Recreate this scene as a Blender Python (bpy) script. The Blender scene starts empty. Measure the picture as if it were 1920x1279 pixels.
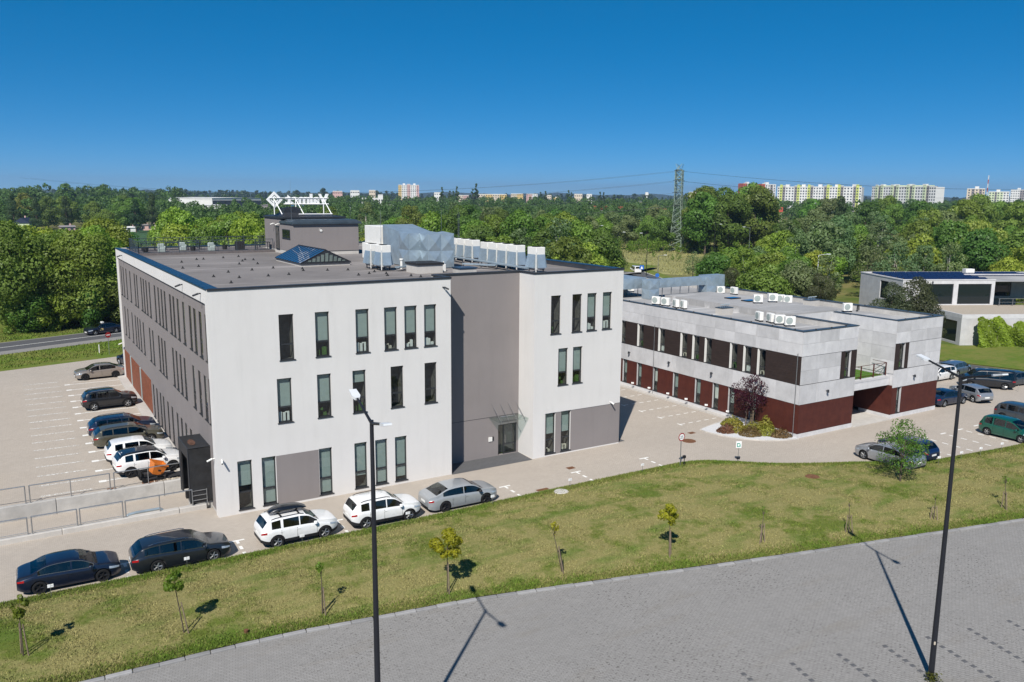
import bpy, bmesh, math, random
import numpy as np
from mathutils import Vector, Matrix

random.seed(7)
HAZE = 0.00013
RNG = np.random.default_rng(7)
R = math.radians
SC = bpy.context.scene
COL = SC.collection

# ------------------------------------------------------------------ camera, sky, sun, exposure
F_PX, PITCH, ROLL, YAW, CAM_H = 1568.9, 0.17326, 0.006823, 0.55052, 19.2
def cam_axes():
    fw = Vector((math.sin(YAW)*math.cos(PITCH), math.cos(YAW)*math.cos(PITCH), -math.sin(PITCH)))
    r0 = Vector((math.cos(YAW), -math.sin(YAW), 0)); u0 = r0.cross(fw)
    r = r0*math.cos(ROLL) + u0*math.sin(ROLL); u = -r0*math.sin(ROLL) + u0*math.cos(ROLL)
    return r, u, fw
_r, _u, _f = cam_axes()
cd = bpy.data.cameras.new('camera'); cam = bpy.data.objects.new('camera', cd); COL.objects.link(cam)
m = Matrix((( _r.x, _u.x, -_f.x, 0), (_r.y, _u.y, -_f.y, 0), (_r.z, _u.z, -_f.z, CAM_H), (0, 0, 0, 1)))
cam.matrix_world = m
cd.sensor_fit = 'HORIZONTAL'; cd.angle = 2*math.atan(960/F_PX)
cd.clip_start = 0.5; cd.clip_end = 20000
SC.camera = cam

SUN_EL, SUN_AZ = R(44.7), R(225.4)      # azimuth measured from +Y towards +X: light comes from (-x, -y)
world = bpy.data.worlds.new('World'); SC.world = world; world.use_nodes = True
wn = world.node_tree.nodes; wl = world.node_tree.links; wn.clear()
sky = wn.new('ShaderNodeTexSky'); sky.sky_type = 'NISHITA'; sky.sun_disc = False
sky.sun_elevation = SUN_EL; sky.sun_rotation = SUN_AZ
sky.altitude = 0; sky.air_density = 0.3; sky.dust_density = 0.0; sky.ozone_density = 10.0
gm = wn.new('ShaderNodeGamma'); gm.inputs['Gamma'].default_value = 0.55
hs = wn.new('ShaderNodeHueSaturation'); hs.inputs['Saturation'].default_value = 1.56; hs.inputs['Value'].default_value = 1.1; hs.inputs['Hue'].default_value = 0.495
bg = wn.new('ShaderNodeBackground'); bg.inputs['Strength'].default_value = 0.15
wo = wn.new('ShaderNodeOutputWorld')
wl.new(sky.outputs[0], gm.inputs['Color']); wl.new(gm.outputs[0], hs.inputs['Color']); wl.new(hs.outputs[0], bg.inputs[0]); wl.new(bg.outputs[0], wo.inputs[0])

sl = bpy.data.lights.new('sun', 'SUN'); sl.energy = 4.3; sl.angle = R(0.53); sl.color = (1.0, 0.955, 0.88)
sun = bpy.data.objects.new('sun', sl); COL.objects.link(sun)
sd = Vector((math.sin(SUN_AZ)*math.cos(SUN_EL), math.cos(SUN_AZ)*math.cos(SUN_EL), math.sin(SUN_EL)))
sun.rotation_euler = sd.to_track_quat('Z', 'Y').to_euler(); sun.location = sd*80

SC.view_settings.view_transform = 'Standard'; SC.view_settings.look = 'None'
SC.view_settings.exposure = 0.52; SC.view_settings.gamma = 1.0; SC.view_settings.use_curve_mapping = False
SC.render.engine = 'CYCLES'
SC.cycles.max_bounces = 6; SC.cycles.diffuse_bounces = 3; SC.cycles.glossy_bounces = 3
SC.cycles.transmission_bounces = 4; SC.cycles.transparent_max_bounces = 8; SC.cycles.volume_bounces = 0
SC.cycles.caustics_reflective = False; SC.cycles.caustics_refractive = False
SC.cycles.use_denoising = True
SC.cycles.sample_clamp_indirect = 6.0

# ------------------------------------------------------------------ object helpers
def tag(o, label=None, cat=None, group=None, kind=None):
    if label: o['label'] = label
    if cat: o['category'] = cat
    if group: o['group'] = group
    if kind: o['kind'] = kind
    return o
def link(name, data, parent=None, loc=None, rz=None, scale=None):
    o = bpy.data.objects.new(name, data); COL.objects.link(o)
    if parent is not None: o.parent = parent
    if loc is not None: o.location = loc
    if rz is not None: o.rotation_euler = (0, 0, rz)
    if scale is not None: o.scale = scale
    return o
def empty(name, loc=(0, 0, 0), rz=0.0):
    o = link(name, None, None, loc, rz); o.empty_display_size = 0.3; return o
def children_of(o): return KIDS.get(o.name, [])
KIDS = {}
def copy_tree(o, parent=None):
    c = o.copy(); COL.objects.link(c); c.parent = parent
    for ch in list(o.children): copy_tree(ch, c)
    return c

class MB:
    """collects faces with material indices and links them as one mesh object"""
    def __init__(s): s.v = []; s.f = []; s.m = []; s.mi = 0
    def add(s, vs, fs):
        b = len(s.v); s.v.extend([tuple(p) for p in vs]); s.f.extend([tuple(i+b for i in q) for q in fs]); s.m.extend([s.mi]*len(fs)); return s
    def quad(s, a, b, c, d): return s.add([a, b, c, d], [(0, 1, 2, 3)])
    def box(s, x0, x1, y0, y1, z0, z1):
        if x0 > x1: x0, x1 = x1, x0
        if y0 > y1: y0, y1 = y1, y0
        if z0 > z1: z0, z1 = z1, z0
        return s.add([(x0,y0,z0),(x1,y0,z0),(x1,y1,z0),(x0,y1,z0),(x0,y0,z1),(x1,y0,z1),(x1,y1,z1),(x0,y1,z1)],
                     [(0,3,2,1),(4,5,6,7),(0,1,5,4),(1,2,6,5),(2,3,7,6),(3,0,4,7)])
    def bbox(s, x0, x1, y0, y1, z0, z1, b=0.02):
        """box with chamfered vertical and top edges"""
        P = [(x0+b,y0),(x1-b,y0),(x1,y0+b),(x1,y1-b),(x1-b,y1),(x0+b,y1),(x0,y1-b),(x0,y0+b)]
        cx, cy = (x0+x1)/2, (y0+y1)/2
        Q = [(cx+(px-cx)*(1-2*b/max(x1-x0,1e-6)), cy+(py-cy)*(1-2*b/max(y1-y0,1e-6))) for px, py in P]
        vs = [(p[0],p[1],z0) for p in P]+[(p[0],p[1],z1-b) for p in P]+[(p[0],p[1],z1) for p in Q]
        fs = [tuple(range(7,-1,-1)), tuple(range(16,24))]
        for k in range(8):
            n = (k+1) % 8
            fs += [(k,n,n+8,k+8), (k+8,n+8,n+16,k+16)]
        return s.add(vs, fs)
    def prism(s, poly, z0, z1):
        n = len(poly); vs = [(p[0],p[1],z0) for p in poly]+[(p[0],p[1],z1) for p in poly]
        fs = [tuple(range(n-1,-1,-1)), tuple(range(n,2*n))]+[(k,(k+1)%n,(k+1)%n+n,k+n) for k in range(n)]
        return s.add(vs, fs)
    def sheet(s, poly, z=0.0):
        vs = [(p[0],p[1],p[2] if len(p) > 2 else z) for p in poly]
        return s.add(vs, [tuple(range(len(vs)))])
    def tube(s, a, b, r0, r1=None, n=8, cap=True):
        r1 = r0 if r1 is None else r1
        a = Vector(a); b = Vector(b); d = (b-a).normalized()
        x = d.orthogonal().normalized(); y = d.cross(x)
        vs = []
        for p, r in ((a, r0), (b, r1)):
            for k in range(n):
                t = 2*math.pi*k/n; vs.append(p+x*(r*math.cos(t))+y*(r*math.sin(t)))
        fs = [(k,(k+1)%n,(k+1)%n+n,k+n) for k in range(n)]
        if cap: fs += [tuple(range(n-1,-1,-1)), tuple(range(n,2*n))]
        return s.add(vs, fs)
    def path(s, pts, r, n=6):
        for a, b in zip(pts[:-1], pts[1:]): s.tube(a, b, r, r, n)
        return s
    def lathe(s, prof, c=(0,0,0), axis='z', n=20):
        vs = []; fs = []
        for (r, h) in prof:
            for k in range(n):
                t = 2*math.pi*k/n; p = (r*math.cos(t), r*math.sin(t), h)
                if axis == 'y': p = (p[0], p[2], p[1])
                elif axis == 'x': p = (p[2], p[0], p[1])
                vs.append((p[0]+c[0], p[1]+c[1], p[2]+c[2]))
        for j in range(len(prof)-1):
            for k in range(n): fs.append((j*n+k, j*n+(k+1)%n, (j+1)*n+(k+1)%n, (j+1)*n+k))
        return s.add(vs, fs)
    def mesh(s, name, mats, smooth=None):
        me = bpy.data.meshes.new(name); me.from_pydata(s.v, [], s.f)
        for q in (mats if isinstance(mats, (list, tuple)) else [mats]): me.materials.append(q)
        me.polygons.foreach_set('material_index', s.m)
        if smooth is not None:
            me.polygons.foreach_set('use_smooth', [True]*len(s.f)); me.set_sharp_from_angle(angle=R(smooth))
        me.update(); return me
    def build(s, name, mats, parent=None, loc=None, rz=None, smooth=None):
        return link(name, s.mesh(name, mats, smooth), parent, loc, rz)

def np_mesh(name, verts, faces_idx, nper, mats, attr=None, mat_idx=None, smooth=False):
    """fast mesh of equal polygons: verts (N,3), faces_idx (F,nper)"""
    me = bpy.data.meshes.new(name)
    nv = len(verts); nf = len(faces_idx)
    me.vertices.add(nv); me.vertices.foreach_set('co', np.ascontiguousarray(verts, dtype=np.float32).ravel())
    me.loops.add(nf*nper); me.loops.foreach_set('vertex_index', np.ascontiguousarray(faces_idx, dtype=np.int32).ravel())
    me.polygons.add(nf); me.polygons.foreach_set('loop_start', np.arange(0, nf*nper, nper, dtype=np.int32))
    try: me.polygons.foreach_set('loop_total', np.full(nf, nper, dtype=np.int32))
    except Exception: pass
    for q in (mats if isinstance(mats, (list, tuple)) else [mats]): me.materials.append(q)
    if mat_idx is not None: me.polygons.foreach_set('material_index', np.asarray(mat_idx, dtype=np.int32))
    if attr is not None:
        a = me.attributes.new('tint', 'FLOAT', 'FACE'); a.data.foreach_set('value', np.asarray(attr, dtype=np.float32))
    if smooth: me.polygons.foreach_set('use_smooth', np.ones(nf, dtype=bool))
    me.update(calc_edges=True); me.validate(); return me

# ------------------------------------------------------------------ materials
MATS = {}
class NT:
    def __init__(s, name):
        s.m = bpy.data.materials.new(name); s.m.use_nodes = True; s.t = s.m.node_tree; s.n = s.t.nodes; s.l = s.t.links; s.n.clear()
        s.out = s.n.new('ShaderNodeOutputMaterial'); MATS[name] = s.m
        s._tc = None
    def node(s, t, **kw):
        q = s.n.new(t)
        for k, v in kw.items():
            if k in q.inputs: q.inputs[k].default_value = v
            else: setattr(q, k, v)
        return q
    def co(s, which='Object'):
        if s._tc is None: s._tc = s.n.new('ShaderNodeTexCoord')
        return s._tc.outputs[which]
    def link(s, a, b): s.l.new(a, b)
    def noise(s, scale, detail=3, rough=.55, vec=None, stretch=None):
        q = s.node('ShaderNodeTexNoise'); q.inputs['Scale'].default_value = scale; q.inputs['Detail'].default_value = detail; q.inputs['Roughness'].default_value = rough
        v = vec or s.co()
        if stretch:
            mp = s.node('ShaderNodeMapping'); mp.inputs['Scale'].default_value = stretch; s.link(v, mp.inputs[0]); v = mp.outputs[0]
        s.link(v, q.inputs['Vector']); return q.outputs['Fac']
    def ramp(s, fac, stops):
        q = s.node('ShaderNodeValToRGB'); e = q.color_ramp.elements
        while len(e) < len(stops): e.new(0.5)
        for k, (p, c) in enumerate(stops):
            e[k].position = p; e[k].color = (c, c, c, 1) if isinstance(c, (int, float)) else (*c, 1)
        s.link(fac, q.inputs[0]); return q.outputs[0]
    def mix(s, fac, a, b, mode='MIX'):
        q = s.node('ShaderNodeMix'); q.data_type = 'RGBA'; q.blend_type = mode
        for k, v in ((0, fac), (6, a), (7, b)):
            if isinstance(v, (int, float)): q.inputs[k].default_value = v
            elif isinstance(v, tuple): q.inputs[k].default_value = (*v, 1)
            else: s.link(v, q.inputs[k])
        return q.outputs[2]
    def mult(s, a, b): 
        q = s.node('ShaderNodeMath', operation='MULTIPLY')
        for k, v in ((0, a), (1, b)):
            if isinstance(v, (int, float)): q.inputs[k].default_value = v
            else: s.link(v, q.inputs[k])
        return q.outputs[0]
    def bump(s, h, strength=.3, dist=.01, nrm=None):
        q = s.node('ShaderNodeBump'); q.inputs['Strength'].default_value = strength; q.inputs['Distance'].default_value = dist
        s.link(h, q.inputs['Height'])
        if nrm: s.link(nrm, q.inputs['Normal'])
        return q.outputs[0]
    def pr(s, col, rough=.8, metal=0., nrm=None, spec=.3, **kw):
        q = s.node('ShaderNodeBsdfPrincipled')
        if isinstance(col, tuple): q.inputs['Base Color'].default_value = (*col, 1)
        else: s.link(col, q.inputs['Base Color'])
        if isinstance(rough, (int, float)): q.inputs['Roughness'].default_value = rough
        else: s.link(rough, q.inputs['Roughness'])
        q.inputs['Metallic'].default_value = metal; q.inputs['Specular IOR Level'].default_value = spec
        for k, v in kw.items(): q.inputs[k].default_value = v
        if nrm: s.link(nrm, q.inputs['Normal'])
        s.link(q.outputs[0], s.out.inputs[0]); return q

def plain(name, col, rough=.6, metal=0., spec=.4, var=.12, scale=6., bump=0., **kw):
    t = NT(name); n = t.noise(scale, 4, .6)
    c2 = tuple(max(0, c*(1-var)) for c in col); c1 = tuple(min(1, c*(1+var)) for c in col)
    c = t.mix(t.ramp(n, [(.3, 0.), (.7, 1.)]), c2, c1)
    nr = t.bump(t.noise(scale*12, 2), bump, .01) if bump else None
    t.pr(c, rough, metal, nr, spec, **kw); return t.m

def stucco(name, col, var=.04):
    t = NT(name)
    big = t.noise(.35, 4, .6); streak = t.noise(1.6, 4, .6, stretch=(1.2, 1.2, .12))
    fine = t.noise(40, 3, .6)
    c = t.mix(t.ramp(big, [(.3, 0.), (.72, 1.)]), tuple(k*(1-var) for k in col), tuple(k*(1+var*.6) for k in col))
    c = t.mix(t.mult(t.ramp(streak, [(.5, 0.), (.78, 1.)]), .34), c, tuple(k*.80 for k in col))
    c = t.mix(t.mult(t.ramp(fine, [(.4, 0.), (.65, 1.)]), .12), c, tuple(k*.86 for k in col))
    t.pr(c, .92, 0, t.bump(fine, .25, .006), .15); return t.m

M = {}
M['white_stucco'] = stucco('white_stucco', (.635, .62, .608))
M['grey_stucco'] = stucco('grey_stucco', (.235, .213, .21), .06)
M['dark_metal'] = plain('dark_metal', (.035, .038, .045), .45, .3, .5, .15, 3)
M['blue_metal'] = plain('blue_metal', (.045, .10, .17), .35, .75, .5, .2, 1.2)
M['slate_metal'] = plain('slate_metal', (.09, .115, .135), .42, .6, .5, .18, 1.5)
M['galv'] = plain('galv', (.36, .44, .50), .40, .5, .5, .14, 1.6, .05)
M['steel'] = plain('steel', (.36, .37, .38), .4, .8, .5, .15, 8)
M['white_paint'] = plain('white_paint', (.72, .71, .68), .5, 0, .4, .05, 2)
M['sign_white'] = plain('sign_white', (.8, .8, .8), .45, 0, .4, .03, 2)
M['frame'] = plain('window_frame', (.028, .03, .034), .45, .1, .5, .1, 5)
M['blind'] = plain('blind', (.30, .345, .335), .8, 0, .2, .05, 3)
M['blind_white'] = plain('blind_white', (.62, .62, .60), .8, 0, .2, .05, 3)
M['interior'] = plain('interior', (.09, .085, .08), .9, 0, .1, .4, 2.5)
M['paper'] = plain('paper', (.55, .50, .42), .8, 0, .2, .4, 3)
M['leaf_pot'] = plain('leaf_pot', (.06, .12, .03), .6, 0, .2, .4, 12)
M['black'] = plain('black', (.012, .012, .013), .6, 0, .3, .2, 5)
M['black_fabric'] = plain('black_fabric', (.02, .02, .021), .55, 0, .4, .3, 4, .4)
M['orange'] = plain('orange', (.55, .155, .02), .5, 0, .4, .12, 3)
M['rust'] = None
M['asphalt'] = None

def glass(name, tint=(.80, .86, .84), ior=1.5, gl=1.0, bias=.03):
    t = NT(name)
    tr = t.node('ShaderNodeBsdfTransparent'); tr.inputs[0].default_value = (*tint, 1)
    g = t.node('ShaderNodeBsdfGlossy'); g.inputs['Roughness'].default_value = .015; g.inputs[0].default_value = (gl, gl, gl, 1)
    t.link(t.bump(t.noise(.9, 1), .06, .02), g.inputs['Normal'])
    lw = t.node('ShaderNodeLayerWeight'); lw.inputs['Blend'].default_value = .5          # facing = 1 - |cos|, alike from both sides
    pw = t.node('ShaderNodeMath', operation='POWER'); pw.inputs[1].default_value = 5; t.link(lw.outputs['Facing'], pw.inputs[0])
    a = t.node('ShaderNodeMath', operation='MULTIPLY_ADD'); a.inputs[1].default_value = .94; a.inputs[2].default_value = .035+bias; t.link(pw.outputs[0], a.inputs[0])
    mx = t.node('ShaderNodeMixShader'); t.link(a.outputs[0], mx.inputs[0]); t.link(tr.outputs[0], mx.inputs[1]); t.link(g.outputs[0], mx.inputs[2])
    t.link(mx.outputs[0], t.out.inputs[0]); return t.m
M['glass'] = glass('window_glass')
M['glass_clear'] = glass('clear_glass', (.8, .86, .84), 1.5, 1, .02)

def skyglass(name, col=(.012, .035, .07)):
    t = NT(name); t.pr(col, .05, 0, None, .5); return t.m
M['dark_glass'] = skyglass('dark_glass', (.010, .016, .018))
M['pv'] = skyglass('solar_cells', (.008, .014, .05))
M['sky_panel'] = skyglass('skylight_glass', (.012, .07, .17))

def paving(name, c1, c2, joint, w, h, dark=.0, big=.19, hole=False, rot=0.):
    t = NT(name)
    mp = t.node('ShaderNodeMapping'); mp.inputs['Rotation'].default_value = (0, 0, rot); t.link(t.co(), mp.inputs[0])
    br = t.node('ShaderNodeTexBrick'); br.inputs['Scale'].default_value = 1.0; br.inputs['Brick Width'].default_value = w; br.inputs['Row Height'].default_value = h
    br.inputs['Mortar Size'].default_value = .010; br.inputs['Mortar Smooth'].default_value = .25; br.inputs['Bias'].default_value = .0
    br.inputs['Color1'].default_value = (*c1, 1); br.inputs['Color2'].default_value = (*c2, 1); br.inputs['Mortar'].default_value = (*joint, 1)
    t.link(mp.outputs[0], br.inputs[0])
    b1 = t.noise(.16, 5, .6); b2 = t.noise(1.1, 4, .65)
    c = t.mix(t.mult(t.ramp(b1, [(.35, 0.), (.7, 1.)]), big*2), br.outputs[0], tuple(k*.72 for k in c1))
    c = t.mix(t.mult(t.ramp(b2, [(.5, 0.), (.75, 1.)]), .3), c, tuple(min(1, k*1.16) for k in c2))
    stripe = t.noise(.5, 3, .6, stretch=(.25, 2.2, 1))
    c = t.mix(t.mult(t.ramp(stripe, [(.52, 0.), (.7, 1.)]), .16), c, tuple(k*.68 for k in c1))
    if hole:
        n1 = t.noise(7.5, 2, .5, stretch=(.8, 1.6, 1)); n2 = t.noise(.23, 4, .6)
        k = t.mult(t.ramp(n1, [(.60, 0.), (.66, 1.)]), t.ramp(n2, [(.36, .05), (.62, 1.)]))
        c = t.mix(t.mult(k, .75), c, (.05, .045, .038))
        n3 = t.noise(.6, 4, .6, stretch=(.3, 1.4, 1)); c = t.mix(t.mult(t.ramp(n3, [(.56, 0.), (.72, 1.)]), .3), c, (.20, .175, .14))
    t.pr(c, .88, 0, t.bump(br.outputs['Fac'], -.35, .012), .2); return t.m
M['beige_paving'] = paving('beige_paving', (.45, .397, .342), (.40, .352, .303), (.295, .258, .22), .2, .1)
M['grey_paving'] = paving('grey_paving', (.29, .279, .266), (.25, .24, .229), (.155, .146, .138), .22, .11, hole=True, rot=.24)
M['slab_paving'] = paving('slab_paving', (.12, .12, .125), (.105, .105, .11), (.06, .06, .06), .4, .2)

def asphalt(name, col):
    t = NT(name); n = t.noise(60, 3); b = t.noise(.3, 4, .6, stretch=(.3, 1, 1))
    c = t.mix(t.ramp(n, [(.35, 0.), (.65, 1.)]), tuple(k*.8 for k in col), tuple(k*1.2 for k in col))
    c = t.mix(t.mult(t.ramp(b, [(.4, 0.), (.7, 1.)]), .35), c, tuple(k*1.35 for k in col))
    t.pr(c, .9, 0, t.bump(n, .3, .01), .2); return t.m
M['asphalt'] = asphalt('asphalt', (.085, .085, .09))
M['asphalt_pale'] = asphalt('asphalt_pale', (.22, .21, .20))

def marking(name, lo):
    t = NT(name); n = t.noise(9, 5, .7); a = t.ramp(n, [(lo, 0.), (lo+.14, 1.)])
    p = t.pr((.74, .73, .70), .7, 0, None, .2); t.link(a, p.inputs['Alpha']); return t.m
M['marking'] = marking('marking_paint', .26)
M['marking_worn'] = marking('marking_worn', .43)

def grassmat(name, green, dry, lush, dryness=.5, scale=1.0):
    t = NT(name)
    a = t.noise(.22*scale, 5, .62); b = t.noise(1.3*scale, 4, .65); f = t.noise(14, 3, .7)
    k = t.node('ShaderNodeMath', operation='ADD'); t.link(t.mult(a, .65), k.inputs[0]); t.link(t.mult(b, .42), k.inputs[1])
    c = t.mix(t.ramp(k.outputs[0], [(.515-.09*dryness*2, 0.), (.625-.09*dryness*2, 1.)]), green, dry)
    c = t.mix(t.mult(t.ramp(t.noise(.5*scale, 4, .6, stretch=(.5, 1.6, 1)), [(.5, 0.), (.68, 1.)]), .6), c, lush)
    c = t.mix(t.mult(t.ramp(f, [(.3, 1.), (.55, 0.)]), .5), c, tuple(q*.55 for q in green))
    t.pr(c, .95, 0, t.bump(f, .8, .05), .1); return t
M['lawn'] = grassmat('dry_lawn', (.115, .145, .028), (.25, .222, .09), (.085, .150, .022), .47).m
M['lush'] = grassmat('green_lawn', (.115, .165, .025), (.17, .18, .045), (.08, .155, .018), .3).m
M['meadow'] = grassmat('meadow_ground', (.085, .12, .024), (.20, .175, .07), (.08, .13, .025), .3, .12).m
M['crop'] = plain('crop_field', (.05, .10, .045), .95, 0, .1, .15, .05)

def blade(name, green, dry, lush, dryness):
    t = grassmat(name, green, dry, lush, dryness); p = [q for q in t.n if q.type == 'BSDF_PRINCIPLED'][0]
    at = t.node('ShaderNodeAttribute', attribute_name='tint')
    l = p.inputs['Base Color'].links[0].from_socket
    c = t.mix(1.0, l, t.ramp(at.outputs['Fac'], [(0., .62), (1., 1.4)]), 'MULTIPLY'); t.link(c, p.inputs['Base Color'])
    for q in list(p.inputs['Normal'].links): t.l.remove(q)
    return t.m
M['blade'] = blade('grass_blades', (.125, .163, .03), (.28, .25, .105), (.09, .165, .024), .47)
M['blade_lush'] = blade('lush_blades', (.115, .175, .026), (.16, .18, .045), (.08, .16, .018), .25)

def concrete(name, col, var=.18, rnd=.14):
    t = NT(name); oi = t.node('ShaderNodeObjectInfo')
    ad = t.node('ShaderNodeVectorMath', operation='ADD'); sc = t.node('ShaderNodeVectorMath', operation='SCALE'); sc.inputs['Scale'].default_value = 40
    cm = t.node('ShaderNodeCombineXYZ'); t.link(oi.outputs['Random'], cm.inputs[0]); t.link(oi.outputs['Random'], cm.inputs[1])
    t.link(cm.outputs[0], sc.inputs[0]); t.link(sc.outputs[0], ad.inputs[0]); t.link(t.co(), ad.inputs[1])
    b = t.noise(.9, 5, .65, ad.outputs[0]); s = t.noise(2.2, 4, .65, ad.outputs[0], (1, 1, .25)); f = t.noise(30, 3, .6, ad.outputs[0])
    c = t.mix(t.ramp(b, [(.3, 0.), (.7, 1.)]), tuple(k*(1-var) for k in col), tuple(min(1, k*(1+var*.6)) for k in col))
    c = t.mix(t.mult(t.ramp(s, [(.5, 0.), (.75, 1.)]), .35), c, tuple(k*.66 for k in col))
    c = t.mix(1.0, c, t.ramp(oi.outputs['Random'], [(0., 1-rnd), (1., 1+rnd*.3)]), 'MULTIPLY')
    t.pr(c, .85, 0, t.bump(f, .2, .006), .25); return t.m
M['concrete'] = concrete('concrete', (.56, .555, .565), .14, .16)
M['concrete_wall'] = concrete('concrete_wall', (.45, .435, .415), .22)
M['kerb'] = concrete('kerb_concrete', (.30, .295, .295), .2, .25)
M['kerb_pale'] = concrete('kerb_pale', (.50, .475, .445), .12, .1)
M['pale_gravel'] = plain('pale_gravel', (.55, .55, .56), .9, 0, .2, .25, 30, .6)
M['roof_gravel'] = plain('roof_gravel', (.38, .33, .27), .95, 0, .1, .3, 9, .5)

def roofing(name, col):
    t = NT(name); a = t.noise(.16, 5, .65); b = t.noise(.5, 4, .6, stretch=(.15, 1.6, 1)); f = t.noise(3, 4, .7)
    c = t.mix(t.ramp(a, [(.35, 0.), (.68, 1.)]), tuple(k*.8 for k in col), tuple(k*1.18 for k in col))
    c = t.mix(t.mult(t.ramp(b, [(.57, 0.), (.66, 1.)]), .5), c, tuple(min(1, k*1.9) for k in col))
    c = t.mix(t.mult(t.ramp(f, [(.5, 0.), (.75, 1.)]), .3), c, tuple(k*.7 for k in col))
    w = t.node('ShaderNodeTexWave'); w.wave_type = 'BANDS'; w.bands_direction = 'Y'; w.inputs['Scale'].default_value = .314; w.inputs['Distortion'].default_value = .15
    t.link(t.co(), w.inputs[0]); c = t.mix(t.mult(t.ramp(w.outputs[0], [(.0, 1.), (.012, 0.)]), .5), c, tuple(k*.6 for k in col))
    t.pr(c, .9, 0, t.bump(f, .2, .02), .2); return t.m
M['roofing'] = roofing('bitumen_roofing', (.198, .182, .176))
M['roofing_pale'] = roofing('pale_roofing', (.33, .325, .325))

def corten(name):
    t = NT(name); a = t.noise(1.5, 5, .7); s = t.noise(3, 5, .7, stretch=(1.5, 1.5, .2))
    c = t.mix(t.ramp(a, [(.3, 0.), (.7, 1.)]), (.060, .013, .009), (.095, .024, .015)); c = t.mix(t.mult(t.ramp(s, [(.5, 0.), (.72, 1.)]), .4), c, (.035, .010, .009))
    t.pr(c, .62, .1, t.bump(a, .12, .01), .35); return t.m
M['corten'] = corten('rust_brown_panel')
M['orange_panel'] = plain('orange_brown_panel', (.20, .062, .030), .7, 0, .3, .2, 2)
def slatwood(name):
    t = NT(name); w = t.node('ShaderNodeTexWave'); w.wave_type = 'BANDS'; w.bands_direction = 'Z'; w.inputs['Scale'].default_value = 3.3; w.inputs['Distortion'].default_value = .4; w.inputs['Detail'].default_value = 2
    t.link(t.co(), w.inputs[0]); n = t.noise(2.5, 5, .7, stretch=(.3, .3, 5))
    c = t.mix(t.ramp(n, [(.3, 0.), (.75, 1.)]), (.022, .014, .012), (.052, .034, .029)); c = t.mix(t.mult(t.ramp(w.outputs[0], [(.0, 1.), (.18, 0.)]), .8), c, (.008, .006, .005))
    t.pr(c, .7, 0, t.bump(w.outputs[0], .5, .02), .3); return t.m
M['slat_wood'] = slatwood('dark_slat_wood')
M['bark'] = plain('bark', (.10, .08, .06), .95, 0, .1, .35, 6, .5)
M['bark_pale'] = plain('bark_pale', (.38, .36, .33), .9, 0, .1, .35, 3, .3)
M['stake'] = plain('stake_wood', (.20, .155, .11), .9, 0, .1, .3, 5)

def leafmat(name, trans=.42):
    t = NT(name); oi = t.node('ShaderNodeObjectInfo'); at = t.node('ShaderNodeAttribute', attribute_name='tint')
    c = t.mix(1.0, oi.outputs['Color'], t.ramp(at.outputs['Fac'], [(0., .70), (.5, 1.), (1., 1.45)]), 'MULTIPLY')
    hsv = t.node('ShaderNodeHueSaturation'); t.link(c, hsv.inputs['Color'])
    mr = t.node('ShaderNodeMapRange'); mr.inputs['To Min'].default_value = .47; mr.inputs['To Max'].default_value = .53; t.link(oi.outputs['Random'], mr.inputs[0]); t.link(mr.outputs[0], hsv.inputs['Hue'])
    d = t.node('ShaderNodeBsdfDiffuse'); tl = t.node('ShaderNodeBsdfTranslucent'); gl = t.node('ShaderNodeBsdfGlossy'); gl.inputs['Roughness'].default_value = .45; gl.inputs[0].default_value = (.9, .95, .9, 1)
    t.link(hsv.outputs[0], d.inputs[0]); br = t.mix(1.0, hsv.outputs[0], (1.32, 1.4, .6), 'MULTIPLY'); t.link(br, tl.inputs[0])
    m1 = t.node('ShaderNodeMixShader'); m1.inputs[0].default_value = trans; t.link(d.outputs[0], m1.inputs[1]); t.link(tl.outputs[0], m1.inputs[2])
    m2 = t.node('ShaderNodeMixShader'); m2.inputs[0].default_value = .012; t.link(m1.outputs[0], m2.inputs[1]); t.link(gl.outputs[0], m2.inputs[2])
    t.link(m2.outputs[0], t.out.inputs[0]); return t.m
M['leaf'] = leafmat('foliage')

def paint(name, col, metal=.0, rough=.32, coat=1.0):
    t = NT(name); n = t.noise(5, 3)
    c = t.mix(t.ramp(n, [(.3, 0.), (.7, 1.)]), tuple(k*.95 for k in col), tuple(min(1, k*1.05) for k in col))
    t.pr(c, rough, metal, None, .5, **{'Coat Weight': coat, 'Coat Roughness': .04}); return t.m
PAINTS = {k: paint('paint_'+k, *v) for k, v in {
    'navy': ((.008, .013, .032), .3), 'graphite': ((.018, .022, .030), .4), 'white': ((.74, .74, .74), 0.), 'grey': ((.30, .315, .33), .1), 'black': ((.008, .009, .012), .2),
    'champagne': ((.30, .265, .235), .5), 'olive': ((.105, .098, .07), .45), 'silver': ((.36, .375, .40), .6), 'blue': ((.006, .016, .07), .3), 'green': ((.004, .085, .055), .3),
    'bluegrey': ((.12, .17, .24), .5), 'deepblue': ((.008, .018, .048), .3), 'slate': ((.045, .06, .075), .4)}.items()}
M['car_glass'] = glass('car_glass', (.30, .34, .34), 1.5, 1, .03)
M['seat'] = plain('seat_fabric', (.045, .045, .048), .9, 0, .1, .2, 5)
M['tyre'] = plain('tyre', (.014, .014, .015), .85, 0, .2, .2, 10)
M['alloy'] = plain('alloy', (.42, .43, .44), .35, .8, .5, .05, 4)
M['alloy_dark'] = plain('alloy_dark', (.03, .03, .033), .35, .6, .5, .05, 4)
M['trim'] = plain('black_trim', (.02, .02, .022), .6, 0, .3, .1, 6)
M['headlight'] = plain('headlight', (.42, .46, .50), .1, .3, .8, .2, 20)
M['taillight'] = plain('taillight', (.30, .006, .008), .18, 0, .8, .2, 12)
M['plate'] = plain('number_plate', (.72, .72, .70), .5, 0, .3, .05, 4)
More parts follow.
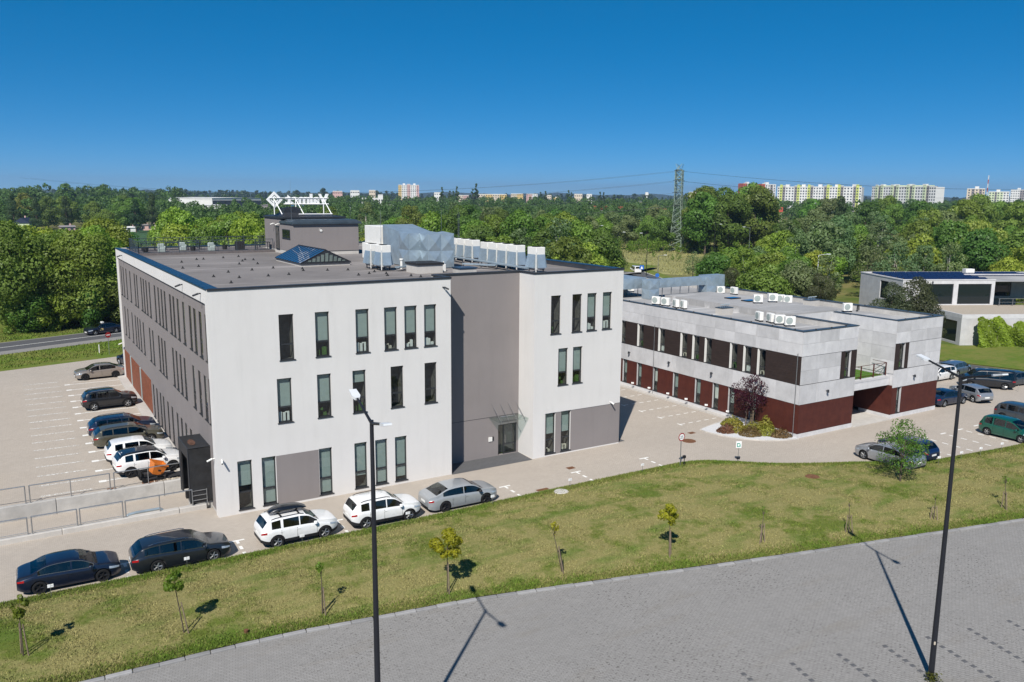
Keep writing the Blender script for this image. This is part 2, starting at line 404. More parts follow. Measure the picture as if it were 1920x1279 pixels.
M['chrome'] = plain('chrome', (.6, .6, .62), .15, 1, .5, .05, 4)
# ------------------------------------------------------------------ the setting: ground, roads, paving
def struct(name, mb, mat, smooth=None): return tag(mb.build(name, mat, None, smooth=smooth), kind='structure')
def lot_z(y): return .2+max(0., min(35., y-57.))*.0145          # the visitors' car park rises gently towards the road
def rects_minus(x0, x1, y0, y1, hole):
    hx0, hx1, hy0, hy1 = hole
    return [(x0, x1, y0, hy0), (x0, x1, hy1, y1), (x0, hx0, hy0, hy1), (hx1, x1, hy0, hy1)]
TR = (-70., 10.6, 51.95, 57.0)      # loading ramp trench

g = MB()
for (a, b, c, d) in rects_minus(-6000, 9000, -3000, 11000, (TR[0], TR[1], TR[2]-.2, TR[3]+.2)): g.sheet([(a, c), (b, c), (b, d), (a, d)], -.06)
ground = struct('ground', g, M['meadow'])

# front yard and lane paving (beige), with the ramp trench left open
y = MB()
y.sheet([(-70, 40), (97, 30), (97, 34), (95, 46), (88, 47), (88, 57), (72, 57), (72, 92), (40, 92), (40, 51.6), (-70, 51.6)], 0.0)
yard = struct('yard_paving', y, M['beige_paving'])
y = MB(); y.add([(-70, 57.3, lot_z(57.3)), (10.4, 57.3, lot_z(57.3)), (10.4, 92, lot_z(92)), (14, 104.4, lot_z(92)), (-70, 84.0, lot_z(92)), (-70, 82, lot_z(84))][:0], [])
ys = [57.3, 66, 75, 84, 92]
for a, b in zip(ys[:-1], ys[1:]): y.quad((-70, a, lot_z(a)), (10.4, a, lot_z(a)), (10.4, b, lot_z(b)), (-70, b, lot_z(b)))
y.sheet([(-70, 92, .71), (60, 92, .71), (60, 117, .71), (10.8, 103.4, .71), (-.9, 100.5, .71), (-70, 83, .71)], .71) if False else y.sheet([(-20, 92, .7075), (44, 92, .7075), (44, 112.5, .7075), (10.8, 103.4, .7075), (-.9, 100.4, .7075), (-20, 95.6, .7075)])
lot = struct('visitor_parking', y, M['beige_paving'])
# ramp floor and retaining walls
y = MB().sheet([(TR[0], TR[2]), (TR[1], TR[2]), (TR[1], TR[3]), (TR[0], TR[3])], -.62)
struct('loading_ramp', y, M['beige_paving'])
rw = empty('retaining_wall', (0, 0, 0)); tag(rw, 'long pale concrete retaining wall between parking lot and loading ramp', 'wall')
x = -61.2
while x < 10:
    MB().bbox(x+.012, min(x+6.3, 10.1)-.012, 57.0, 57.32, -.7, .34, .025).build('concrete_panel', M['concrete_wall'], rw); x += 6.3
lk = empty('ramp_kerb', (0, 0, 0)); tag(lk, 'low concrete kerb wall along the lane side of the loading ramp', 'kerb')
x = -61.2
while x < 9.5:
    MB().bbox(x+.012, min(x+6.3, 9.7)-.012, 51.58, 51.95, -.7, .3, .025).build('concrete_panel', M['kerb_pale'], lk); x += 6.3

# lower car park of grey blocks
lower_edge = [(-40, 37.6), (-12, 35.5), (1.7, 34.6), (7.25, 34.35), (9.97, 34.1), (13.26, 33.55), (18.4, 32.75), (23.8, 31.4), (29.26, 30.0), (35.9, 28.35), (42.96, 26.7), (51.5, 24.7), (60, 22.7), (80, 18)]
upper_edge = [(80, 32.2), (68, 33.2), (64.1, 33.55), (60.6, 34.0), (57.5, 34.35), (56.2, 34.65), (54.4, 35.6), (53.5, 36.3), (52.2, 37.05), (50.3, 37.9), (48.5, 38.8), (47, 39.7), (45.9, 40.5), (44.8, 41.5), (43.9, 42.2), (43.1, 42.8), (42.2, 43.2), (41.2, 43.42), (40.3, 43.45), (31, 43.5), (20, 43.42), (9, 43.55), (1, 43.8), (-12, 44.1), (-40, 44.6)]
y = MB().sheet([(-40, -40), (90, -40), (90, 15.5)]+[(p[0], p[1]) for p in lower_edge[::-1]], .002)
lower = struct('lower_parking', y, M['grey_paving'])
# grass strip, gently crowned
def strip_z(t): return .07+.30*math.sin(math.pi*t)**.8
def poly_at(poly, s):
    L = [0]
    for a, b in zip(poly[:-1], poly[1:]): L.append(L[-1]+math.hypot(b[0]-a[0], b[1]-a[1]))
    d = s*L[-1]
    for k in range(len(poly)-1):
        if d <= L[k+1] or k == len(poly)-2:
            t = (d-L[k])/(L[k+1]-L[k]); return (poly[k][0]+(poly[k+1][0]-poly[k][0])*t, poly[k][1]+(poly[k+1][1]-poly[k][1])*t)
upx = sorted(upper_edge); lox = sorted(lower_edge)
def yint(poly, x):
    return float(np.interp(x, [p[0] for p in poly], [p[1] for p in poly]))
xs = np.unique(np.concatenate([np.arange(-40, 80.1, 1.0), [p[0] for p in upx if -40 <= p[0] <= 80]]))
NS = 9; vs = []; fs = []
for x in xs:
    a, b = yint(lox, x)+.17, yint(upx, x)-.09
    for j in range(NS):
        t = j/(NS-1); vs.append((x, a+(b-a)*t, strip_z(t)+.03*math.sin(x*1.7+j)*math.sin(math.pi*t)))
for k in range(len(xs)-1):
    for j in range(NS-1): fs.append((k*NS+j, (k+1)*NS+j, (k+1)*NS+j+1, k*NS+j+1))
y = MB().add(vs, fs); struct('lawn_strip', y, M['lawn'], 80)
def strip_h(x, yy):
    a, b = yint(lox, x)+.17, yint(upx, x)-.09
    return strip_z(min(1, max(0, (yy-a)/(b-a))))
# kerb stones, one by one
def kerb_line(name, poly, step, w, h, mat, z0=-.05, xlim=(-3, 60), side=1):
    root = empty(name, (0, 0, 0)); root['kind'] = 'structure'
    L = sum(math.hypot(b[0]-a[0], b[1]-a[1]) for a, b in zip(poly[:-1], poly[1:])); n = int(L/step)
    me = MB().bbox(-step/2+.008, step/2-.008, -w/2, w/2, z0, h, .018).mesh('kerb_stone', mat)
    for k in range(n):
        p, q = poly_at(poly, k/n), poly_at(poly, (k+1)/n)
        cx, cy = (p[0]+q[0])/2, (p[1]+q[1])/2
        if not xlim[0] <= cx <= xlim[1]: continue
        o = link('kerb_stone', me, root, (cx+random.uniform(-.01, .01), cy+random.uniform(-.012, .012), random.uniform(-.008, .008)), math.atan2(q[1]-p[1], q[0]-p[0])+random.uniform(-.012, .012))
    return root
kerb_line('kerb', lower_edge, 1.0, .24, .085, M['kerb'], xlim=(-2, 60))
kerb_line('kerb_edging', upper_edge, 1.0, .08, .07, M['kerb_pale'], xlim=(-4, 78))

# left road, verge and far roads
def road_strip(name, pts, w, mat, z):
    vs = []; fs = []
    for k, p in enumerate(pts):
        a = pts[max(0, k-1)]; b = pts[min(len(pts)-1, k+1)]; d = Vector((b[0]-a[0], b[1]-a[1], 0)).normalized(); n = Vector((-d.y, d.x, 0))
        vs += [Vector((p[0], p[1], z))+n*w/2, Vector((p[0], p[1], z))-n*w/2]
    for k in range(len(pts)-1): fs.append((2*k+1, 2*k+3, 2*k+2, 2*k))
    return struct(name, MB().add(vs, fs), mat)
v = MB().sheet([(-70, 74), (-20, 95.5), (-.9, 100.4), (10.8, 103.4), (44, 112.5), (60, 117), (150, 170), (150, 200), (60, 178), (-70, 132)], .695); struct('verge', v, M['lush'])
RD = Vector((9.32, 3.27, 0)).normalized(); RN = Vector((-RD.y, RD.x, 0))
def rp(t, o): 
    p = Vector((-.8, 115.4, 0))+RD*t+RN*o; return (p.x, p.y)
road_strip('left_road', [rp(-80, 0), rp(0, 0), rp(60, 0), rp(140, 0)], 8.6, M['asphalt_pale'], .700)
road_strip('left_road_lane', [rp(-80, .95), rp(0, .95), rp(60, .95), rp(140, .95)], 6.0, M['asphalt'], .704)
road_strip('road_line', [rp(-80, .62), rp(0, .62), rp(140, .62)], .16, M['marking'], .708)
BR = [(118, 128), (128, 147), (134, 160), (139, 170), (145, 184), (157, 206), (176, 246), (200, 300)]
road_strip('back_road_verge', BR, 14, M['lush'], .0); road_strip('back_road', BR, 7.0, M['asphalt'], .006); road_strip('back_road_edge_line', [(p[0]+3.3, p[1]-1.6) for p in BR], .18, M['marking'], .012)
road_strip('side_road', [(84, 92), (88, 76), (91, 62), (93.2, 54), (95.2, 47), (97.5, 38), (100, 26)], 4.6, M['asphalt'], .012)
v = MB().sheet([(92, 76), (92.5, 64), (95.2, 57), (98.1, 48.8), (100.6, 38), (103, 26), (150, 20), (150, 52), (107.4, 61.2), (100, 78)], .004); struct('right_lawn', v, M['lush'])
v = MB().sheet([(30, 330), (120, 330), (170, 480), (20, 470)], -.02); struct('field', v, M['crop'])
v = MB().sheet([(139, 160), (150, 140), (185, 140), (250, 200), (262, 262), (190, 275), (163, 215)], -.03); struct('dry_meadow', v, plain('dry_meadow_grass', (.25, .24, .10), .95, 0, .1, .3, .09, .5))

# painted markings
def mark(name, mb, worn=False, parent=None):
    o = mb.build(name, M['marking_worn'] if worn else M['marking'], parent); o['kind'] = 'structure'; return o
pm = empty('bay_markings'); pm['kind'] = 'structure'
for k in range(14):
    yy = 90.2-k*2.36; z = lot_z(yy)+.006
    b = MB().sheet([(4.9, yy-.07), (9.25, yy-.07), (9.25, yy+.07), (4.9, yy+.07)], z); b.sheet([(4.45, yy-.2), (4.9, yy-.2), (4.9, yy+.2), (4.45, yy+.2)], z)
    b.build('bay_line', M['marking'], pm)
for k in range(17):
    yy = 92-k*2.1; z = lot_z(yy)+.006
    MB().sheet([(1.0, yy-.12), (4.0, yy-.2), (4.0, yy+.0), (1.0, yy+.1)], z).build('faded_line', M['marking_worn'], pm)
    if k % 3 == 0: MB().sheet([(5.2, yy-.9), (8.6, yy-1.0), (8.6, yy-.86), (5.2, yy-.75)], z).build('faded_line', M['marking_worn'], pm)
lm = empty('lane_markings'); lm['kind'] = 'structure'
for X in (4.3, 10.05, 15.85, 27.55, 33.4, 39.6):
    b = MB().sheet([(X-.42, 45.62), (X+.42, 45.62), (X+.42, 45.78), (X-.42, 45.78)], .006); b.sheet([(X-.08, 45.25), (X+.08, 45.25), (X+.08, 45.62), (X-.08, 45.62)], .006)
    b.sheet([(X-.1, 44.4), (X+.07, 44.4), (X+.07, 44.85), (X-.1, 44.85)], .006); b.sheet([(X-.12, 43.55), (X+.05, 43.55), (X+.05, 44.0), (X-.12, 44.0)], .006)
    b.build('bay_mark', M['marking'], lm)
for Y in (51.3, 53.85, 56.4, 58.9, 61.35, 63.85):
    for k in range(6):
        xx = 48.4+k*.92
        MB().sheet([(xx, Y-.06), (xx+.5, Y-.06), (xx+.5, Y+.06), (xx, Y+.06)], .006).build('dash', M['marking'], lm)
    MB().sheet([(48.25, Y-.3), (48.4, Y-.3), (48.4, Y+.3), (48.25, Y+.3)], .006).build('dash', M['marking'], lm)
for X in (60.2, 62.75, 65.3, 67.75, 70.1, 72.6):
    MB().sheet([(X-.3, 38.2), (X+.4, 38.2), (X+.4, 38.36), (X-.3, 38.36)], .006).build('dash', M['marking'], lm)
    for k in range(4):
        yy = 37.75-k*.98; MB().sheet([(X-.06, yy-.5), (X+.08, yy-.5), (X+.08, yy), (X-.06, yy)], .006).build('dash', M['marking'], lm)
# dark marker blocks that divide the bays of the lower car park
dm = MB().bbox(-.11, .11, -.11, .11, -.03, .012, .012).mesh('marker_block', plain('dark_block', (.105, .105, .11), .9, 0, .2, .15, 3))
ang = -.232
ux, uy = math.cos(ang), math.sin(ang)       # along the lot
for i in range(-1, 14):
    bx, by = 17.6+i*2.36*ux, 23.2+i*2.36*uy
    for k in range(14):
        px, py = bx+uy*(k*.40-.1), by-ux*(k*.40-.1)
        if py < 8: continue
        link('marker_block', dm, lower, (px+random.uniform(-.02, .02), py+random.uniform(-.02, .02), 0), ang+random.uniform(-.08, .08))

# manholes, gullies
def manhole(x, y, r, z, label, mat='orange_iron'):
    b = MB().lathe([(0, .02), (r*.8, .02), (r*.82, .012), (r*.9, .022), (r, .018), (r, -.02)], n=24); o = b.build('manhole_cover', M[mat], None, (x, y, z)); tag(o, label, 'manhole'); return o
M['orange_iron'] = plain('rusty_iron', (.16, .075, .04), .8, .1, .2, .3, 6, .3)
manhole(7.35, 57.9, .5, .21, 'rusty round manhole cover in parking lot above the loading ramp')
manhole(45.6, 47.3, .55, .0, 'rusty round manhole cover in the lane before the planted island')
def gully(x, y, z, label, w=.6, l=.45):
    b = MB().box(-w/2, w/2, -l/2, l/2, -.02, .004)
    for k in range(6): b.box(-w/2+.05+k*.09, -w/2+.08+k*.09, -l/2+.05, l/2-.05, .004, .016)
    o = b.build('gully_grate', M['orange_iron'], None, (x, y, z)); tag(o, label, 'drain grate')
gully(29.4, 43.9, .002, 'rusty iron drain grate at the lawn edge past grey liftback', .9, .35)
gully(33.6, 46.6, .002, 'small iron drain grate in the lane before the right block')
gully(47.4, 48.9, .002, 'iron drain grate at the tip of the planted island')
gully(5.0, 57.75, .215, 'narrow drain grate behind the ramp railing', .5, .3)
gully(9.05, 53.0, -.617, 'dark drain grate at the foot of the loading dock', .9, .6)
# ------------------------------------------------------------------ wall and window builders
def wall_mesh(W, H, holes, depth, mb=None, thick=None):
    """wall in local x (0..W), z (0..H); outward normal -y; holes (x0,x1,z0,z1) get reveals of the given depth"""
    b = mb or MB()
    xs = sorted({0., W}|{h[0] for h in holes}|{h[1] for h in holes}); zs = sorted({0., H}|{h[2] for h in holes}|{h[3] for h in holes})
    xs = [x for x in xs if 0 <= x <= W]; zs = [z for z in zs if 0 <= z <= H]
    def inside(x, z): return any(h[0] < x < h[1] and h[2] < z < h[3] for h in holes)
    for j in range(len(zs)-1):
        k = 0
        while k < len(xs)-1:
            if inside((xs[k]+xs[k+1])/2, (zs[j]+zs[j+1])/2): k += 1; continue
            e = k
            while e+1 < len(xs)-1 and not inside((xs[e+1]+xs[e+2])/2, (zs[j]+zs[j+1])/2): e += 1
            b.quad((xs[k], 0, zs[j]), (xs[e+1], 0, zs[j]), (xs[e+1], 0, zs[j+1]), (xs[k], 0, zs[j+1])); k = e+1
    for (x0, x1, z0, z1) in holes:
        d = depth
        b.quad((x0, 0, z0), (x0, 0, z1), (x0, d, z1), (x0, d, z0)); b.quad((x1, 0, z1), (x1, 0, z0), (x1, d, z0), (x1, d, z1))
        b.quad((x0, 0, z1), (x1, 0, z1), (x1, d, z1), (x0, d, z1)); b.quad((x1, 0, z0), (x0, 0, z0), (x0, d, z0), (x1, d, z0))
    return b
_WIN = {}
def win_meshes(w, h, transom, depth, sill_mat='frame'):
    key = (round(w, 3), round(h, 3), round(transom, 3), round(depth, 3))
    if key in _WIN: return _WIN[key]
    d = depth-.09; fw = .055
    fr = MB(); fr.box(.0, fw, d, d+.08, 0, h); fr.box(w-fw, w, d, d+.08, 0, h); fr.box(fw, w-fw, d, d+.08, 0, fw); fr.box(fw, w-fw, d, d+.08, h-fw, h)
    if transom: fr.box(fw, w-fw, d-.004, d+.076, transom-.05, transom+.05)
    gl = MB(); segs = [(fw, h-fw)] if not transom else [(fw, transom-.05), (transom+.05, h-fw)]
    for a, c in segs: gl.quad((fw, d+.03, a), (w-fw, d+.03, a), (w-fw, d+.03, c), (fw, d+.03, c))
    it = MB(); D = d+.75
    it.quad((0, D, 0), (w, D, 0), (w, D, h), (0, D, h)); it.quad((0, d+.082, 0), (0, D, 0), (0, D, h), (0, d+.082, h)); it.quad((w, d+.082, 0), (w, D, 0), (w, D, h), (w, d+.082, h))
    it.quad((0, d+.082, h), (0, D, h), (w, D, h), (w, d+.082, h)); it.quad((0, d+.082, 0), (w, d+.082, 0), (w, D, 0), (0, D, 0))
    si = MB().box(-.05, w+.05, -.05, d+.02, -.045, .012)
    r = _WIN[key] = (fr.mesh('window', M['frame']), gl.mesh('pane', M['glass']), it.mesh('interior', M['interior']), si.mesh('sill', M['frame']), d)
    return r
def add_window(parent, loc, rz, w, h, transom=.9, depth=.22, blind=0., bmat='blind', sill=True, clutter=None, yellow=False):
    fr, gl, it, si, d = win_meshes(w, h, transom, depth)
    o = link('window', fr, parent, loc, rz); link('pane', gl, o); link('interior', it, o)
    if sill: link('sill', si, o)
    if blind:
        b = MB().box(.06, w-.06, d+.10, d+.112, h-.06-blind, h-.06); b.build('blind', M[bmat], o)
    if clutter:
        b = MB(); rr = random.Random(clutter)
        for k in range(3):
            xx = rr.uniform(.1, w-.35); b.box(xx, xx+rr.uniform(.1, .28), d+.12, d+.3, .06, .06+rr.uniform(.15, .6))
        b.build('shelf_items', M[['paper', 'leaf_pot', 'blind_white'][clutter % 3]], o)
    return o
def panels(parent, name, mesh_cache, origin, rz, u0, u1, v0, v1, nu, nv, t, mat, gap=.012, us=None):
    """proud panels on a wall; local x along wall, -y outward"""
    us = us or [u0+(u1-u0)*k/nu for k in range(nu+1)]
    for a, b in zip(us[:-1], us[1:]):
        for j in range(nv):
            z0 = v0+(v1-v0)*j/nv; z1 = v0+(v1-v0)*(j+1)/nv
            key = (round(b-a, 3), round(z1-z0, 3), round(t, 3), mat)
            if key not in mesh_cache: mesh_cache[key] = MB().box(gap/2, b-a-gap/2, -t, 0, gap/2, z1-z0-gap/2).mesh(name, M[mat])
            c, s = math.cos(rz), math.sin(rz)
            link(name, mesh_cache[key], parent, (origin[0]+a*c, origin[1]+a*s, origin[2]+z0), rz)
PC = {}
def camera_unit(x, y, z, label, dx=0, dy=-1, col='white_paint'):
    b = MB(); d = Vector((dx, dy, -.35)).normalized(); p = Vector((x, y, z))
    b.tube(p, p+Vector((dx, dy, 0))*.12, .04, .04, 8); q = p+Vector((dx, dy, 0))*.14
    b.tube(q, q+d*.34, .06, .055, 10); b.mi = 1; b.tube(q+d*.34, q+d*.36, .045, .045, 10)
    o = b.build('security_camera', [M[col], M['black']]); tag(o, label, 'camera'); return o

# ------------------------------------------------------------------ main office building
X0, X1, X2, X3 = 9.98, 25.65, 32.35, 40.4
YF, YR, YB = 49.68, 51.7, 91.6
ZR, ZP = 13.35, 13.74
ob = empty('office_building', (X0, YF, 0)); tag(ob, 'three storey white and grey rendered office building with slim tall windows', 'building')
O = Vector((X0, YF, 0))
def lp(x, y, z): return (x-O.x, y-O.y, z-O.z)

W3, W2 = (12.0, 9.2), (8.07, 5.31)
front = []
for x, bl, cl in ((14.04, 0, 0), (16.28, 1.75, 4), (18.9, 1.75, 5), (20.84, 1.75, 3), (22.25, 1.75, 8), (23.67, 1.75, 2)): front.append((x, .9, 9.2, 2.8, bl, .95, cl))
for x, bl, cl in ((13.78, 1.75, 5), (16.28, 1.8, 1), (18.6, .75, 4), (21.22, 0, 0), (23.66, 0, 0)): front.append((x, .9, 5.31, 2.77, bl, .95, cl))
for x, bl in ((11.2, 1.55), (12.65, 2.9), (16.24, 2.9), (18.6, 2.2), (20.03, 2.9), (21.43, 2.75)): front.append((x, .86, .24, 3.05, bl, 1.05, 0))
holes = [(x-X0, x-X0+w, z, z+h) for x, w, z, h, *_ in front]
b = wall_mesh(X1-X0, ZP-.02, holes, .22); b.build('wall', M['white_stucco'], ob, lp(X0, YF, 0), 0)
for x, w, z, h, bl, tr, cl in front: add_window(ob, lp(x, YF, z), 0, w, h, tr, .22, bl, 'blind', True, cl)
# grey ground floor field between the windows, slightly proud
MB().box(13.53, 16.22, YF-.004, YF+.05, .12, 3.27).build('wall_panel', M['grey_stucco'], ob, lp(0, 0, 0)).location = (-O.x, -O.y, 0)
MB().box(X0+.02, X1-.02, YF+.02, YF+.2, -.1, .12).build('plinth', M['dark_metal'], ob).location = (-O.x, -O.y, 0)

# recess side wall (facing +x), recess back wall, right block side and front
w = MB(); w.quad((X1, YR+.3, 0), (X1, YF, 0), (X1, YF, ZP-.02), (X1, YR+.3, ZP-.02)); w.build('wall', M['white_stucco'], ob).location = (-O.x, -O.y, 0)
for z in (9.2, 5.31, .3): 
    f = MB().box(X1, X1+.04, YF+.55, YF+1.5, z, z+2.8).build('window', M['frame'], ob); f.location = (-O.x, -O.y, 0)
    g_ = MB().box(X1+.03, X1+.05, YF+.62, YF+1.43, z+.07, z+2.73).build('pane', M['dark_glass'], f)
wd = 30.58; holes = [(wd-X1, wd-X1+1.62, 0.03, 2.35)]
b = wall_mesh(X2-X1, ZP-.02, holes, .25); b.build('wall', M['grey_stucco'], ob, lp(X1, YR, 0))
MB().box(X1, X2, YR-.006, YR+.02, 3.02, 3.05).build('joint_or_shade_line', M['dark_metal'], ob).location = (-O.x, -O.y, 0)
w = MB(); w.quad((X2, YF, 0), (X2, YR+.3, 0), (X2, YR+.3, ZP-.02), (X2, YF, ZP-.02)); w.build('wall', M['white_stucco'], ob).location = (-O.x, -O.y, 0)
right = []
for x, bl, cl in ((33.79, 0, 7), (35.68, 0, 0), (37.04, 1.75, 2), (38.48, 1.75, 5)): right.append((x, .87, 9.2, 2.82, bl, .95, cl))
for x, bl, cl in ((34.5, 1.75, 1), (35.82, 1.75, 4)): right.append((x, .87, 5.31, 2.77, bl, .95, cl))
for x, cl in ((33.45, 3), (34.84, 6)): right.append((x, .88, .2, 3.08, 1.55, 1.05, cl))
holes = [(x-X2, x-X2+w_, z, z+h) for x, w_, z, h, *_ in right]
b = wall_mesh(X3-X2, ZP-.02, holes, .22); b.build('wall', M['white_stucco'], ob, lp(X2, YF, 0))
for x, w_, z, h, bl, tr, cl in right: add_window(ob, lp(x, YF, z), 0, w_, h, tr, .22, bl, 'blind', True, cl)
b = wall_mesh(X3-33.4+.012, 3.18, [(x-33.4, x-33.4+.88, .1, 3.2) for x in (33.45, 34.84)], .02); b.build('wall_panel', M['grey_stucco'], ob, lp(33.4, YF-.012, .1))
MB().box(33.39, X3+.013, YF-.013, YF+.0, 3.26, 3.285).build('joint_or_shade_line', M['dark_metal'], ob).location = (-O.x, -O.y, 0)
MB().box(X2+.02, X3-.02, YF+.02, YF+.2, -.1, .11).build('plinth', M['dark_metal'], ob).location = (-O.x, -O.y, 0)
# right end, back
w = MB(); w.quad((X3, YF, 0), (X3, YB, 0), (X3, YB, ZP-.02), (X3, YF, ZP-.02)); w.quad((X3, YB, 0), (X0, YB, 0), (X0, YB, ZP-.02), (X3, YB, ZP-.02)); w.build('wall', M['white_stucco'], ob).location = (-O.x, -O.y, 0)
w = MB(); w.box(X3-.01, X3+.012, YF-.012, YF+10, .1, 3.28); w.build('wall_panel', M['grey_stucco'], ob).location = (-O.x, -O.y, 0)

# long left facade: white frame, grey field set back, three rows of windows
LYW3 = [90.05, 88.42, 86.4, 83.79, 80.94, 79.54, 77.0, 75.66, 74.23, 72.57, 69.93, 68.27, 66.84, 65.45, 63.25, 61.95, 60.37, 58.4, 56.21, 54.78, 53.12, 51.4]
LYW2 = [89.2, 87.19, 84.31, 82.23, 80.79, 79.29, 77.43, 73.98, 72.4, 69.49, 68.1, 66.77, 63.44, 62.06, 60.57, 59.1, 56.15, 54.31, 52.65, 51.35]
LYW1 = [73.98, 72.26, 70.53, 69.11, 67.13, 65.31, 63.25, 61.63, 60.04, 58.34, 56.6]
LW = YB-YF; XG = X0+.13
lw = []
for q, z, h in ((LYW3, 9.27, 2.83), (LYW2, 5.4, 2.83), (LYW1, .62, 2.85)):
    for yy in q: lw.append((yy, z, h))
# local x runs from far (YB) to near (YF): u = YB - y
fh = [(YB-y_, YB-y_+.9, z, z+h) for y_, z, h in lw if YB-y_ > .7]
fh = [(a, min(c, LW-.72), z, z2) for a, c, z, z2 in fh]
fh = [h for h in fh if h[1]-h[0] > .3]
gw = wall_mesh(LW-1.2, 12.86, [(a-.6, c-.6, z, z2) for a, c, z, z2 in fh], .13); gw.build('wall', M['grey_stucco'], ob, lp(XG, YB-.6, -.7 if False else 0), -math.pi/2)
MB().box(X0+.05, X0+.5, YF+.3, YB-.3, -.75, .02).build('plinth', M['concrete_wall'], ob).location = (-O.x, -O.y, 0)
for n, (a, c, z, z2) in enumerate(fh):
    rr = random.Random(n)
    add_window(ob, lp(XG, YB-a, z), -math.pi/2, c-a, z2-z, .9, .13, rr.choice([0, 0, 1.0, 1.7, 2.4]), rr.choice(['blind', 'blind_white']), True, None)
fr = MB(); fr.box(X0, XG+.02, YF+.003, YF+.62, 0, 12.84); fr.box(X0, XG+.02, YB-.62, YB-.003, 0, 12.84); fr.box(X0, XG+.02, YF+.003, YB-.003, 12.84, ZP-.02)
fr.build('wall_frame', M['white_stucco'], ob).location = (-O.x, -O.y, 0)
MB().box(X0+.02, XG+.01, YF+.63, YB-.63, 12.80, 12.835).build('joint_or_shade_line', M['dark_metal'], ob).location = (-O.x, -O.y, 0)  # dark strip drawn as the shadow line under the white band
# brown panels along the ground floor at the far end, parted by pale strips
yy = 74.6
k = 0
while yy < 90.6:
    wdt = .78
    strip = k in (7, 15)
    o = MB().box(XG-.05, XG+.02, yy+.01, yy+wdt-.01, .72, 3.6).build('cladding_panel', M['blind' if strip else 'orange_panel'], ob); o.location = (-O.x, -O.y, 0)
    yy += wdt; k += 1
kp = MB().box(9.25, X0+.1, 57.35, YB+.6, -.2, .34); 
kb = MB()
for a, c in zip([57.35, 64, 71, 78, 85], [64, 71, 78, 85, 92.4]):
    kb.add([(9.3, a, -.1), (10.2, a, -.1), (10.2, c, -.1), (9.3, c, -.1), (9.3, a, lot_z(a)+.1), (10.2, a, lot_z(a)+.12), (10.2, c, lot_z(c)+.12), (9.3, c, lot_z(c)+.1)], [(4,5,6,7),(3,0,4,7),(0,1,5,4),(1,2,6,5),(2,3,7,6)])
kb.mi = 0
struct('facade_kerb', kb, M['kerb_pale'])

# roof: slab, copings, cap pieces
r = MB().sheet([(X0+.4, YF+.3), (X1-.2, YF+.3), (X1-.2, YR+.3), (X2+.2, YR+.3), (X2+.2, YF+.3), (X3-.3, YF+.3), (X3-.3, YB-.3), (X0+.4, YB-.3)], ZR)
r.build('roof', M['roofing'], ob).location = (-O.x, -O.y, 0)
rf = [q for q in ob.children if q.name.startswith('roof')][0]
cp = MB()
for (a, c, d, e) in ((X0+.02, X1+.05, YF-.05, YF+.32), (X1-.02, X2+.02, YR-.05, YR+.32), (X2-.05, X3+.05, YF-.05, YF+.32)): cp.box(a, c, d, e, ZP-.10, ZP+.02)
cp.box(X1-.3, X1+.05, YF+.33, YR+.30, ZP-.10, ZP+.018); cp.box(X2-.05, X2+.3, YF+.33, YR+.30, ZP-.10, ZP+.018)
cp.build('coping', M['dark_metal'], ob).location = (-O.x, -O.y, 0)
pp = MB(); pp.box(X0+.13, X0+.5, YF+.33, YB-.05, ZR-.4, ZP-.05); pp.box(X3-.35, X3-.02, YF+.33, YB-.05, ZR-.4, ZP-.05); pp.box(X0+.5, X3-.35, YB-.4, YB-.05, ZR-.4, ZP-.05); pp.box(X0+.5, X1-.3, YF+.05, YF+.3, ZR-.3, ZP-.101); pp.box(X2+.3, X3-.35, YF+.05, YF+.3, ZR-.3, ZP-.101); pp.box(X1-.3, X2+.3, YR+.05, YR+.3, ZR-.3, ZP-.101)
pp.build('parapet', M['concrete_wall'], ob).location = (-O.x, -O.y, 0)
n = 40; st = (YB-YF)/n
cap = MB().add([(-.04, .01, ZP-.06), (1.0, .01, ZR+.22), (1.0, st-.01, ZR+.22), (-.04, st-.01, ZP-.06), (-.04, .01, ZP+.0), (.06, .01, ZP+.03), (1.0, .01, ZR+.26), (1.0, st-.01, ZR+.26), (.06, st-.01, ZP+.03), (-.04, st-.01, ZP+.0)],
              [(0, 3, 2, 1), (0, 4, 9, 3), (4, 5, 8, 9), (5, 6, 7, 8), (6, 1, 2, 7), (0, 1, 6, 5, 4), (3, 9, 8, 7, 2)]).box(-.04, 1.0, -.015, .02, ZP-.0, ZP+.0+.001)
cap = MB().add(cap.v[:10], cap.f[:7]).add([(-.05, -.02, ZP+.005), (.06, -.02, ZP+.055), (1.01, -.02, ZR+.285), (1.01, .03, ZR+.285), (.06, .03, ZP+.055), (-.05, .03, ZP+.005)], [(0, 1, 4, 5), (1, 2, 3, 4), (0, 5, 4, 3, 2, 1)])
cme = cap.mesh('cap_panel', M['blue_metal'])
for k in range(n): link('cap_panel', cme, ob, lp(X0, YF+k*st, 0))
capr = MB().add([(.04-.0, .01, ZP-.06), (.04, st-.01, ZP-.06), (-.62, st-.01, ZP-.02), (-.62, .01, ZP-.02), (.04, .01, ZP+.02), (.04, st-.01, ZP+.02), (-.62, st-.01, ZP+.02), (-.62, .01, ZP+.02)], [(0, 1, 5, 4), (4, 5, 6, 7), (3, 7, 6, 2), (0, 4, 7, 3), (1, 2, 6, 5), (0, 3, 2, 1)]).add([(.05, -.02, ZP+.05), (.05, .03, ZP+.05), (-.63, .03, ZP+.05), (-.63, -.02, ZP+.05)], [(0, 1, 2, 3)]).mesh('cap_panel', M['blue_metal'])
for k in range(n): link('cap_panel', capr, ob, lp(X3, YF+k*st, 0))
MB().box(X0+1.0, X3-.4, YB-.45, YB+.04, ZP-.04, ZP+.02).build('coping', M['blue_metal'], ob).location = (-O.x, -O.y, 0)
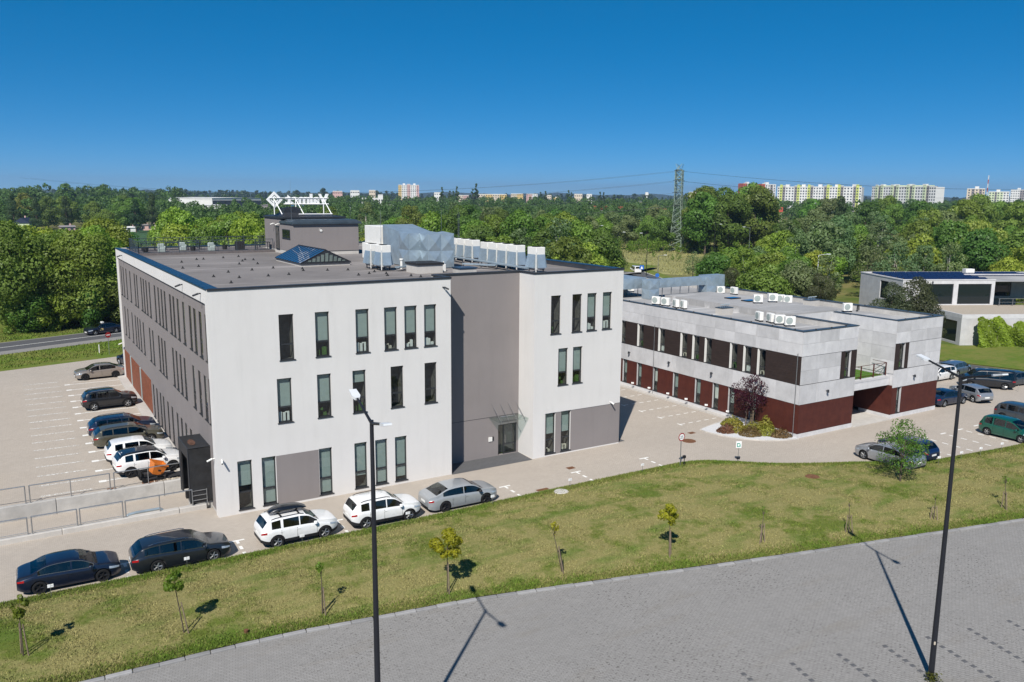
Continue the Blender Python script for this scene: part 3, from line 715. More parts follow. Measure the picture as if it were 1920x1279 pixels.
# roof vents: small dark cones
vm = MB().lathe([(.0, .17), (.04, .17), (.045, .12), (.09, .04), (.15, .0)], n=10).mesh('roof_vent', M['black'])
for (x, yv) in [(13.2,75),(14.9,77.5),(15.5,77.6),(17.4,78.5),(19,79.5),(14.5,64),(16.5,65),(18.4,66),(20.2,64.3),(17,71),(18,74),(18.6,75.5),(19.2,75),(18.4,70.6),(19.8,62.8),(21.5,62.2),(23,61.8),(12.8,61),(14.2,59.5),(16.3,59.8),(17.9,60.2),(22.2,57.5),(23.3,58.2),(24.4,57.6),(23.9,56.2),(25.3,55.2),(25.6,54.2),(26.2,53.3),(24.2,59.4),(28.6,64.5),(29.3,63.6),(12.9,56.3),(12.2,69),(13.6,70.1)]: link('roof_vent', vm, ob, lp(x, yv, ZR))

# entrance door, canopy, intercom
dr = MB(); dr.box(0, .06, .08, .16, 0, 2.32); dr.box(1.56, 1.62, .08, .16, 0, 2.32); dr.box(.06, 1.56, .08, .16, 2.25, 2.32); dr.box(.48, .56, .08, .16, 0, 2.25); dr.box(.56, 1.56, .09, .15, 0, .09); dr.box(.56, 1.56, .085, .155, .72, .8); dr.box(1.5, 1.56, .085, .155, .09, 2.25)
door = dr.build('door', M['frame'], ob, lp(wd, YR, .03))
MB().box(.06, 1.5, .115, .12, .09, 2.25).build('pane', M['glass'], door); MB().box(-.0, 1.62, .6, .65, 0, 2.3).build('interior', M['interior'], door)
MB().tube((.62, .03, .8), (.62, .03, 1.5), .018).tube((.62, .03, .85), (.62, .09, .85), .014).tube((.62, .03, 1.45), (.62, .09, 1.45), .014).build('handle', M['chrome'], door)
cn = empty('entrance_canopy', (29.8, YR, 3.0)); tag(cn, 'clear glass canopy hung on steel rods over the side entrance door', 'canopy')
MB().box(0, 2.53, -1.45, -.02, -.02, .0).build('glass_plate', M['glass_clear'], cn)
for k in range(4):
    x = .25+k*.68; MB().tube((x, -1.25, .0), (x-.02, -.02, 1.0), .017, .017, 6).build('hanger_rod', M['chrome'], cn)
    MB().tube((x, -1.25, -.05), (x, -1.25, .03), .03, .03, 8).build('clamp', M['chrome'], cn)
MB().tube((.75, -.35, .05), (1.95, -.35, .05), .035, .035, 8).build('lamp_tube', M['steel'], cn)
ic = MB().box(0, .3, -.06, 0, 0, .32); ic.mi = 1; ic.box(.32, .42, -.05, 0, .04, .34); o = ic.build('intercom', [M['white_paint'], M['black']], None, (29.75, YR, 1.2)); tag(o, 'white intercom panel on grey wall beside the entrance door', 'intercom')
s = MB().sheet([(X1, YF-.12), (X2-.1, YF-.12), (X2+.0, YR+.05), (X1, YR+.05)], .006); struct('entrance_slab', s, M['slab_paving'])
s = MB().sheet([(X3+.05, YF+.2), (X3+.8, YF+.2), (X3+.8, YF+1.1), (X3+.05, YF+1.1)], .006); struct('corner_slab', s, M['slab_paving'])
camera_unit(X0+.35, YF, 3.55, 'white security camera beside the leftmost ground floor window'.replace('leftmost ', 'corner '), -.2, -1)
camera_unit(X0, YF+.35, 3.6, 'white security camera round the building corner above the loading ramp', -1, -.1)
camera_unit(X3-1.0, YF, 3.45, 'white security camera above grey ground floor of right block', .2, -1)
camera_unit(X1-.6, YF, 13.1, 'dark floodlight camera below roof edge of the front block', .5, -1, 'dark_metal')
camera_unit(X0, YF+1.6, 13.35, 'small dark camera under roof edge near the front corner', -1, 0, 'dark_metal')
camera_unit(X0, YF+7.2, 13.35, 'dark floodlight on white band of the long side facade', -1, 0, 'dark_metal')
camera_unit(X0, YB-5, 13.3, 'tiny dark floodlight at the far end of the white band', -1, 0, 'dark_metal')
camera_unit(X0, YB-1, 4.3, 'white security camera at the far corner of the long side facade', -1, 0)

# black dock shelter
ds = empty('dock_shelter', (8.85, 51.8, .4)); tag(ds, 'black fabric dock shelter standing out from the grey facade over ramp', 'dock shelter')
D, Wd, Hd = 1.3, 2.95, 3.5
def bulge_sheet(nx, nz, f, mat, name):
    b = MB(); vs = [f(i/nx, j/nz) for j in range(nz+1) for i in range(nx+1)]
    fs = [(j*(nx+1)+i, j*(nx+1)+i+1, (j+1)*(nx+1)+i+1, (j+1)*(nx+1)+i) for j in range(nz) for i in range(nx)]
    return b.add(vs, fs).build(name, mat, ds, smooth=60)
bulge_sheet(10, 24, lambda u, v_: (u*D, -.02+.035*math.sin(v_*22+u*4)*math.sin(math.pi*u), v_*Hd*.985), M['black_fabric'], 'side_curtain')
bulge_sheet(10, 24, lambda u, v_: (u*D, Wd+.02-.03*math.sin(v_*19+u*3), v_*Hd*.985), M['black_fabric'], 'side_curtain')
bulge_sheet(12, 16, lambda u, v_: (u*D, v_*Wd, Hd-.10*math.sin(math.pi*u)*math.sin(math.pi*v_)+.03*math.sin(u*9+v_*7)*u*(1-u)), M['black_fabric'], 'top_curtain')
MB().sheet([(.42+.25*math.cos(t)*1.0, 1.6+.75*math.sin(t), Hd-.055) for t in np.linspace(0, 6.283, 16)[:-1]]).build('dirt_patch', plain('dried_dirt', (.10, .055, .04), .9, 0, .1, .4, 6), ds)
fb = MB(); fb.box(-.05, .03, 0, .45, 0, Hd); fb.box(-.05, .03, Wd-.45, Wd, 0, Hd); fb.box(-.05, .03, .45, Wd-.45, Hd-.75, Hd); fb.build('front_curtain', M['black_fabric'], ds)
fb = MB(); 
for (a, c) in (((-.06, 0, 0), (-.06, 0, Hd)), ((-.06, Wd, 0), (-.06, Wd, Hd)), ((-.06, 0, Hd), (-.06, Wd, Hd)), ((-.06, 0, Hd), (D, 0, Hd)), ((-.06, Wd, Hd), (D, Wd, Hd))): fb.tube(a, c, .03, .03, 6)
fb.build('edge_tube', M['dark_metal'], ds); MB().box(1.0, 1.2, .4, Wd-.4, 0, Hd-.7).build('dock_door', M['black'], ds)
MB().box(.3, 1.25, .1, Wd-.1, -1.0, -.02).build('dock_base', M['concrete_wall'], ds); MB().box(.12, .3, .15, .5, -.5, -.05).build('bumper', M['black'], ds); MB().box(.12, .3, Wd-.5, Wd-.15, -.5, -.05).build('bumper', M['black'], ds)
# ------------------------------------------------------------------ things on the main roof
# penthouse
ph = empty('roof_penthouse', (23.9, 78.5, ZR)); tag(ph, 'grey rendered penthouse with dark overhanging roof behind the skylight', 'penthouse')
PX, PY, PZ = 23.9, 78.5, ZR
w = MB(); w.box(0, 6.5, 0, 3.9, .36, 2.95); w.build('wall', M['grey_stucco'], ph)
holes = [(5.0, 5.95, .35, 2.6)]
w = MB(); w.box(.0, 6.2, 3.88, 9.7, .36, 3.45); w.build('wall', M['grey_stucco'], ph)
MB().box(.02, 6.48, .02, 9.68, -.02, .34).build('plinth', M['kerb_pale'], ph); MB().box(-.01, 6.51, -.01, .1, .335, .375).build('flashing', M['dark_metal'], ph)
def roof_plate(x0, x1, y0, y1, z0, z1, slope=.45, mat='dark_metal'):
    b = MB(); b.box(x0, x1, y0, y1, z0, z1)
    b.add([(x0+.02, y0+.02, z1), (x1-.02, y0+.02, z1), (x1-.02, y1-.02, z1), (x0+.02, y1-.02, z1), (x0+slope*2, y0+slope*2, z1+.22), (x1-slope*2, y0+slope*2, z1+.22), (x1-slope*2, y1-slope*2, z1+.22), (x0+slope*2, y1-slope*2, z1+.22)], [(4, 5, 6, 7), (0, 1, 5, 4), (1, 2, 6, 5), (2, 3, 7, 6), (3, 0, 4, 7)])
    return b
roof_plate(-.12, 6.75, -.22, 4.1, 2.95, 3.13, .2).build('roof', M['slate_metal'], ph)
rr_ = roof_plate(-.12, 6.35, 2.9, 9.8, 3.40, 3.56, .8).build('roof', M['dark_metal'], ph)
MB().box(.3, 6.0, 3.2, 3.95, 3.0, 3.42).build('soffit', M['dark_metal'], ph)
c = MB(); c.add([(.05, 3.6, 3.6), (2.5, 3.6, 3.6), (2.5, 6.2, 3.6), (.05, 6.2, 3.6), (.45, 4.1, 3.95), (2.1, 4.1, 3.95), (2.1, 5.8, 3.95), (.45, 5.8, 3.95)], [(0, 1, 5, 4), (1, 2, 6, 5), (2, 3, 7, 6), (3, 0, 4, 7)]); c.box(.45, 2.1, 4.1, 5.8, 3.95, 4.4); c.box(1.0, 1.9, 4.4, 5.4, 4.4, 4.5)
c.build('roof_box', M['dark_metal'], rr_)
f = MB().box(-.03, .06, .95, 3.45, 1.55, 2.4).build('window', M['frame'], ph); MB().box(-.045, -.02, 1.05, 3.35, 1.63, 2.32).build('pane', M['dark_glass'], f); MB().box(-.07, .0, .9, 3.5, 1.5, 1.55).build('sill', M['frame'], f)
f = MB().box(-.03, .06, 4.5, 5.75, .3, 2.65).build('door', M['frame'], ph); MB().box(-.04, -.02, 4.62, 5.63, .45, 2.5).build('door_leaf', M['interior'], f)
MB().lathe([(0, .0), (.12, .0), (.12, .05), (.17, .05), (.17, -.02)], axis='y', n=16).build('wall_vent', M['white_paint'], ph, (2.7, -.03, 2.35))
for y_ in (4.3, 6.0): camera_unit(PX-.02, PY+y_, PZ+2.85, 'small white floodlight %s the penthouse terrace door' % ('right of' if y_ < 5 else 'left of'), -1, 0)

# sign on stilts, seen from behind
sg = empty('roof_sign', (22.8, 83.3, 17.1)); tag(sg, 'white letter sign on steel stilts above penthouse, seen from behind', 'sign')
cu = bpy.data.curves.new('sign_text', 'FONT'); cu.body = 'Valmet'; cu.size = 1.42; cu.extrude = .09; cu.offset = .055; cu.align_x = 'LEFT'
tmp = bpy.data.objects.new('sign_text_tmp', cu); COL.objects.link(tmp)
bpy.context.view_layer.update()
dg = bpy.context.evaluated_depsgraph_get(); tme = bpy.data.meshes.new_from_object(tmp.evaluated_get(dg)); bpy.data.objects.remove(tmp)
xs_ = [v_.co.x for v_ in tme.vertices]; wid = max(xs_)-min(xs_); sx = 4.45/wid
for v_ in tme.vertices: v_.co = Vector((6.35-(v_.co.x-min(xs_))*sx, -v_.co.z, 1.02+v_.co.y))      # reads correctly from +y, mirrored from here
tme.flip_normals()
tme.materials.clear(); tme.materials.append(M['sign_white'])
# letters one by one: split the text mesh into its glyph islands by x
bm = bmesh.new(); bm.from_mesh(tme); bm.verts.ensure_lookup_table()
seen = {}
isl = []
for v0 in bm.verts:
    if v0.index in seen: continue
    st_ = [v0]; cur = []
    seen[v0.index] = 1
    while st_:
        q = st_.pop(); cur.append(q.index)
        for e in q.link_edges:
            o2 = e.other_vert(q)
            if o2.index not in seen: seen[o2.index] = 1; st_.append(o2)
    isl.append(cur)
for cur in isl:
    cs = set(cur); idx = {i: k for k, i in enumerate(cur)}
    fs = [tuple(idx[v_.index] for v_ in f_.verts) for f_ in bm.faces if f_.verts[0].index in cs]
    MB().add([bm.verts[i].co for i in cur], fs).build('letter', M['sign_white'], sg)
bm.free()
def diamond(r_out, r_in, cx, cz, y0, y1):
    vs = []; fs = []
    for y_ in (y0, y1):
        for r_ in (r_out, r_in):
            for k in range(4): t = math.pi/2*k; vs.append((cx+r_*math.cos(t), y_, cz+r_*math.sin(t)))
    for k in range(4):
        n_ = (k+1) % 4
        fs += [(k, n_, 4+n_, 4+k), (8+k, 12+k, 12+n_, 8+n_), (k, 8+k, 8+n_, n_), (4+k, 4+n_, 12+n_, 12+k)]
    return MB().add(vs, fs)
dd = diamond(.80, .50, .82, 1.44, -.08, .08).build('diamond_emblem', M['sign_white'], sg); diamond(.40, .27, .82, 1.44, -.05, .09).build('inner_diamond', M['sign_white'], dd)
fb = MB(); fb.tube((.3, -.12, 1.62), (6.3, -.12, 1.62), .035); fb.tube((1.7, -.12, 1.03), (6.3, -.12, 1.03), .05)
for x in (.75, 2.9, 5.75): fb.tube((x, -.12, .0), (x, -.12, 1.7), .05); fb.tube((x+.05, -.12, 1.45), (x+.5, -1.0, .05), .045)
fb.tube((2.9, -1.0, .05), (6.35, -1.0, .05), .05); fb.build('stilt_frame', M['sign_white'], sg)

# skylight
M['gable_glass'] = plain('gable_glass', (.13, .16, .15), .2, 0, .5, .3, 2)
sk = empty('roof_skylight', (20.75, 66.3, ZR)); tag(sk, 'gabled skylight with blue glass slopes on the flat roof', 'skylight')
SWd, SL, SH = 4.15, 7.2, 1.02
MB().box(.03, SWd-.03, .03, SL-.03, 0, .2).build('curb', M['kerb_pale'], sk)
MB().box(-.06, SWd+.06, -.06, SL+.06, .2, .27).build('frame', M['dark_metal'], sk)
npn = 10
for k in range(npn):
    a, c = SL*k/npn, SL*(k+1)/npn
    for sgn in (0, 1):
        xe = -.04 if sgn == 0 else SWd+.04
        q = [(xe, a+.03, .29), (SWd/2, a+.03, SH+.27), (SWd/2, c-.03, SH+.27), (xe, c-.03, .29)]
        b = MB(); b.quad(*(q if sgn else q[::-1])); b.build('pane', M['sky_panel'], sk)
fb = MB()
for k in range(npn+1):
    y_ = SL*k/npn; y_ = min(max(y_, .02), SL-.02)
    for xe in (-.05, SWd+.05): fb.tube((xe, y_, .29), (SWd/2, y_, SH+.29), .035, .035, 4)
fb.tube((SWd/2, 0, SH+.3), (SWd/2, SL, SH+.3), .05, .05, 6); fb.build('rib', M['dark_metal'], sk)
for y_ in (.03, SL-.03):
    b = MB(); b.add([(.0, y_, .27), (SWd, y_, .27), (SWd/2, y_, SH+.27)], [(0, 1, 2)]); b.build('gable_frame', M['dark_metal'], sk)
for k in range(9):
    x = .55+k*.36; top = min((x+.13)/(SWd/2), (SWd-x-.13)/(SWd/2))*SH*.82
    if top > .22: MB().add([(x, -.002, .36), (x+.26, -.002, .36), (x+.3, -.002, .22+top), (x+.04, -.002, .22+top)], [(0, 1, 2, 3)]).build('gable_pane', M['gable_glass'], sk)
vp = MB().lathe([(0, .62), (.19, .6), (.2, .42), (.12, .4), (.12, 0)], n=14); o = vp.build('vent_pipe', M['galv'], None, (24.2, 74.6, ZR)); tag(o, 'round capped metal vent pipe between skylight and penthouse', 'vent')

# terrace with railing and furniture
dk = MB().box(11.1, 23.8, 84.6, YB-.42, ZR-.05, ZR+.2); o = dk.build('terrace_deck', plain('terrace_boards', (.13, .115, .115), .85, 0, .2, .2, 4)); tag(o, 'raised dark deck of the roof terrace behind the flat roof', 'deck')
def railing(pts, h, z, label, bar=.16, cat='railing', post=1.6, mat='slate_metal', name='railing'):
    rt = empty(name, (0, 0, 0)); tag(rt, label, cat)
    rails = MB(); bars = MB()
    for a, c in zip(pts[:-1], pts[1:]):
        L = math.hypot(c[0]-a[0], c[1]-a[1]); n_ = max(1, int(L/post))
        rails.tube((a[0], a[1], z+h), (c[0], c[1], z+h), .03, .03, 6); rails.tube((a[0], a[1], z+.1), (c[0], c[1], z+.1), .02, .02, 5)
        for k in range(n_+1):
            t = k/n_; MB().box(-.025, .025, -.025, .025, 0, h).build('post', M[mat], rt, (a[0]+(c[0]-a[0])*t, a[1]+(c[1]-a[1])*t, z))
        if bar:
            for k in range(int(L/bar)):
                t = (k+.5)*bar/L; p = (a[0]+(c[0]-a[0])*t, a[1]+(c[1]-a[1])*t); bars.tube((*p, z+.1), (*p, z+h), .009, .009, 4, False)
    rails.build('rail', M[mat], rt)
    if bar: q = bars.build('bars', M[mat], rt); q['kind'] = 'stuff'
    return rt
railing([(23.7, 84.7), (11.2, 84.7), (11.2, YB-.5), (40, YB-.5)], 1.12, ZR+.18, 'grey steel bar railing round the roof terrace')
def cover_chair(x, y_, label):
    o = MB(); o.bbox(-.38, .38, -.36, .4, .05, .5, .08); o.bbox(-.38, .38, .15, .4, .5, .95, .1); o.bbox(-.4, -.26, -.36, .3, .5, .68, .05); o.bbox(.26, .4, -.36, .3, .5, .68, .05)
    rt = empty('lounge_chair', (x, y_, ZR+.2)); o.build('cushion_body', M['blind'], rt, smooth=40); rt.scale = (.85, .85, .85)
    for dx in (-.33, .33):
        for dy in (-.3, .34): MB().box(dx-.02, dx+.02, dy-.02, dy+.02, 0, .06).build('leg', M['dark_metal'], rt)
    tag(rt, label, 'chair', 'terrace furniture')
cover_chair(13.4, 86.0, 'pale covered lounge chair at the far corner of the terrace')
cover_chair(18.0, 86.0, 'pale covered lounge chair near the middle of terrace railing')
cover_chair(15.6, 87.6, 'pale lounge chair beyond the terrace tables')
def terrace_table(x, y_, label):
    rt = empty('terrace_table', (x, y_, ZR+.2)); tag(rt, label, 'table', 'terrace furniture'); MB().box(-.7, .7, -.4, .4, .7, .75).build('table_top', M['dark_metal'], rt)
    for dx in (-.6, .6):
        for dy in (-.33, .33): MB().box(dx-.03, dx+.03, dy-.03, dy+.03, 0, .7).build('leg', M['dark_metal'], rt)
terrace_table(12.6, 88.6, 'dark slatted table at the far end of terrace'); terrace_table(14.9, 88.9, 'dark table between the pale lounge chairs'); terrace_table(16.8, 88.3, 'dark table right behind middle lounge chair'); terrace_table(23.0, 86.0, 'low dark bench table beside the penthouse wall')
def planter(x, y_, label):
    rt = empty('planter', (x, y_, ZR+.2)); tag(rt, label, 'planter', 'terrace planters'); MB().lathe([(.0, .0), (.22, 0), (.28, .45), (.25, .45), (.0, .4)], n=14).build('pot', M['trim'], rt)
    b = MB(); rr = random.Random(int(x*10))
    for k in range(60):
        t = rr.uniform(0, 6.28); d = rr.uniform(0, .4); z = .45+rr.uniform(0, .7); p = Vector((d*math.cos(t), d*math.sin(t), z)); e = Vector((rr.uniform(-1, 1), rr.uniform(-1, 1), rr.uniform(-.3, 1)))*.1; e2 = Vector((rr.uniform(-1, 1), rr.uniform(-1, 1), rr.uniform(-1, 1)))*.07
        b.add([p, p+e, p+e+e2, p+e2], [(0, 1, 2, 3)])
    b.build('foliage', M['leaf_pot'], rt)
planter(12.0, 86.2, 'potted green shrub at the corner of terrace railing'); planter(16.4, 86.8, 'potted shrub by the terrace tables'); planter(19.6, 87.5, 'potted plant in the middle of terrace')
o = MB().bbox(-.45, .45, -.25, .25, 0, .85, .03).build('storage_box', M['trim'], None, (20.8, 86.3, ZR+.2)); tag(o, 'dark storage box standing on the terrace deck', 'box')

# ventilation: cross-broken ducts, air handler, outdoor units
def xbox(mb, x0, x1, y0, y1, z0, z1, nx, nz, d=.07, ny=None):
    """box whose panels are cross-broken (pyramid pressed) like sheet metal ducts"""
    ny = ny or nx
    def face(o_, u, v_, n_, nu, nv):
        for i in range(nu):
            for j in range(nv):
                p = [o_+u*(i+a)/nu+v_*(j+c)/nv for a, c in ((0, 0), (1, 0), (1, 1), (0, 1))]; ce = o_+u*(i+.5)/nu+v_*(j+.5)/nv+n_*d
                mb.add(p+[ce], [(0, 1, 4), (1, 2, 4), (2, 3, 4), (3, 0, 4)])
    V = Vector; X, Y_, Z = V((x1-x0, 0, 0)), V((0, y1-y0, 0)), V((0, 0, z1-z0)); o_ = V((x0, y0, z0))
    face(o_, X, Z, V((0, -1, 0)), nx, nz); face(o_+Y_+X, -X, Z, V((0, 1, 0)), nx, nz); face(o_+Y_, -Y_, Z, V((-1, 0, 0)), ny, nz); face(o_+X, Y_, Z, V((1, 0, 0)), ny, nz); face(o_+Z, X, Y_, V((0, 0, 1)), nx, ny)
    mb.quad(o_, o_+Y_, o_+Y_+X, o_+X)
du = empty('duct_block', (28.05, 59.9, ZR)); tag(du, 'large galvanised duct block with cross-creased panels on the roof', 'duct')
b = MB(); xbox(b, .9, 3.2, 0, 1.6, .05, 2.75, 2, 2, .16, 1); b.build('near_duct', M['galv'], du)
b = MB(); xbox(b, .0, 2.8, 1.6, 3.6, .05, 2.75, 2, 2, .14, 1); b.build('side_duct', M['galv'], du)
b = MB(); b.add([(.3, 3.6, .05), (3.1, 3.6, .05), (3.1, 7.6, .05), (.3, 7.6, .05), (.3, 3.6, 2.7), (3.1, 3.6, 2.7), (3.1, 7.6, 3.25), (.3, 7.6, 3.25), (1.6, 3.58, 1.4), (.2, 5.6, 1.5)], [(0, 1, 8), (1, 5, 8), (5, 4, 8), (4, 0, 8), (4, 5, 6, 7), (1, 2, 6, 5), (0, 4, 9), (4, 7, 9), (7, 3, 9), (3, 0, 9)]); b.build('rear_duct', M['galv'], du)
for x, y_ in ((.15, .1), (3.0, .1), (1.1, .1)): MB().box(x, x+.1, y_, y_+.1, 0, .06).build('foot', M['steel'], du)
ah = empty('air_handler', (28.2, 67.8, ZR)); tag(ah, 'tall white air handling unit beside the galvanised duct block', 'air handler')
MB().bbox(.2, 2.9, .3, 4.0, 1.55, 3.05, .03).build('upper_casing', M['white_paint'], ah); MB().bbox(.0, 3.0, .0, 4.2, .15, 1.5, .03).build('lower_casing', M['white_paint'], ah)
for k in range(5): MB().box(.25+k*.58, .265+k*.58, -.012, .02, .2, 1.45).build('casing_seam', M['steel'], ah)
for k in range(4): MB().box(.45+k*.6, .465+k*.6, .288, .32, 1.6, 3.0).build('casing_seam', M['steel'], ah)
for x in (.1, 2.7):
    for y_ in (.1, 3.9): MB().box(x, x+.15, y_, y_+.15, 0, .16).build('foot', M['steel'], ah)
o = MB().bbox(-.35, .35, -.3, .3, 0, 1.05, .02).build('control_cabinet', M['white_paint'], None, (28.7, 65.6, ZR+.75)); tag(o, 'white control cabinet mounted before the air handler', 'cabinet')
def vrf_unit():
    rt = empty('outdoor_unit', (0, 0, 0)); w_, l_, h_ = .8, 1.2, 1.65
    MB().bbox(0, w_, 0, l_, .25+.02, .25+h_, .025).build('casing', M['white_paint'], rt)
    hd = MB(); T, Bz, o_ = .25+1.12, .25+.14, .21
    def skirt(p0, p1, n_):
        p0, p1, n_ = Vector(p0), Vector(p1), Vector(n_); a, c = p0+n_*.02, p1+n_*.02; e = (p1-p0)*.0
        q = [Vector((a.x, a.y, T)), Vector((c.x, c.y, T)), Vector((c.x, c.y, Bz))+n_*o_, Vector((a.x, a.y, Bz))+n_*o_, Vector((p0.x, p0.y, Bz)), Vector((p1.x, p1.y, Bz)), Vector((p0.x, p0.y, T)), Vector((p1.x, p1.y, T))]
        hd.add(q, [(0, 3, 2, 1), (0, 6, 4, 3), (1, 2, 5, 7), (0, 1, 7, 6)])
    skirt((.07, 0, 0), (w_-.05, 0, 0), (0, -1, 0)); skirt((0, l_-.06, 0), (0, .08, 0), (-1, 0, 0)); skirt((w_, .06, 0), (w_, l_-.06, 0), (1, 0, 0))
    hd.build('air_hood', M['galv'], rt); MB().lathe([(0, .25+h_+.01), (.3, .25+h_+.01), (.33, .25+h_+.03), (.33, .25+h_-.01)], (w_/2, l_/2, 0), n=16).build('fan_grille', M['trim'], rt)
    MB().box(-.035, .02, -.035, .02, .02, .25+1.3).build('corner_post', M['white_paint'], rt)
    b = MB()
    for x in (.08, w_-.14):
        b.box(x, x+.06, -.05, l_+.05, .2, .262); b.box(x, x+.06, .05, .11, 0, .2); b.box(x, x+.06, l_-.11, l_-.05, 0, .2)
    b.build('stand', M['trim'], rt); return rt
vu = vrf_unit(); UG = 'outdoor units along the roof'
spots = [(33.9, 51.9, 'white outdoor unit standing alone at the roof corner of right block')]+[(34.5, y_, 'white outdoor unit %s in the row of four' % n_) for y_, n_ in ((55.6, 'nearest the roof edge'), (57.2, 'second'), (58.7, 'third'), (60.2, 'fourth'))]+[(35.05, y_, 'white outdoor unit %s in the row behind the duct block' % n_) for y_, n_ in ((63.8, 'first'), (65.3, 'second'), (66.8, 'third'), (68.2, 'last'))]+[(25.0, 59.9, 'white outdoor unit with silver hood before the white cabinet'), (24.9, 61.8, 'white outdoor unit half hidden behind the hooded one left of ducts')]
for k, (x, y_, lb) in enumerate(spots):
    o = vu if k == 0 else copy_tree(vu); o.location = (x, y_, ZR+(.05 if k else .12)); tag(o, lb, 'air conditioner', UG)
def tray(name, pts, label):
    rt = empty(name, (0, 0, 0)); tag(rt, label, 'cable tray')
    for a, c in zip(pts[:-1], pts[1:]):
        a, c = Vector(a), Vector(c); d = (c-a).normalized(); n_ = Vector((-d.y, d.x, 0))*.22
        MB().add([a-n_, c-n_, c+n_, a+n_, a-n_+Vector((0, 0, .1)), c-n_+Vector((0, 0, .1)), c+n_+Vector((0, 0, .1)), a+n_+Vector((0, 0, .1))], [(0, 3, 2, 1), (4, 5, 6, 7), (0, 1, 5, 4), (2, 3, 7, 6), (1, 2, 6, 5), (3, 0, 4, 7)]).build('tray_length', M['galv'], rt)
        L = (c-a).length
        for k in range(int(L/1.6)+1):
            p = a+d*min(L, k*1.6); MB().box(p.x-.03, p.x+.03, p.y-.03, p.y+.03, ZR, p.z).build('support', M['steel'], rt)
tray('cable_tray', [(33.7, 52.6, 13.75), (33.9, 62, 13.75), (34.4, 70, 13.75)], 'galvanised cable tray along the row of outdoor units')
tray('cable_tray', [(31.9, 59.5, 13.65), (33.5, 57.0, 13.65)], 'short galvanised cable tray crossing behind the recess parapet')
tray('cable_tray', [(26.0, 59.3, 13.6), (28.6, 60.3, 13.6)], 'short cable tray from hooded unit to the duct block')
ki = empty('roof_hatch', (26.45, 56.55, ZR)); tag(ki, 'low rendered roof hatch box with dark lid behind the parapet', 'roof hatch')
MB().box(0, 2.1, 0, 2.0, 0, .62).build('curb', M['kerb_pale'], ki); MB().bbox(-.08, 2.18, -.08, 2.08, .62, .78, .02).build('lid', M['trim'], ki)
o = MB().box(0, 1.4, 0, 1.2, 0, .35); o.mi = 1; o.box(-.06, 1.46, -.06, 1.26, .35, .44); o = o.build('roof_curb', [M['concrete_wall'], M['blue_metal']], None, (29.3, 55.2, ZR)); tag(o, 'low roof curb with blue metal lid behind recess parapet', 'roof hatch')
o = MB().bbox(-.15, .15, -.12, .12, 0, .55, .03).tube((0, 0, .5), (0, 0, .75), .05).build('vent_stack', M['white_paint'], None, (29.2, 57.7, ZR)); tag(o, 'small white vent stack beside the roof hatch', 'vent')
o = MB().lathe([(0, .8), (.16, .8), (.16, .68), (.1, .66), (.1, 0)], n=12).build('vent_stack', M['white_paint'], None, (26.7, 60.0, ZR+.1)); tag(o, 'white capped vent stack between hooded unit and roof hatch', 'vent')
for k, (x, y_, h) in enumerate([(26.9, 64.5, 4.6), (33.2, 66.0, 4.6), (39.6, 75, 4.5), (32.6, 86.5, 4.6), (24.1, 79.5, 7.0), (36.8, 69.5, 4.2)]):
    o = MB().lathe([(0, .12), (.2, .1), (.2, 0)], n=10).tube((0, 0, .1), (0, 0, h*.5), .025, .02, 6).tube((0, 0, h*.5), (0, 0, h), .014, .008, 5).build('lightning_rod', M['steel'], None, (x, y_, ZR)); tag(o, 'thin grey lightning rod on the roof ' + ['before the white casing', 'behind the duct block', 'near the right parapet', 'behind the penthouse', 'at the penthouse corner', 'beyond the outdoor units'][k], 'lightning rod', 'lightning rods')
# ------------------------------------------------------------------ concrete office building
BX, BXr, BX2, BX3 = 53.65, 60.4, 65.72, 72.28
BY, BYr, BYb = 43.45, 48.1, 84.0
BZ, BR_ = 8.7, 8.2
cb = empty('concrete_building', (BX, BY, 0)); tag(cb, 'two storey concrete office building with dark slats and rust panels', 'building')
CO = Vector((BX, BY, 0))
def cw(mb, name, mat): o = mb.build(name, M[mat], cb); o.location = (-CO.x, -CO.y, 0); return o
def cl(x, y_, z): return (x-CO.x, y_-CO.y, z)
# structural core behind all claddings
core = MB()
LW2 = BYb-BY
up = [(66.19, 65.4), (63.47, 62.6), (60.36, 59.5), (57.3, 56.44), (55.71, 54.86), (54.13, 53.3), (51.07, 50.24), (49.52, 48.66), (47.95, 47.1)]
dn = [(65.67, 64.95), (63.43, 62.7), (61.01, 60.3), (58.14, 57.4), (55.19, 54.45), (52.94, 52.2), (51.05, 50.3), (48.6, 47.85)]
for k in range(4): up.append((68.9+k*3, 68.1+k*3)); dn.append((68.6+k*2.9, 67.9+k*2.9))
hl = [(BYb-a, BYb-c, 4.40, 6.62) for a, c in up]+[(BYb-a, BYb-c, .42, 2.72) for a, c in dn]
wl_ = wall_mesh(LW2, BZ-.02, hl, .3); wl_.build('wall', M['concrete'], cb, cl(BX, BYb, 0), -math.pi/2)
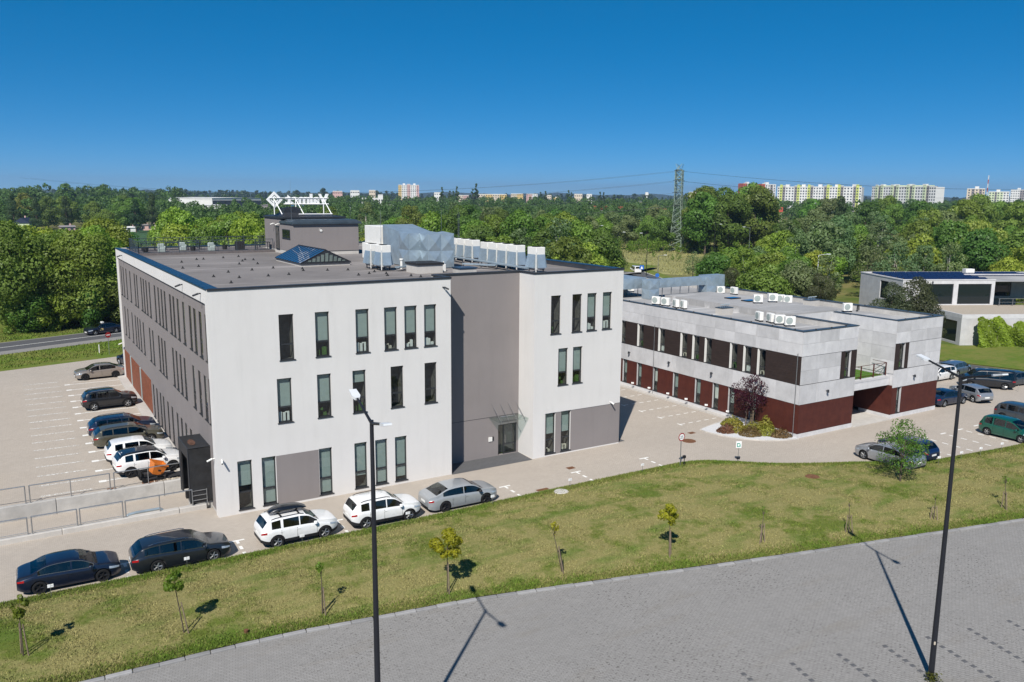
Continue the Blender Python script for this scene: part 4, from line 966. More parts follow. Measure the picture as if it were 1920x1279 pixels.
# claddings of the left facade (local x = BYb - y)
def lrow(name, mat, z0, z1, cuts, t):
    xs = sorted(cuts)
    for a, c in zip(xs[:-1], xs[1:]):
        if any(h[0]-.01 <= a and c <= h[1]+.01 and h[2] < (z0+z1)/2 < h[3] for h in hl): continue
        if c-a < .05: continue
        panels(cb, name, PC, cl(BX, BYb, 0), -math.pi/2, a, c, z0, z1, 1, 1, t, mat)
def cuts_for(rows, step):
    e = [0., LW2]+[v_ for h in rows for v_ in h[:2]]; e = sorted(e); out = []
    for a, c in zip(e[:-1], e[1:]):
        n_ = max(1, round((c-a)/step)); out += [a+(c-a)*k/n_ for k in range(n_)]
    return out+[LW2]
hup = [h for h in hl if h[2] > 4]; hdn = [h for h in hl if h[2] < 4]
lrow('slat_panel', 'slat_wood', 4.37, 6.67, cuts_for(hup, 30), .035)
lrow('rust_panel', 'corten', .36, 2.74, cuts_for(hdn, 1.3), .035)
n_ = 17
panels(cb, 'concrete_panel', PC, cl(BX, BYb, 0), -math.pi/2, 0, LW2-.02, 2.76, 4.34, n_, 1, .05, 'concrete')
panels(cb, 'concrete_panel', PC, cl(BX, BYb, 0), -math.pi/2, 0, LW2-.02, 6.69, 8.66, n_, 2, .05, 'concrete')
for i_, (a, c, z0, z1) in enumerate(hl):
    upw = z0 > 4
    add_window(cb, cl(BX, BYb-a, z0), -math.pi/2, c-a, z1-z0, .75 if upw else .8, .26, (.0 if upw else 1.35), 'blind' if i_ % 3 else 'blind_white', True, (i_ % 5 if upw else None))
    if upw: o = MB().box(-.02, .05, -.045, .2, 0, z1-z0).build('window_cheek', M['white_paint'], cb, cl(BX, BYb-a, z0), -math.pi/2)
# front of wing 1
def front_face(xa, xb, yf, hs, doc):
    w_ = wall_mesh(xb-xa, BZ-.02, [(h[0]-xa, h[1]-xa, h[2], h[3]) for h in hs], .3); w_.build('wall', M['concrete'], cb, cl(xa, yf, 0))
h1 = [(58.95, 59.72, 4.42, 6.62)]; front_face(BX, BXr, BY, h1, 1)
h2 = [(66.3, 67.1, 4.42, 6.62), (66.42, 67.03, .42, 2.72)]; front_face(BX2, BX3, BY, h2, 2)
for (x0, x1, z0, z1) in h1+h2: add_window(cb, cl(x0, BY, z0), 0, x1-x0, z1-z0, .7, .26, .0 if z0 > 4 else 1.2, 'blind', True, 4)
for xa, xb, cs in ((BX, BXr, [BX-.05, BX+1.95, BX+4.35, BXr]), (BX2, BX3, [BX2-.05, BX2+1.95, BX2+4.3, BX3+.05])):
    us = [c-xa for c in cs]
    panels(cb, 'concrete_panel', PC, cl(xa, BY, 0), 0, 0, 0, 6.69, 8.66, 1, 2, .05, 'concrete', .012, us)
    panels(cb, 'concrete_panel', PC, cl(xa, BY, 0), 0, 0, 0, 2.76, 4.34, 1, 1, .05, 'concrete', .012, us)
panels(cb, 'concrete_panel', PC, cl(BX, BY, 0), 0, 0, 0, 4.38, 6.66, 1, 2, .05, 'concrete', .012, [-.05, 2.1, 4.75])
panels(cb, 'slat_panel', PC, cl(BX, BY, 0), 0, 4.76, 5.29, 4.38, 6.66, 1, 1, .05, 'slat_wood'); panels(cb, 'slat_panel', PC, cl(BX, BY, 0), 0, 6.08, BXr-BX, 4.38, 6.66, 1, 1, .05, 'slat_wood')
panels(cb, 'slat_panel', PC, cl(BX2, BY, 0), 0, -.04, .57, 4.38, 6.66, 1, 1, .05, 'slat_wood'); panels(cb, 'slat_panel', PC, cl(BX2, BY, 0), 0, 1.39, 1.85, 4.38, 6.66, 1, 1, .05, 'slat_wood')
panels(cb, 'concrete_panel', PC, cl(BX2, BY, 0), 0, 0, 0, 4.38, 6.66, 1, 2, .05, 'concrete', .012, [1.86, 4.3, BX3-BX2+.05])
panels(cb, 'rust_panel', PC, cl(BX, BY, 0), 0, -.036, BXr-BX, .36, 2.74, 1, 1, .035, 'corten'); panels(cb, 'rust_panel', PC, cl(BX2, BY, 0), 0, -.036, .69, .36, 2.74, 1, 1, .035, 'corten'); panels(cb, 'rust_panel', PC, cl(BX2, BY, 0), 0, 1.32, BX3-BX2+.036, .36, 2.74, 1, 1, .035, 'corten')
jt = MB()
for z in (2.74, 4.345, 6.672): jt.box(BX-.03, BX3+.03 if False else BXr+.0, BY-.03, BY, z, z+.03); jt.box(BX2-.03, BX3+.03, BY-.03, BY, z, z+.03); jt.box(BX-.03, BX, BY, BYb, z, z+.03)
cw(jt, 'shadow_joint', 'black')
pl = MB(); pl.box(BX-.06, BXr+.05, BY-.06, BY+.3, -.1, .34); pl.box(BX2-.06, BX3+.06, BY-.06, BY+.3, -.1, .34); pl.box(BX-.06, BX+.3, BY+.3, BYb, -.1, .30); pl.box(BX2-.06, BX2+.0, BY+.3, 46.6, -.1, .34); cw(pl, 'plinth', 'concrete')
# other outer walls
ow = MB(); ow.quad((BX3, BY, 0), (BX3, BYb, 0), (BX3, BYb, BZ-.02), (BX3, BY, BZ-.02)); ow.quad((BX3, BYb, 0), (BX, BYb, 0), (BX, BYb, BZ-.02), (BX3, BYb, BZ-.02)); ow.quad((BXr, BY, 0), (BXr, 51.2, 0), (BXr, 51.2, BZ-.02), (BXr, BY, BZ-.02)); ow.quad((BX2, 51.2, 2.9), (BX2, BY+.01, 2.9), (BX2, BY+.01, BZ-.02), (BX2, 51.2, BZ-.02)); ow.quad((BXr, 50.2, 3.0), (BX2, 50.2, 3.0), (BX2, 50.2, BZ-.02), (BXr, 50.2, BZ-.02)); cw(ow, 'wall', 'concrete')
panels(cb, 'concrete_panel', PC, cl(BX2, 48.1, 0), -math.pi/2, 0, 4.64, 4.0, 8.66, 2, 4, .05, 'concrete')
# terrace deck between the wings, grass on it, rail
td = MB(); td.box(BXr+.01, BX2-.06, BY+.35, 50.2, 2.98, 3.62); cw(td, 'terrace_slab', 'concrete'); tc = MB(); tc.box(BXr+.01, BX2-.06, BY+.32, BY+.7, 3.62, 3.85); cw(tc, 'terrace_kerb', 'concrete')
tg = MB(); tg.sheet([(BXr+.05, BY+.72), (BX2-.1, BY+.72), (BX2-.1, 50.1), (BXr+.05, 50.1)], 3.78); o = tg.build('terrace_grass', plain('turf', (.06, .13, .012), .95, 0, .1, .3, 5, .8)); tag(o, 'bright green turf on the terrace between the concrete wings', 'grass', kind='stuff')
tr_ = empty('terrace_rail', (0, 0, 0)); tag(tr_, 'thin rusty steel rail round the green terrace', 'railing')
for x in (61.9, 63.6, 65.3): MB().box(x-.04, x+.04, BY+.45, BY+.53, 3.85, 5.0).build('post', M['corten'], tr_)
MB().tube((60.8, BY+.49, 5.0), (65.35, BY+.49, 5.0), .025).tube((60.8, BY+.49, 4.05), (65.35, BY+.49, 4.05), .02).build('rail', M['corten'], tr_); MB().tube((65.3, BY+.49, 5.0), (65.4, BY+1.9, 4.0), .025).tube((65.3, BY+.49, 5.0), (65.4, BY+1.9, 5.0), .02).build('brace', M['corten'], tr_)
wires = MB()
for k in range(5): wires.tube((60.8, BY+.49, 4.2+k*.15), (65.35, BY+.49, 4.2+k*.15), .006, .006, 4)
wires.build('mesh_wires', M['steel'], tr_)
# entrance recess under the terrace
er = MB(); er.quad((64.2, 46.8, 0), (65.9, 43.5, 0), (65.9, 43.5, 2.98), (64.2, 46.8, 2.98)) if False else None
er = MB(); er.quad((BXr, 47.2, .3), (BX2, 47.2, .3), (BX2, 47.2, 2.98), (BXr, 47.2, 2.98)); er.quad((BX2-.07, 47.2, .34), (BX2-.07, BY-.03, .34), (BX2-.07, BY-.03, 2.98), (BX2-.07, 47.2, 2.98)); er.quad((BXr+.01, BY, .3), (BXr+.01, 47.2, .3), (BXr+.01, 47.2, 2.98), (BXr+.01, BY, 2.98)); cw(er, 'entrance_wall', 'corten')
f = cw(MB().box(60.6, 62.3, 47.1, 47.18, .05, 2.6), 'door', 'frame'); MB().box(60.7, 61.4, 47.08, 47.1, .15, 2.5).box(61.5, 62.2, 47.08, 47.1, .15, 2.5).build('pane', M['dark_glass'], f)
s = MB().box(BXr+.1, BX2-.1, BY-.25, 47.2, -.05, .06); struct('entrance_step', s, M['kerb_pale'])
# roofs
rr2 = MB(); rr2.sheet([(BX+.35, BY+.3), (BXr-.3, BY+.3), (BXr-.3, 50.2), (BX2+.3, 50.2), (BX2+.3, BY+.3), (BX3-.3, BY+.3), (BX3-.3, BYb-.3), (BX+.35, BYb-.3)], BR_); cw(rr2, 'roof', 'roofing_pale')
e_ = .012
pr2 = MB(); pr2.box(BX+e_, BX+.35, BY+.35, BYb-.36, BR_-.3, BZ-.022); pr2.box(BX+e_, BXr-e_, BY+e_, BY+.35, BR_-.3, BZ-.021); pr2.box(BXr-.3, BXr-e_, BY+.35, 50.2, BR_-.3, BZ-.023); pr2.box(BX2+e_, BX2+.3, BY+.35, 50.2, BR_-.3, BZ-.022); pr2.box(BX2+e_, BX3-e_, BY+e_, BY+.35, BR_-.3, BZ-.021); pr2.box(BX3-.35, BX3-e_, BY+.35, BYb-.36, BR_-.3, BZ-.022); pr2.box(BX+e_, BX3-e_, BYb-.355, BYb-e_, BR_-.3, BZ-.024); pr2.box(BXr, BX2, 50.22, 50.45, BR_-.5, BZ-.025)
cw(pr2, 'parapet', 'concrete_wall')
co = MB(); co.box(BX-.08, BX+.42, BY+.42, BYb, BZ-.02, BZ+.03); co.box(BX-.08, BXr+.05, BY-.08, BY+.42, BZ-.02, BZ+.032); co.box(BXr-.36, BXr+.05, BY+.42, 50.0, BZ-.02, BZ+.03); co.box(BX2-.05, BX2+.36, BY+.42, 50.0, BZ-.02, BZ+.03); co.box(BX2-.05, BX3+.08, BY-.08, BY+.42, BZ-.02, BZ+.032); co.box(BX3-.42, BX3+.08, BY+.42, BYb, BZ-.02, BZ+.03)
cw(co, 'coping', 'slate_metal')
# raised middle roof over the corridor
mr_ = MB(); mr_.box(60.0, 66.6, 50.3, 66.8, BR_-.1, BR_+.62); cw(mr_, 'raised_roof', 'roofing_pale'); cw(MB().box(60.2, 66.4, 50.5, 66.6, BR_+.60, BR_+.635), 'raised_roof_felt', 'roofing_pale')
bs = MB().lathe([(0, .07), (.05, .07), (.07, .0)], n=8).mesh('coping_knob', M['black'])
for k in range(17): link('coping_knob', bs, cb, cl(BX+.17, BY+1+k*2.3, BZ+.03)); link('coping_knob', bs, cb, cl(BX3-.17, BY+1+k*2.3, BZ+.03))
for x in (55.3, 57.2, 59.0, 67.0, 69, 71): link('coping_knob', bs, cb, cl(x, BY+.17, BZ+.03))
# downpipe, wall lamps
for x, y_ in ((BX-.09, BY+.35), (BX-.09, 60.9)): cw(MB().tube((x, y_, .1), (x, y_, 6.9), .03), 'downpipe', 'steel')
for k, (x, y_, dx, dy) in enumerate([(BX, 47.2, -1, 0), (BX, 53.0, -1, 0), (BX, 58.6, -1, 0), (BX, 64.5, -1, 0), (56.8, BY, 0, -1), (68.5, BY, 0, -1)]):
    o = MB().tube((0, 0, 0), (dx*.16, dy*.16, 0), .035).lathe([(0, .12), (.08, .1), (.1, -.12), (0, -.14)], (dx*.2, dy*.2, 0), n=10).build('wall_lamp', M['dark_metal'], None, (x+dx*.05, y_+dy*.05, 3.6)); tag(o, 'small dark wall lamp on the concrete band ' + ['nearest the corner', 'above the dark window', 'above the middle bays', 'beside the white block', 'of the short front', 'of the far wing'][k], 'lamp', 'wall lamps')
# rooftop units
def split_unit():
    rt = empty('split_unit', (0, 0, 0)); MB().bbox(-.45, .45, -.18, .18, .12, .85, .03).build('casing', M['white_paint'], rt)
    MB().lathe([(0, -.19), (.05, -.2), (.27, -.188), (.29, -.2), (.30, -.18)], (-.1, 0, .48), 'y', 20).build('fan_grille', M['blind'], rt); b = MB(); b.box(-.4, -.34, -.2, .2, 0, .12); b.box(.34, .4, -.2, .2, 0, .12); b.build('feet', M['black'], rt); return rt
su = split_unit()
sp = [(56.9, 64.6, -1.2, 'first of four white split units by far end of left parapet'), (57.1, 63.4, -1.3, 'second of four white split units by far end of left parapet'), (57.1, 61.9, -1.9, 'third of four white split units by far end of left parapet'), (57.2, 60.9, -1.9, 'fourth of four white split units by far end of left parapet'),
      (57.5, 51.5, -1.9, 'first white split unit of the four near the front corner'), (57.6, 50.3, -1.9, 'second white split unit of the four near the front corner'), (57.5, 49.2, -.5, 'third white split unit of the four near the front corner'), (57.5, 48.1, -.5, 'last white split unit of the four near the front corner'),
      (63.2, 56.9, -.6, 'white split unit on raised roof beside the skylight'), (65.2, 56.8, -.6, 'white split unit on a stand at the edge of raised roof'), (69.6, 60.8, -.6, 'white split unit left in the back row'), (69.5, 59.6, -.6, 'white split unit second in the back row'), (69.6, 58.7, -.6, 'white split unit third in the back row'), (69.8, 51.6, -.4, 'lone white split unit on the far wing roof'), (69.9, 68.5, -.5, 'white split unit just behind the end of duct'), (70.7, 67.2, -1.6, 'white split unit right of the duct end'), (62.9, 73.3, -.5, 'white split unit among the pipes behind the duct'), (62.0, 75.0, -.5, 'white split unit far behind beside the white block')]
for k, (x, y_, a, lb) in enumerate(sp):
    o = su if k == 0 else copy_tree(su); o.location = (x, y_, BR_+(.64 if 60 < x < 66.5 and y_ < 66 else 0)+.02); o.rotation_euler = (0, 0, a); tag(o, lb, 'air conditioner', 'split units on the concrete building')
dc = empty('roof_duct', (0, 0, 0)); tag(dc, 'long galvanised duct on legs along the concrete building roof', 'duct')
b = MB(); xbox(b, 59.1, 60.5, 68.3, 69.5, BR_+.02, BR_+2.1, 1, 2, .09, 1); b.build('riser', M['galv'], dc)
b = MB(); xbox(b, 60.5, 68.0, 68.6, 69.6, BR_+1.15, BR_+2.05, 5, 1, .05, 1); b.build('horizontal_run', M['galv'], dc)
b = MB(); xbox(b, 67.6, 69.0, 68.4, 69.7, BR_+.02, BR_+2.0, 1, 2, .07, 1); b.build('riser', M['galv'], dc)
b = MB(); xbox(b, 69.0, 72.0, 70.0, 71.2, BR_+.1, BR_+2.0, 2, 1, .05, 1); b.build('horizontal_run', M['galv'], dc)
b = MB(); xbox(b, 57.0, 60.3, 70.2, 78.0, BR_+1.0, BR_+2.15, 2, 1, .06, 4); b.build('horizontal_run', M['galv'], dc)
b = MB(); xbox(b, 54.5, 62.0, 78.0, 80.5, BR_+.9, BR_+2.2, 4, 1, .06, 2); b.build('horizontal_run', M['galv'], dc)
for x in (61.6, 62.9, 64.2, 65.5, 66.8): MB().box(x-.03, x+.03, 69.0, 69.06, BR_, BR_+1.15).build('leg', M['steel'], dc)
for y_ in (71, 73.5, 76): MB().box(57.4, 57.46, y_, y_+.06, BR_, BR_+1.0).build('leg', M['steel'], dc); MB().box(59.8, 59.86, y_, y_+.06, BR_, BR_+1.0).build('leg', M['steel'], dc)
for k, (x, y_, z, lb) in enumerate([(57.4, 55.9, BR_, 'small rendered roof box with vent pipes near left parapet'), (69.7, 55.9, BR_, 'small rendered roof box with vent pipes on the far side'), (58.6, 73.0, BR_, 'small rendered roof box before the far duct')]):
    rt = empty('roof_box', (x, y_, z)); tag(rt, lb, 'roof box'); MB().box(0, 1.4, 0, .9, 0, .62).build('curb', M['kerb_pale'], rt); MB().box(-.04, 1.44, -.04, .94, .62, .67).build('lid', M['slate_metal'], rt)
    for j in range(5): MB().tube((.2+j*.25, .45, .67), (.2+j*.25, .45, .92), .03).tube((.2+j*.25, .45, .92), (.3+j*.25, .3, .95), .03).build('vent_pipe', M['galv'], rt)
for k, (x, y_) in enumerate([(64.0, 61.0), (63.9, 58.6)]):
    rt = empty('roof_light', (x, y_, BR_+.635)); tag(rt, 'flat blue roof light on the raised roof, ' + ('farther one' if k == 0 else 'nearer one'), 'roof light'); MB().box(-.7, .7, -.5, .5, 0, .1).build('frame', M['black'], rt); MB().box(-.62, .62, -.42, .42, .1, .115).build('pane', M['sky_panel'], rt)
ppz = MB()
for k in range(4): ppz.path([(54.6+k*.5, 72.0+k*.3, BR_), (54.6+k*.5, 72.0+k*.3, BR_+.75), (58.5, 72.4+k*.3, BR_+.75)], .05)
o = ppz.build('roof_pipes', M['galv']); tag(o, 'bundle of galvanised pipes on the roof beside the white block', 'pipes')
o = MB().tube((0, 0, 0), (0, 0, .5), .06).path([(0, 0, .5), (.15, .1, .62), (.35, .1, .55), (.4, .1, .1)], .06).build('roof_hose', M['black'], None, (70.9, 51.3, BR_)); tag(o, 'black bent hose beside the lone split unit', 'hose')

# planted island at the corner
isl_e = [(48.6, 49.2), (48.55, 48.4), (48.75, 47.4), (49.2, 46.2), (49.9, 45.1), (50.9, 44.2), (52.2, 43.5), (53.6, 43.2), (53.6, 50.4)]
struct('planting_bed', MB().prism(isl_e, -.05, .07), M['pale_gravel'])
kerb_line('kerb_edging', [(53.4, 50.5)]+isl_e[:-1], .55, .09, .10, M['kerb_pale'], xlim=(40, 60))
s = MB().box(53.0, BX-.06, 50.4, BYb, -.05, .09); struct('facade_strip', s, M['kerb_pale'])
# ------------------------------------------------------------------ gallery-like concrete building with solar panels
GA = math.atan2(-.45, .89)
gb = empty('glazed_building', (109.3, 72.0, 0), GA); tag(gb, 'low concrete building with big dark windows and rooftop solar panels', 'building')
# local x along the front (to the right), local y to the back
def gbx(name, mat, *a): return MB().box(*a).build(name, M[mat], gb)
w = wall_mesh(13.8, 3.66, [(2.6, 7.6, .15, 3.05), (8.3, 13.3, .15, 3.05)], .25); w.build('wall', M['concrete'], gb, (0, 0, 4.0))
w = wall_mesh(12.2, 7.66, [(6.0, 8.3, 4.4, 7.0)], .25); w.build('wall', M['concrete'], gb, (0, 12.2, 0), -math.pi/2)
for (x0, x1) in ((2.6, 7.6), (8.3, 13.3)):
    f = MB().box(x0, x0+.12, .1, .2, 4.15, 7.05).box(x1-.12, x1, .1, .2, 4.15, 7.05).box(x0, x1, .1, .2, 4.15, 4.27).box(x0, x1, .1, .2, 6.93, 7.05).build('window', M['frame'], gb)
    MB().box(x0+.12, x1-.12, .14, .16, 4.27, 6.93).build('pane', M['dark_glass'], f)
f = MB().box(.12, .2, 3.9, 6.2, 4.4, 7.0).build('window', M['frame'], gb); MB().box(.10, .12, 4.0, 6.1, 4.5, 6.9).build('pane', M['dark_glass'], f)
MB().quad((13.8, 0, 4), (13.8, 8, 4), (13.8, 8, 7.66), (13.8, 0, 7.66)).quad((0, 12.2, 0), (0, 12.2, 7.66), (26, 12.2, 7.66), (26, 12.2, 0)).build('wall', M['concrete'], gb)
w = wall_mesh(20, 3.66, [(1.0, 8.2, .3, 3.0)], .25); w.build('wall', M['concrete'], gb, (13.8, 8, 4.0))
f = MB().box(14.8, 22.0, 8.1, 8.2, 4.3, 7.0).build('window', M['frame'], gb); MB().box(14.95, 21.85, 8.06, 8.1, 4.45, 6.85).build('pane', M['dark_glass'], f)
gbx('roof', 'roofing_pale', .1, 34, .1, 12.1, 7.35, 7.40)
MB().box(-.05, 13.85, -.05, .35, 7.55, 7.70).box(-.05, .35, .35, 12.3, 7.55, 7.698).box(.35, 34, 11.9, 12.3, 7.55, 7.702).box(13.5, 34, 7.95, 8.3, 7.55, 7.697).build('coping', M['concrete'], gb)
# lower storey with flat gravel roof
gbx('lower_roof', 'roof_gravel', 3.0, 34, -9.6, -.02, 3.95, 4.0); gbx('lower_roof', 'roof_gravel', -6.0, 3.0, -4.0, -.02, 3.4, 3.45)
gbx('lower_parapet', 'concrete', 2.87, 34, -9.86, -9.6, 3.5, 4.05); gbx('lower_parapet', 'concrete', 2.87, 3.1, -9.6, -.05, 3.5, 4.048)
w = wall_mesh(31.2, 3.6, [], .2); w.build('lower_wall', M['concrete'], gb, (2.85, -9.84, -.05))
w = wall_mesh(9.8, 3.6, [(4.2, 8.9, .3, 3.1)], .25); w.build('lower_wall', M['concrete'], gb, (2.85, -.04, -.05), -math.pi/2)
f = MB().box(2.97, 3.05, -8.95, -4.2, .2, 3.1).build('window', M['frame'], gb); MB().box(2.95, 2.97, -8.85, -4.3, .3, 3.0).build('pane', M['dark_glass'], f)
MB().box(13.9, 33, -1.0, -.95, 5.0, 5.06).box(13.9, 33, -1.0, -.95, 4.5, 4.54).build('terrace_rail', M['steel'], gb)
for k in range(10): MB().box(14+k*2, 14.06+k*2, -1.02, -.94, 4.0, 5.05).build('rail_post', M['steel'], gb)
# lettering strip remains of the front sign
for k in range(5): MB().box(2.9+k*.35, 3.1+k*.35, -.06, -.0, 7.12, 7.42).build('sign_letter', M['dark_metal' if k == 4 else 'white_paint'], gb)
pvm = MB().add([(0, 0, .12), (1.7, 0, .12), (1.7, 1.0, .42), (0, 1.0, .42), (0, 0, .08), (1.7, 0, .08), (1.7, 1.0, .38), (0, 1.0, .38)], [(0, 1, 2, 3), (7, 6, 5, 4), (0, 4, 5, 1), (1, 5, 6, 2), (2, 6, 7, 3), (3, 7, 4, 0)]).mesh('solar_panel', M['pv'])
pvr = MB().box(0, 1.7, .02, .05, .0, .09).box(0, 1.7, .95, .98, .0, .38).box(-.012, .012, 0, 1.0, .10, .13).mesh('panel_frame', M['steel'])
for j in range(6):
    for k in range(17 if j > 3 else 7):
        o = link('solar_panel', pvm, gb, (.9+k*1.80, .8+j*1.75, 7.42)); link('panel_frame', pvr, o)
gbx('roof_unit', 'white_paint', 15.0, 16.4, 8.9, 9.8, 7.4, 8.4)
gbx('roof_dome', 'white_paint', 24.0, 25.6, 9.0, 10.0, 7.4, 7.8)

# ------------------------------------------------------------------ far buildings
M['panel_white'] = plain('panel_white', (.66, .66, .65), .85, 0, .2, .04, .2)
M['panel_lime'] = plain('panel_lime', (.52, .58, .16), .85, 0, .2, .05, .2)
M['panel_pale_green'] = plain('panel_pale_green', (.55, .62, .42), .85, 0, .2, .05, .2)
M['panel_yellow'] = plain('panel_yellow', (.60, .44, .18), .85, 0, .2, .05, .2)
M['panel_cream'] = plain('panel_cream', (.58, .50, .40), .85, 0, .2, .05, .2)
M['panel_red'] = plain('panel_red', (.42, .09, .05), .85, 0, .2, .05, .2)
M['panel_grey'] = plain('panel_grey', (.24, .22, .22), .85, 0, .2, .05, .2)
M['panel_pink'] = plain('panel_pink', (.55, .36, .34), .85, 0, .2, .05, .2)
M['tile_red'] = plain('tile_red', (.30, .06, .035), .8, 0, .2, .15, .5)
M['warehouse_blue'] = plain('warehouse_blue', (.03, .14, .36), .6, 0, .3, .08, .3)
M['shed_dark'] = plain('shed_dark', (.018, .028, .06), .7, 0, .3, .15, .3)
M['pane_dark'] = plain('pane_dark', (.05, .06, .08), .25, 0, .5, .3, .5)
def bearing(px, dist):
    """ground point at a compass bearing (given as columns of a 1920 wide panorama) and distance"""
    a = YAW+math.atan((px-960)/F_PX*math.cos(PITCH)); return (dist*math.sin(a), dist*math.cos(a)), a
def block(px0, px1, dist, h, floors, bays, label, cols, depth=13, z0=0., turn=0., cap=True, name='apartment_block'):
    """slab block facing the site; cols is a repeating pattern of facade strips"""
    (xa, ya), a0 = bearing(px0, dist); (xb, yb), a1 = bearing(px1, dist*(1+turn))
    L = math.hypot(xb-xa, yb-ya); rz = math.atan2(yb-ya, xb-xa)
    rt = empty(name, (xa, ya, z0), rz); tag(rt, label, 'building')
    x = 0.; tot = sum(c[0] for c in cols); i = 0
    win = MB(); st_h = h/floors
    for wd_, mat, dz, dy in cols:
        w_ = wd_/tot*L
        MB().box(x+.02, x+w_-.02, dy, depth, 0, h+dz).build('facade_section', M[mat], rt)
        MB().box(x+.02, x+w_-.02, dy-.15, dy+.4, h+dz, h+dz+.8).build('parapet', M['panel_white' if mat != 'panel_lime' else mat], rt)
        nb = max(1, round(w_/3.2)); 
        for f_ in range(floors):
            for b_ in range(nb):
                cx = x+w_*(b_+.5)/nb; cz = st_h*(f_+.55); ww = min(1.6, w_/nb*.5)
                win.box(cx-ww/2, cx+ww/2, dy-.06, dy+.1, cz-.75, cz+.75)
        x += w_
    # the short end seen from the site
    for f_ in range(floors):
        for b_ in range(2): cz = st_h*(f_+.55); win.box(-.06, .1, 3+b_*5, 4.4+b_*5, cz-.75, cz+.75)
    q = win.build('windows', M['pane_dark'], rt); q['kind'] = 'stuff'
    if cap:
        for k in range(max(1, int(L/18))): MB().box(8+k*18, 12+k*18, 4, 8, h, h+3.2).build('lift_house', M['panel_white'], rt)
    return rt
S = lambda w_, m_='panel_white', dz=0, dy=0: (w_, m_, dz, dy)
pat = [S(3), S(2, 'panel_lime', 2.2, -.5), S(2.2, 'panel_grey', 1, .5), S(7)]
block(1455, 1613, 1020, 29.5, 10, 40, 'long white apartment slab with lime green stair strips on the horizon', [S(2)]+pat[1:3]+[S(7), pat[2], pat[1], S(6), pat[1], pat[2], S(8), pat[2], pat[1], S(6), pat[1], pat[2], S(7), pat[2], pat[1], S(2)], turn=-.02)
block(1632, 1752, 1040, 30, 10, 40, 'long white apartment slab with pale green strips on the horizon', [S(3), S(2, 'panel_pale_green', 2, -.5), S(2.2, 'panel_grey', 1, .5), S(2, 'panel_pale_green', 2, -.5), S(6), S(2, 'panel_pale_green', 2, -.5), S(2.2, 'panel_grey', 1, .5), S(2, 'panel_pale_green', 2, -.5), S(6), S(2, 'panel_pale_green', 2, -.5), S(2.2, 'panel_grey', 1, .5), S(2, 'panel_pale_green', 2, -.5), S(6), S(2, 'panel_pale_green', 2, -.5), S(2.2, 'panel_grey', 1, .5), S(5)], turn=-.05)
block(1750, 1766, 1010, 28, 10, 4, 'cream apartment tower with balconies ending the pale green slab', [S(2, 'panel_cream'), S(1, 'panel_grey')], cap=False)
block(1426, 1452, 1080, 33, 11, 6, 'white tower block with red corner left of the lime slab', [S(1.2, 'panel_red', 1), S(2), S(1, 'panel_grey'), S(1.2)], turn=.01)
block(1391, 1416, 1250, 36, 12, 6, 'red and white tower block farthest left of the estate', [S(1.2, 'panel_red', 1), S(3)], turn=.01)
block(1810, 1844, 1120, 29, 10, 6, 'cream apartment tower with brown balconies beside the mast', [S(1.5, 'panel_cream'), S(1, 'panel_grey', 0, .6), S(1.5, 'panel_cream'), S(1, 'panel_grey', 0, .6), S(1, 'panel_cream')])
block(1851, 1890, 1180, 26, 9, 6, 'pale green apartment tower right of the mast', [S(2, 'panel_pale_green'), S(.7, 'panel_grey'), S(2, 'panel_pale_green'), S(2)])
block(1892, 1945, 1400, 30, 9, 6, 'grey white apartment slab at the far right of horizon'.replace('far right of horizon', 'end of the horizon estate'), [S(2), S(1, 'panel_grey'), S(3)])
block(745, 784, 1500, 34, 11, 6, 'pink and yellow apartment tower rising alone over the trees', [S(1.2, 'panel_yellow'), S(2), S(1.2, 'panel_pink', 1.5), S(2.2), S(1, 'panel_pink')], turn=.0)
block(895, 948, 1250, 19, 6, 8, 'yellow apartment slab behind the poplar row', [S(2, 'panel_cream'), S(2, 'panel_yellow'), S(2, 'panel_cream'), S(2, 'panel_yellow')], cap=False)
block(956, 979, 1350, 20, 6, 4, 'small yellow apartment block right of the long yellow slab', [S(1, 'panel_cream'), S(1, 'panel_yellow')], cap=False)
block(985, 1006, 1450, 20, 6, 4, 'pale pink apartment block between the poplars', [S(1, 'panel_pink'), S(1)], cap=False)
block(1022, 1032, 1500, 18, 5, 3, 'tiny yellow apartment block right of the pale pink one', [S(1, 'panel_cream')], cap=False)
block(1036, 1046, 1450, 15, 5, 3, 'tiny orange apartment block on the horizon', [S(1, 'panel_yellow')], cap=False)
block(856, 877, 1500, 17, 5, 4, 'cream apartment block half hidden behind thin poplars', [S(1, 'panel_cream'), S(1, 'panel_pink')], cap=False)
block(676, 716, 900, 10, 3, 5, 'white flat roofed building above the trees behind the sign', [S(4), S(1.2, 'panel_white', 3.5)], 25, 4, cap=False, name='commercial_building')
block(717, 736, 860, 5, 2, 3, 'small white flat building beside the white one', [S(1)], 15, 3, cap=False, name='commercial_building')
block(634, 672, 1300, 9, 3, 5, 'low white building far behind the sign', [S(1)], 15, 4, cap=False, name='commercial_building')
for k, (p0, p1, d_, h_, m_) in enumerate([(622, 640, 1300, 20, 'panel_pink'), (655, 672, 1250, 21, 'panel_white'), (690, 702, 1350, 22, 'panel_cream'), (812, 824, 1300, 19, 'panel_white'), (1075, 1090, 1200, 18, 'panel_cream'), (1098, 1108, 1250, 18, 'panel_white'), (1290, 1304, 1250, 22, 'panel_cream')]):
    block(p0, p1, d_, h_, 4, 3, 'small %s house block on the skyline, %s' % (m_.split('_')[1], ['right of the sign', 'left of the white flat building', 'over the white flat building', 'left of the first poplars', 'right of the middle poplars', 'farther right of the middle poplars', 'right of the pylon top'][k]), [S(1, m_)], 12, 2, cap=False)
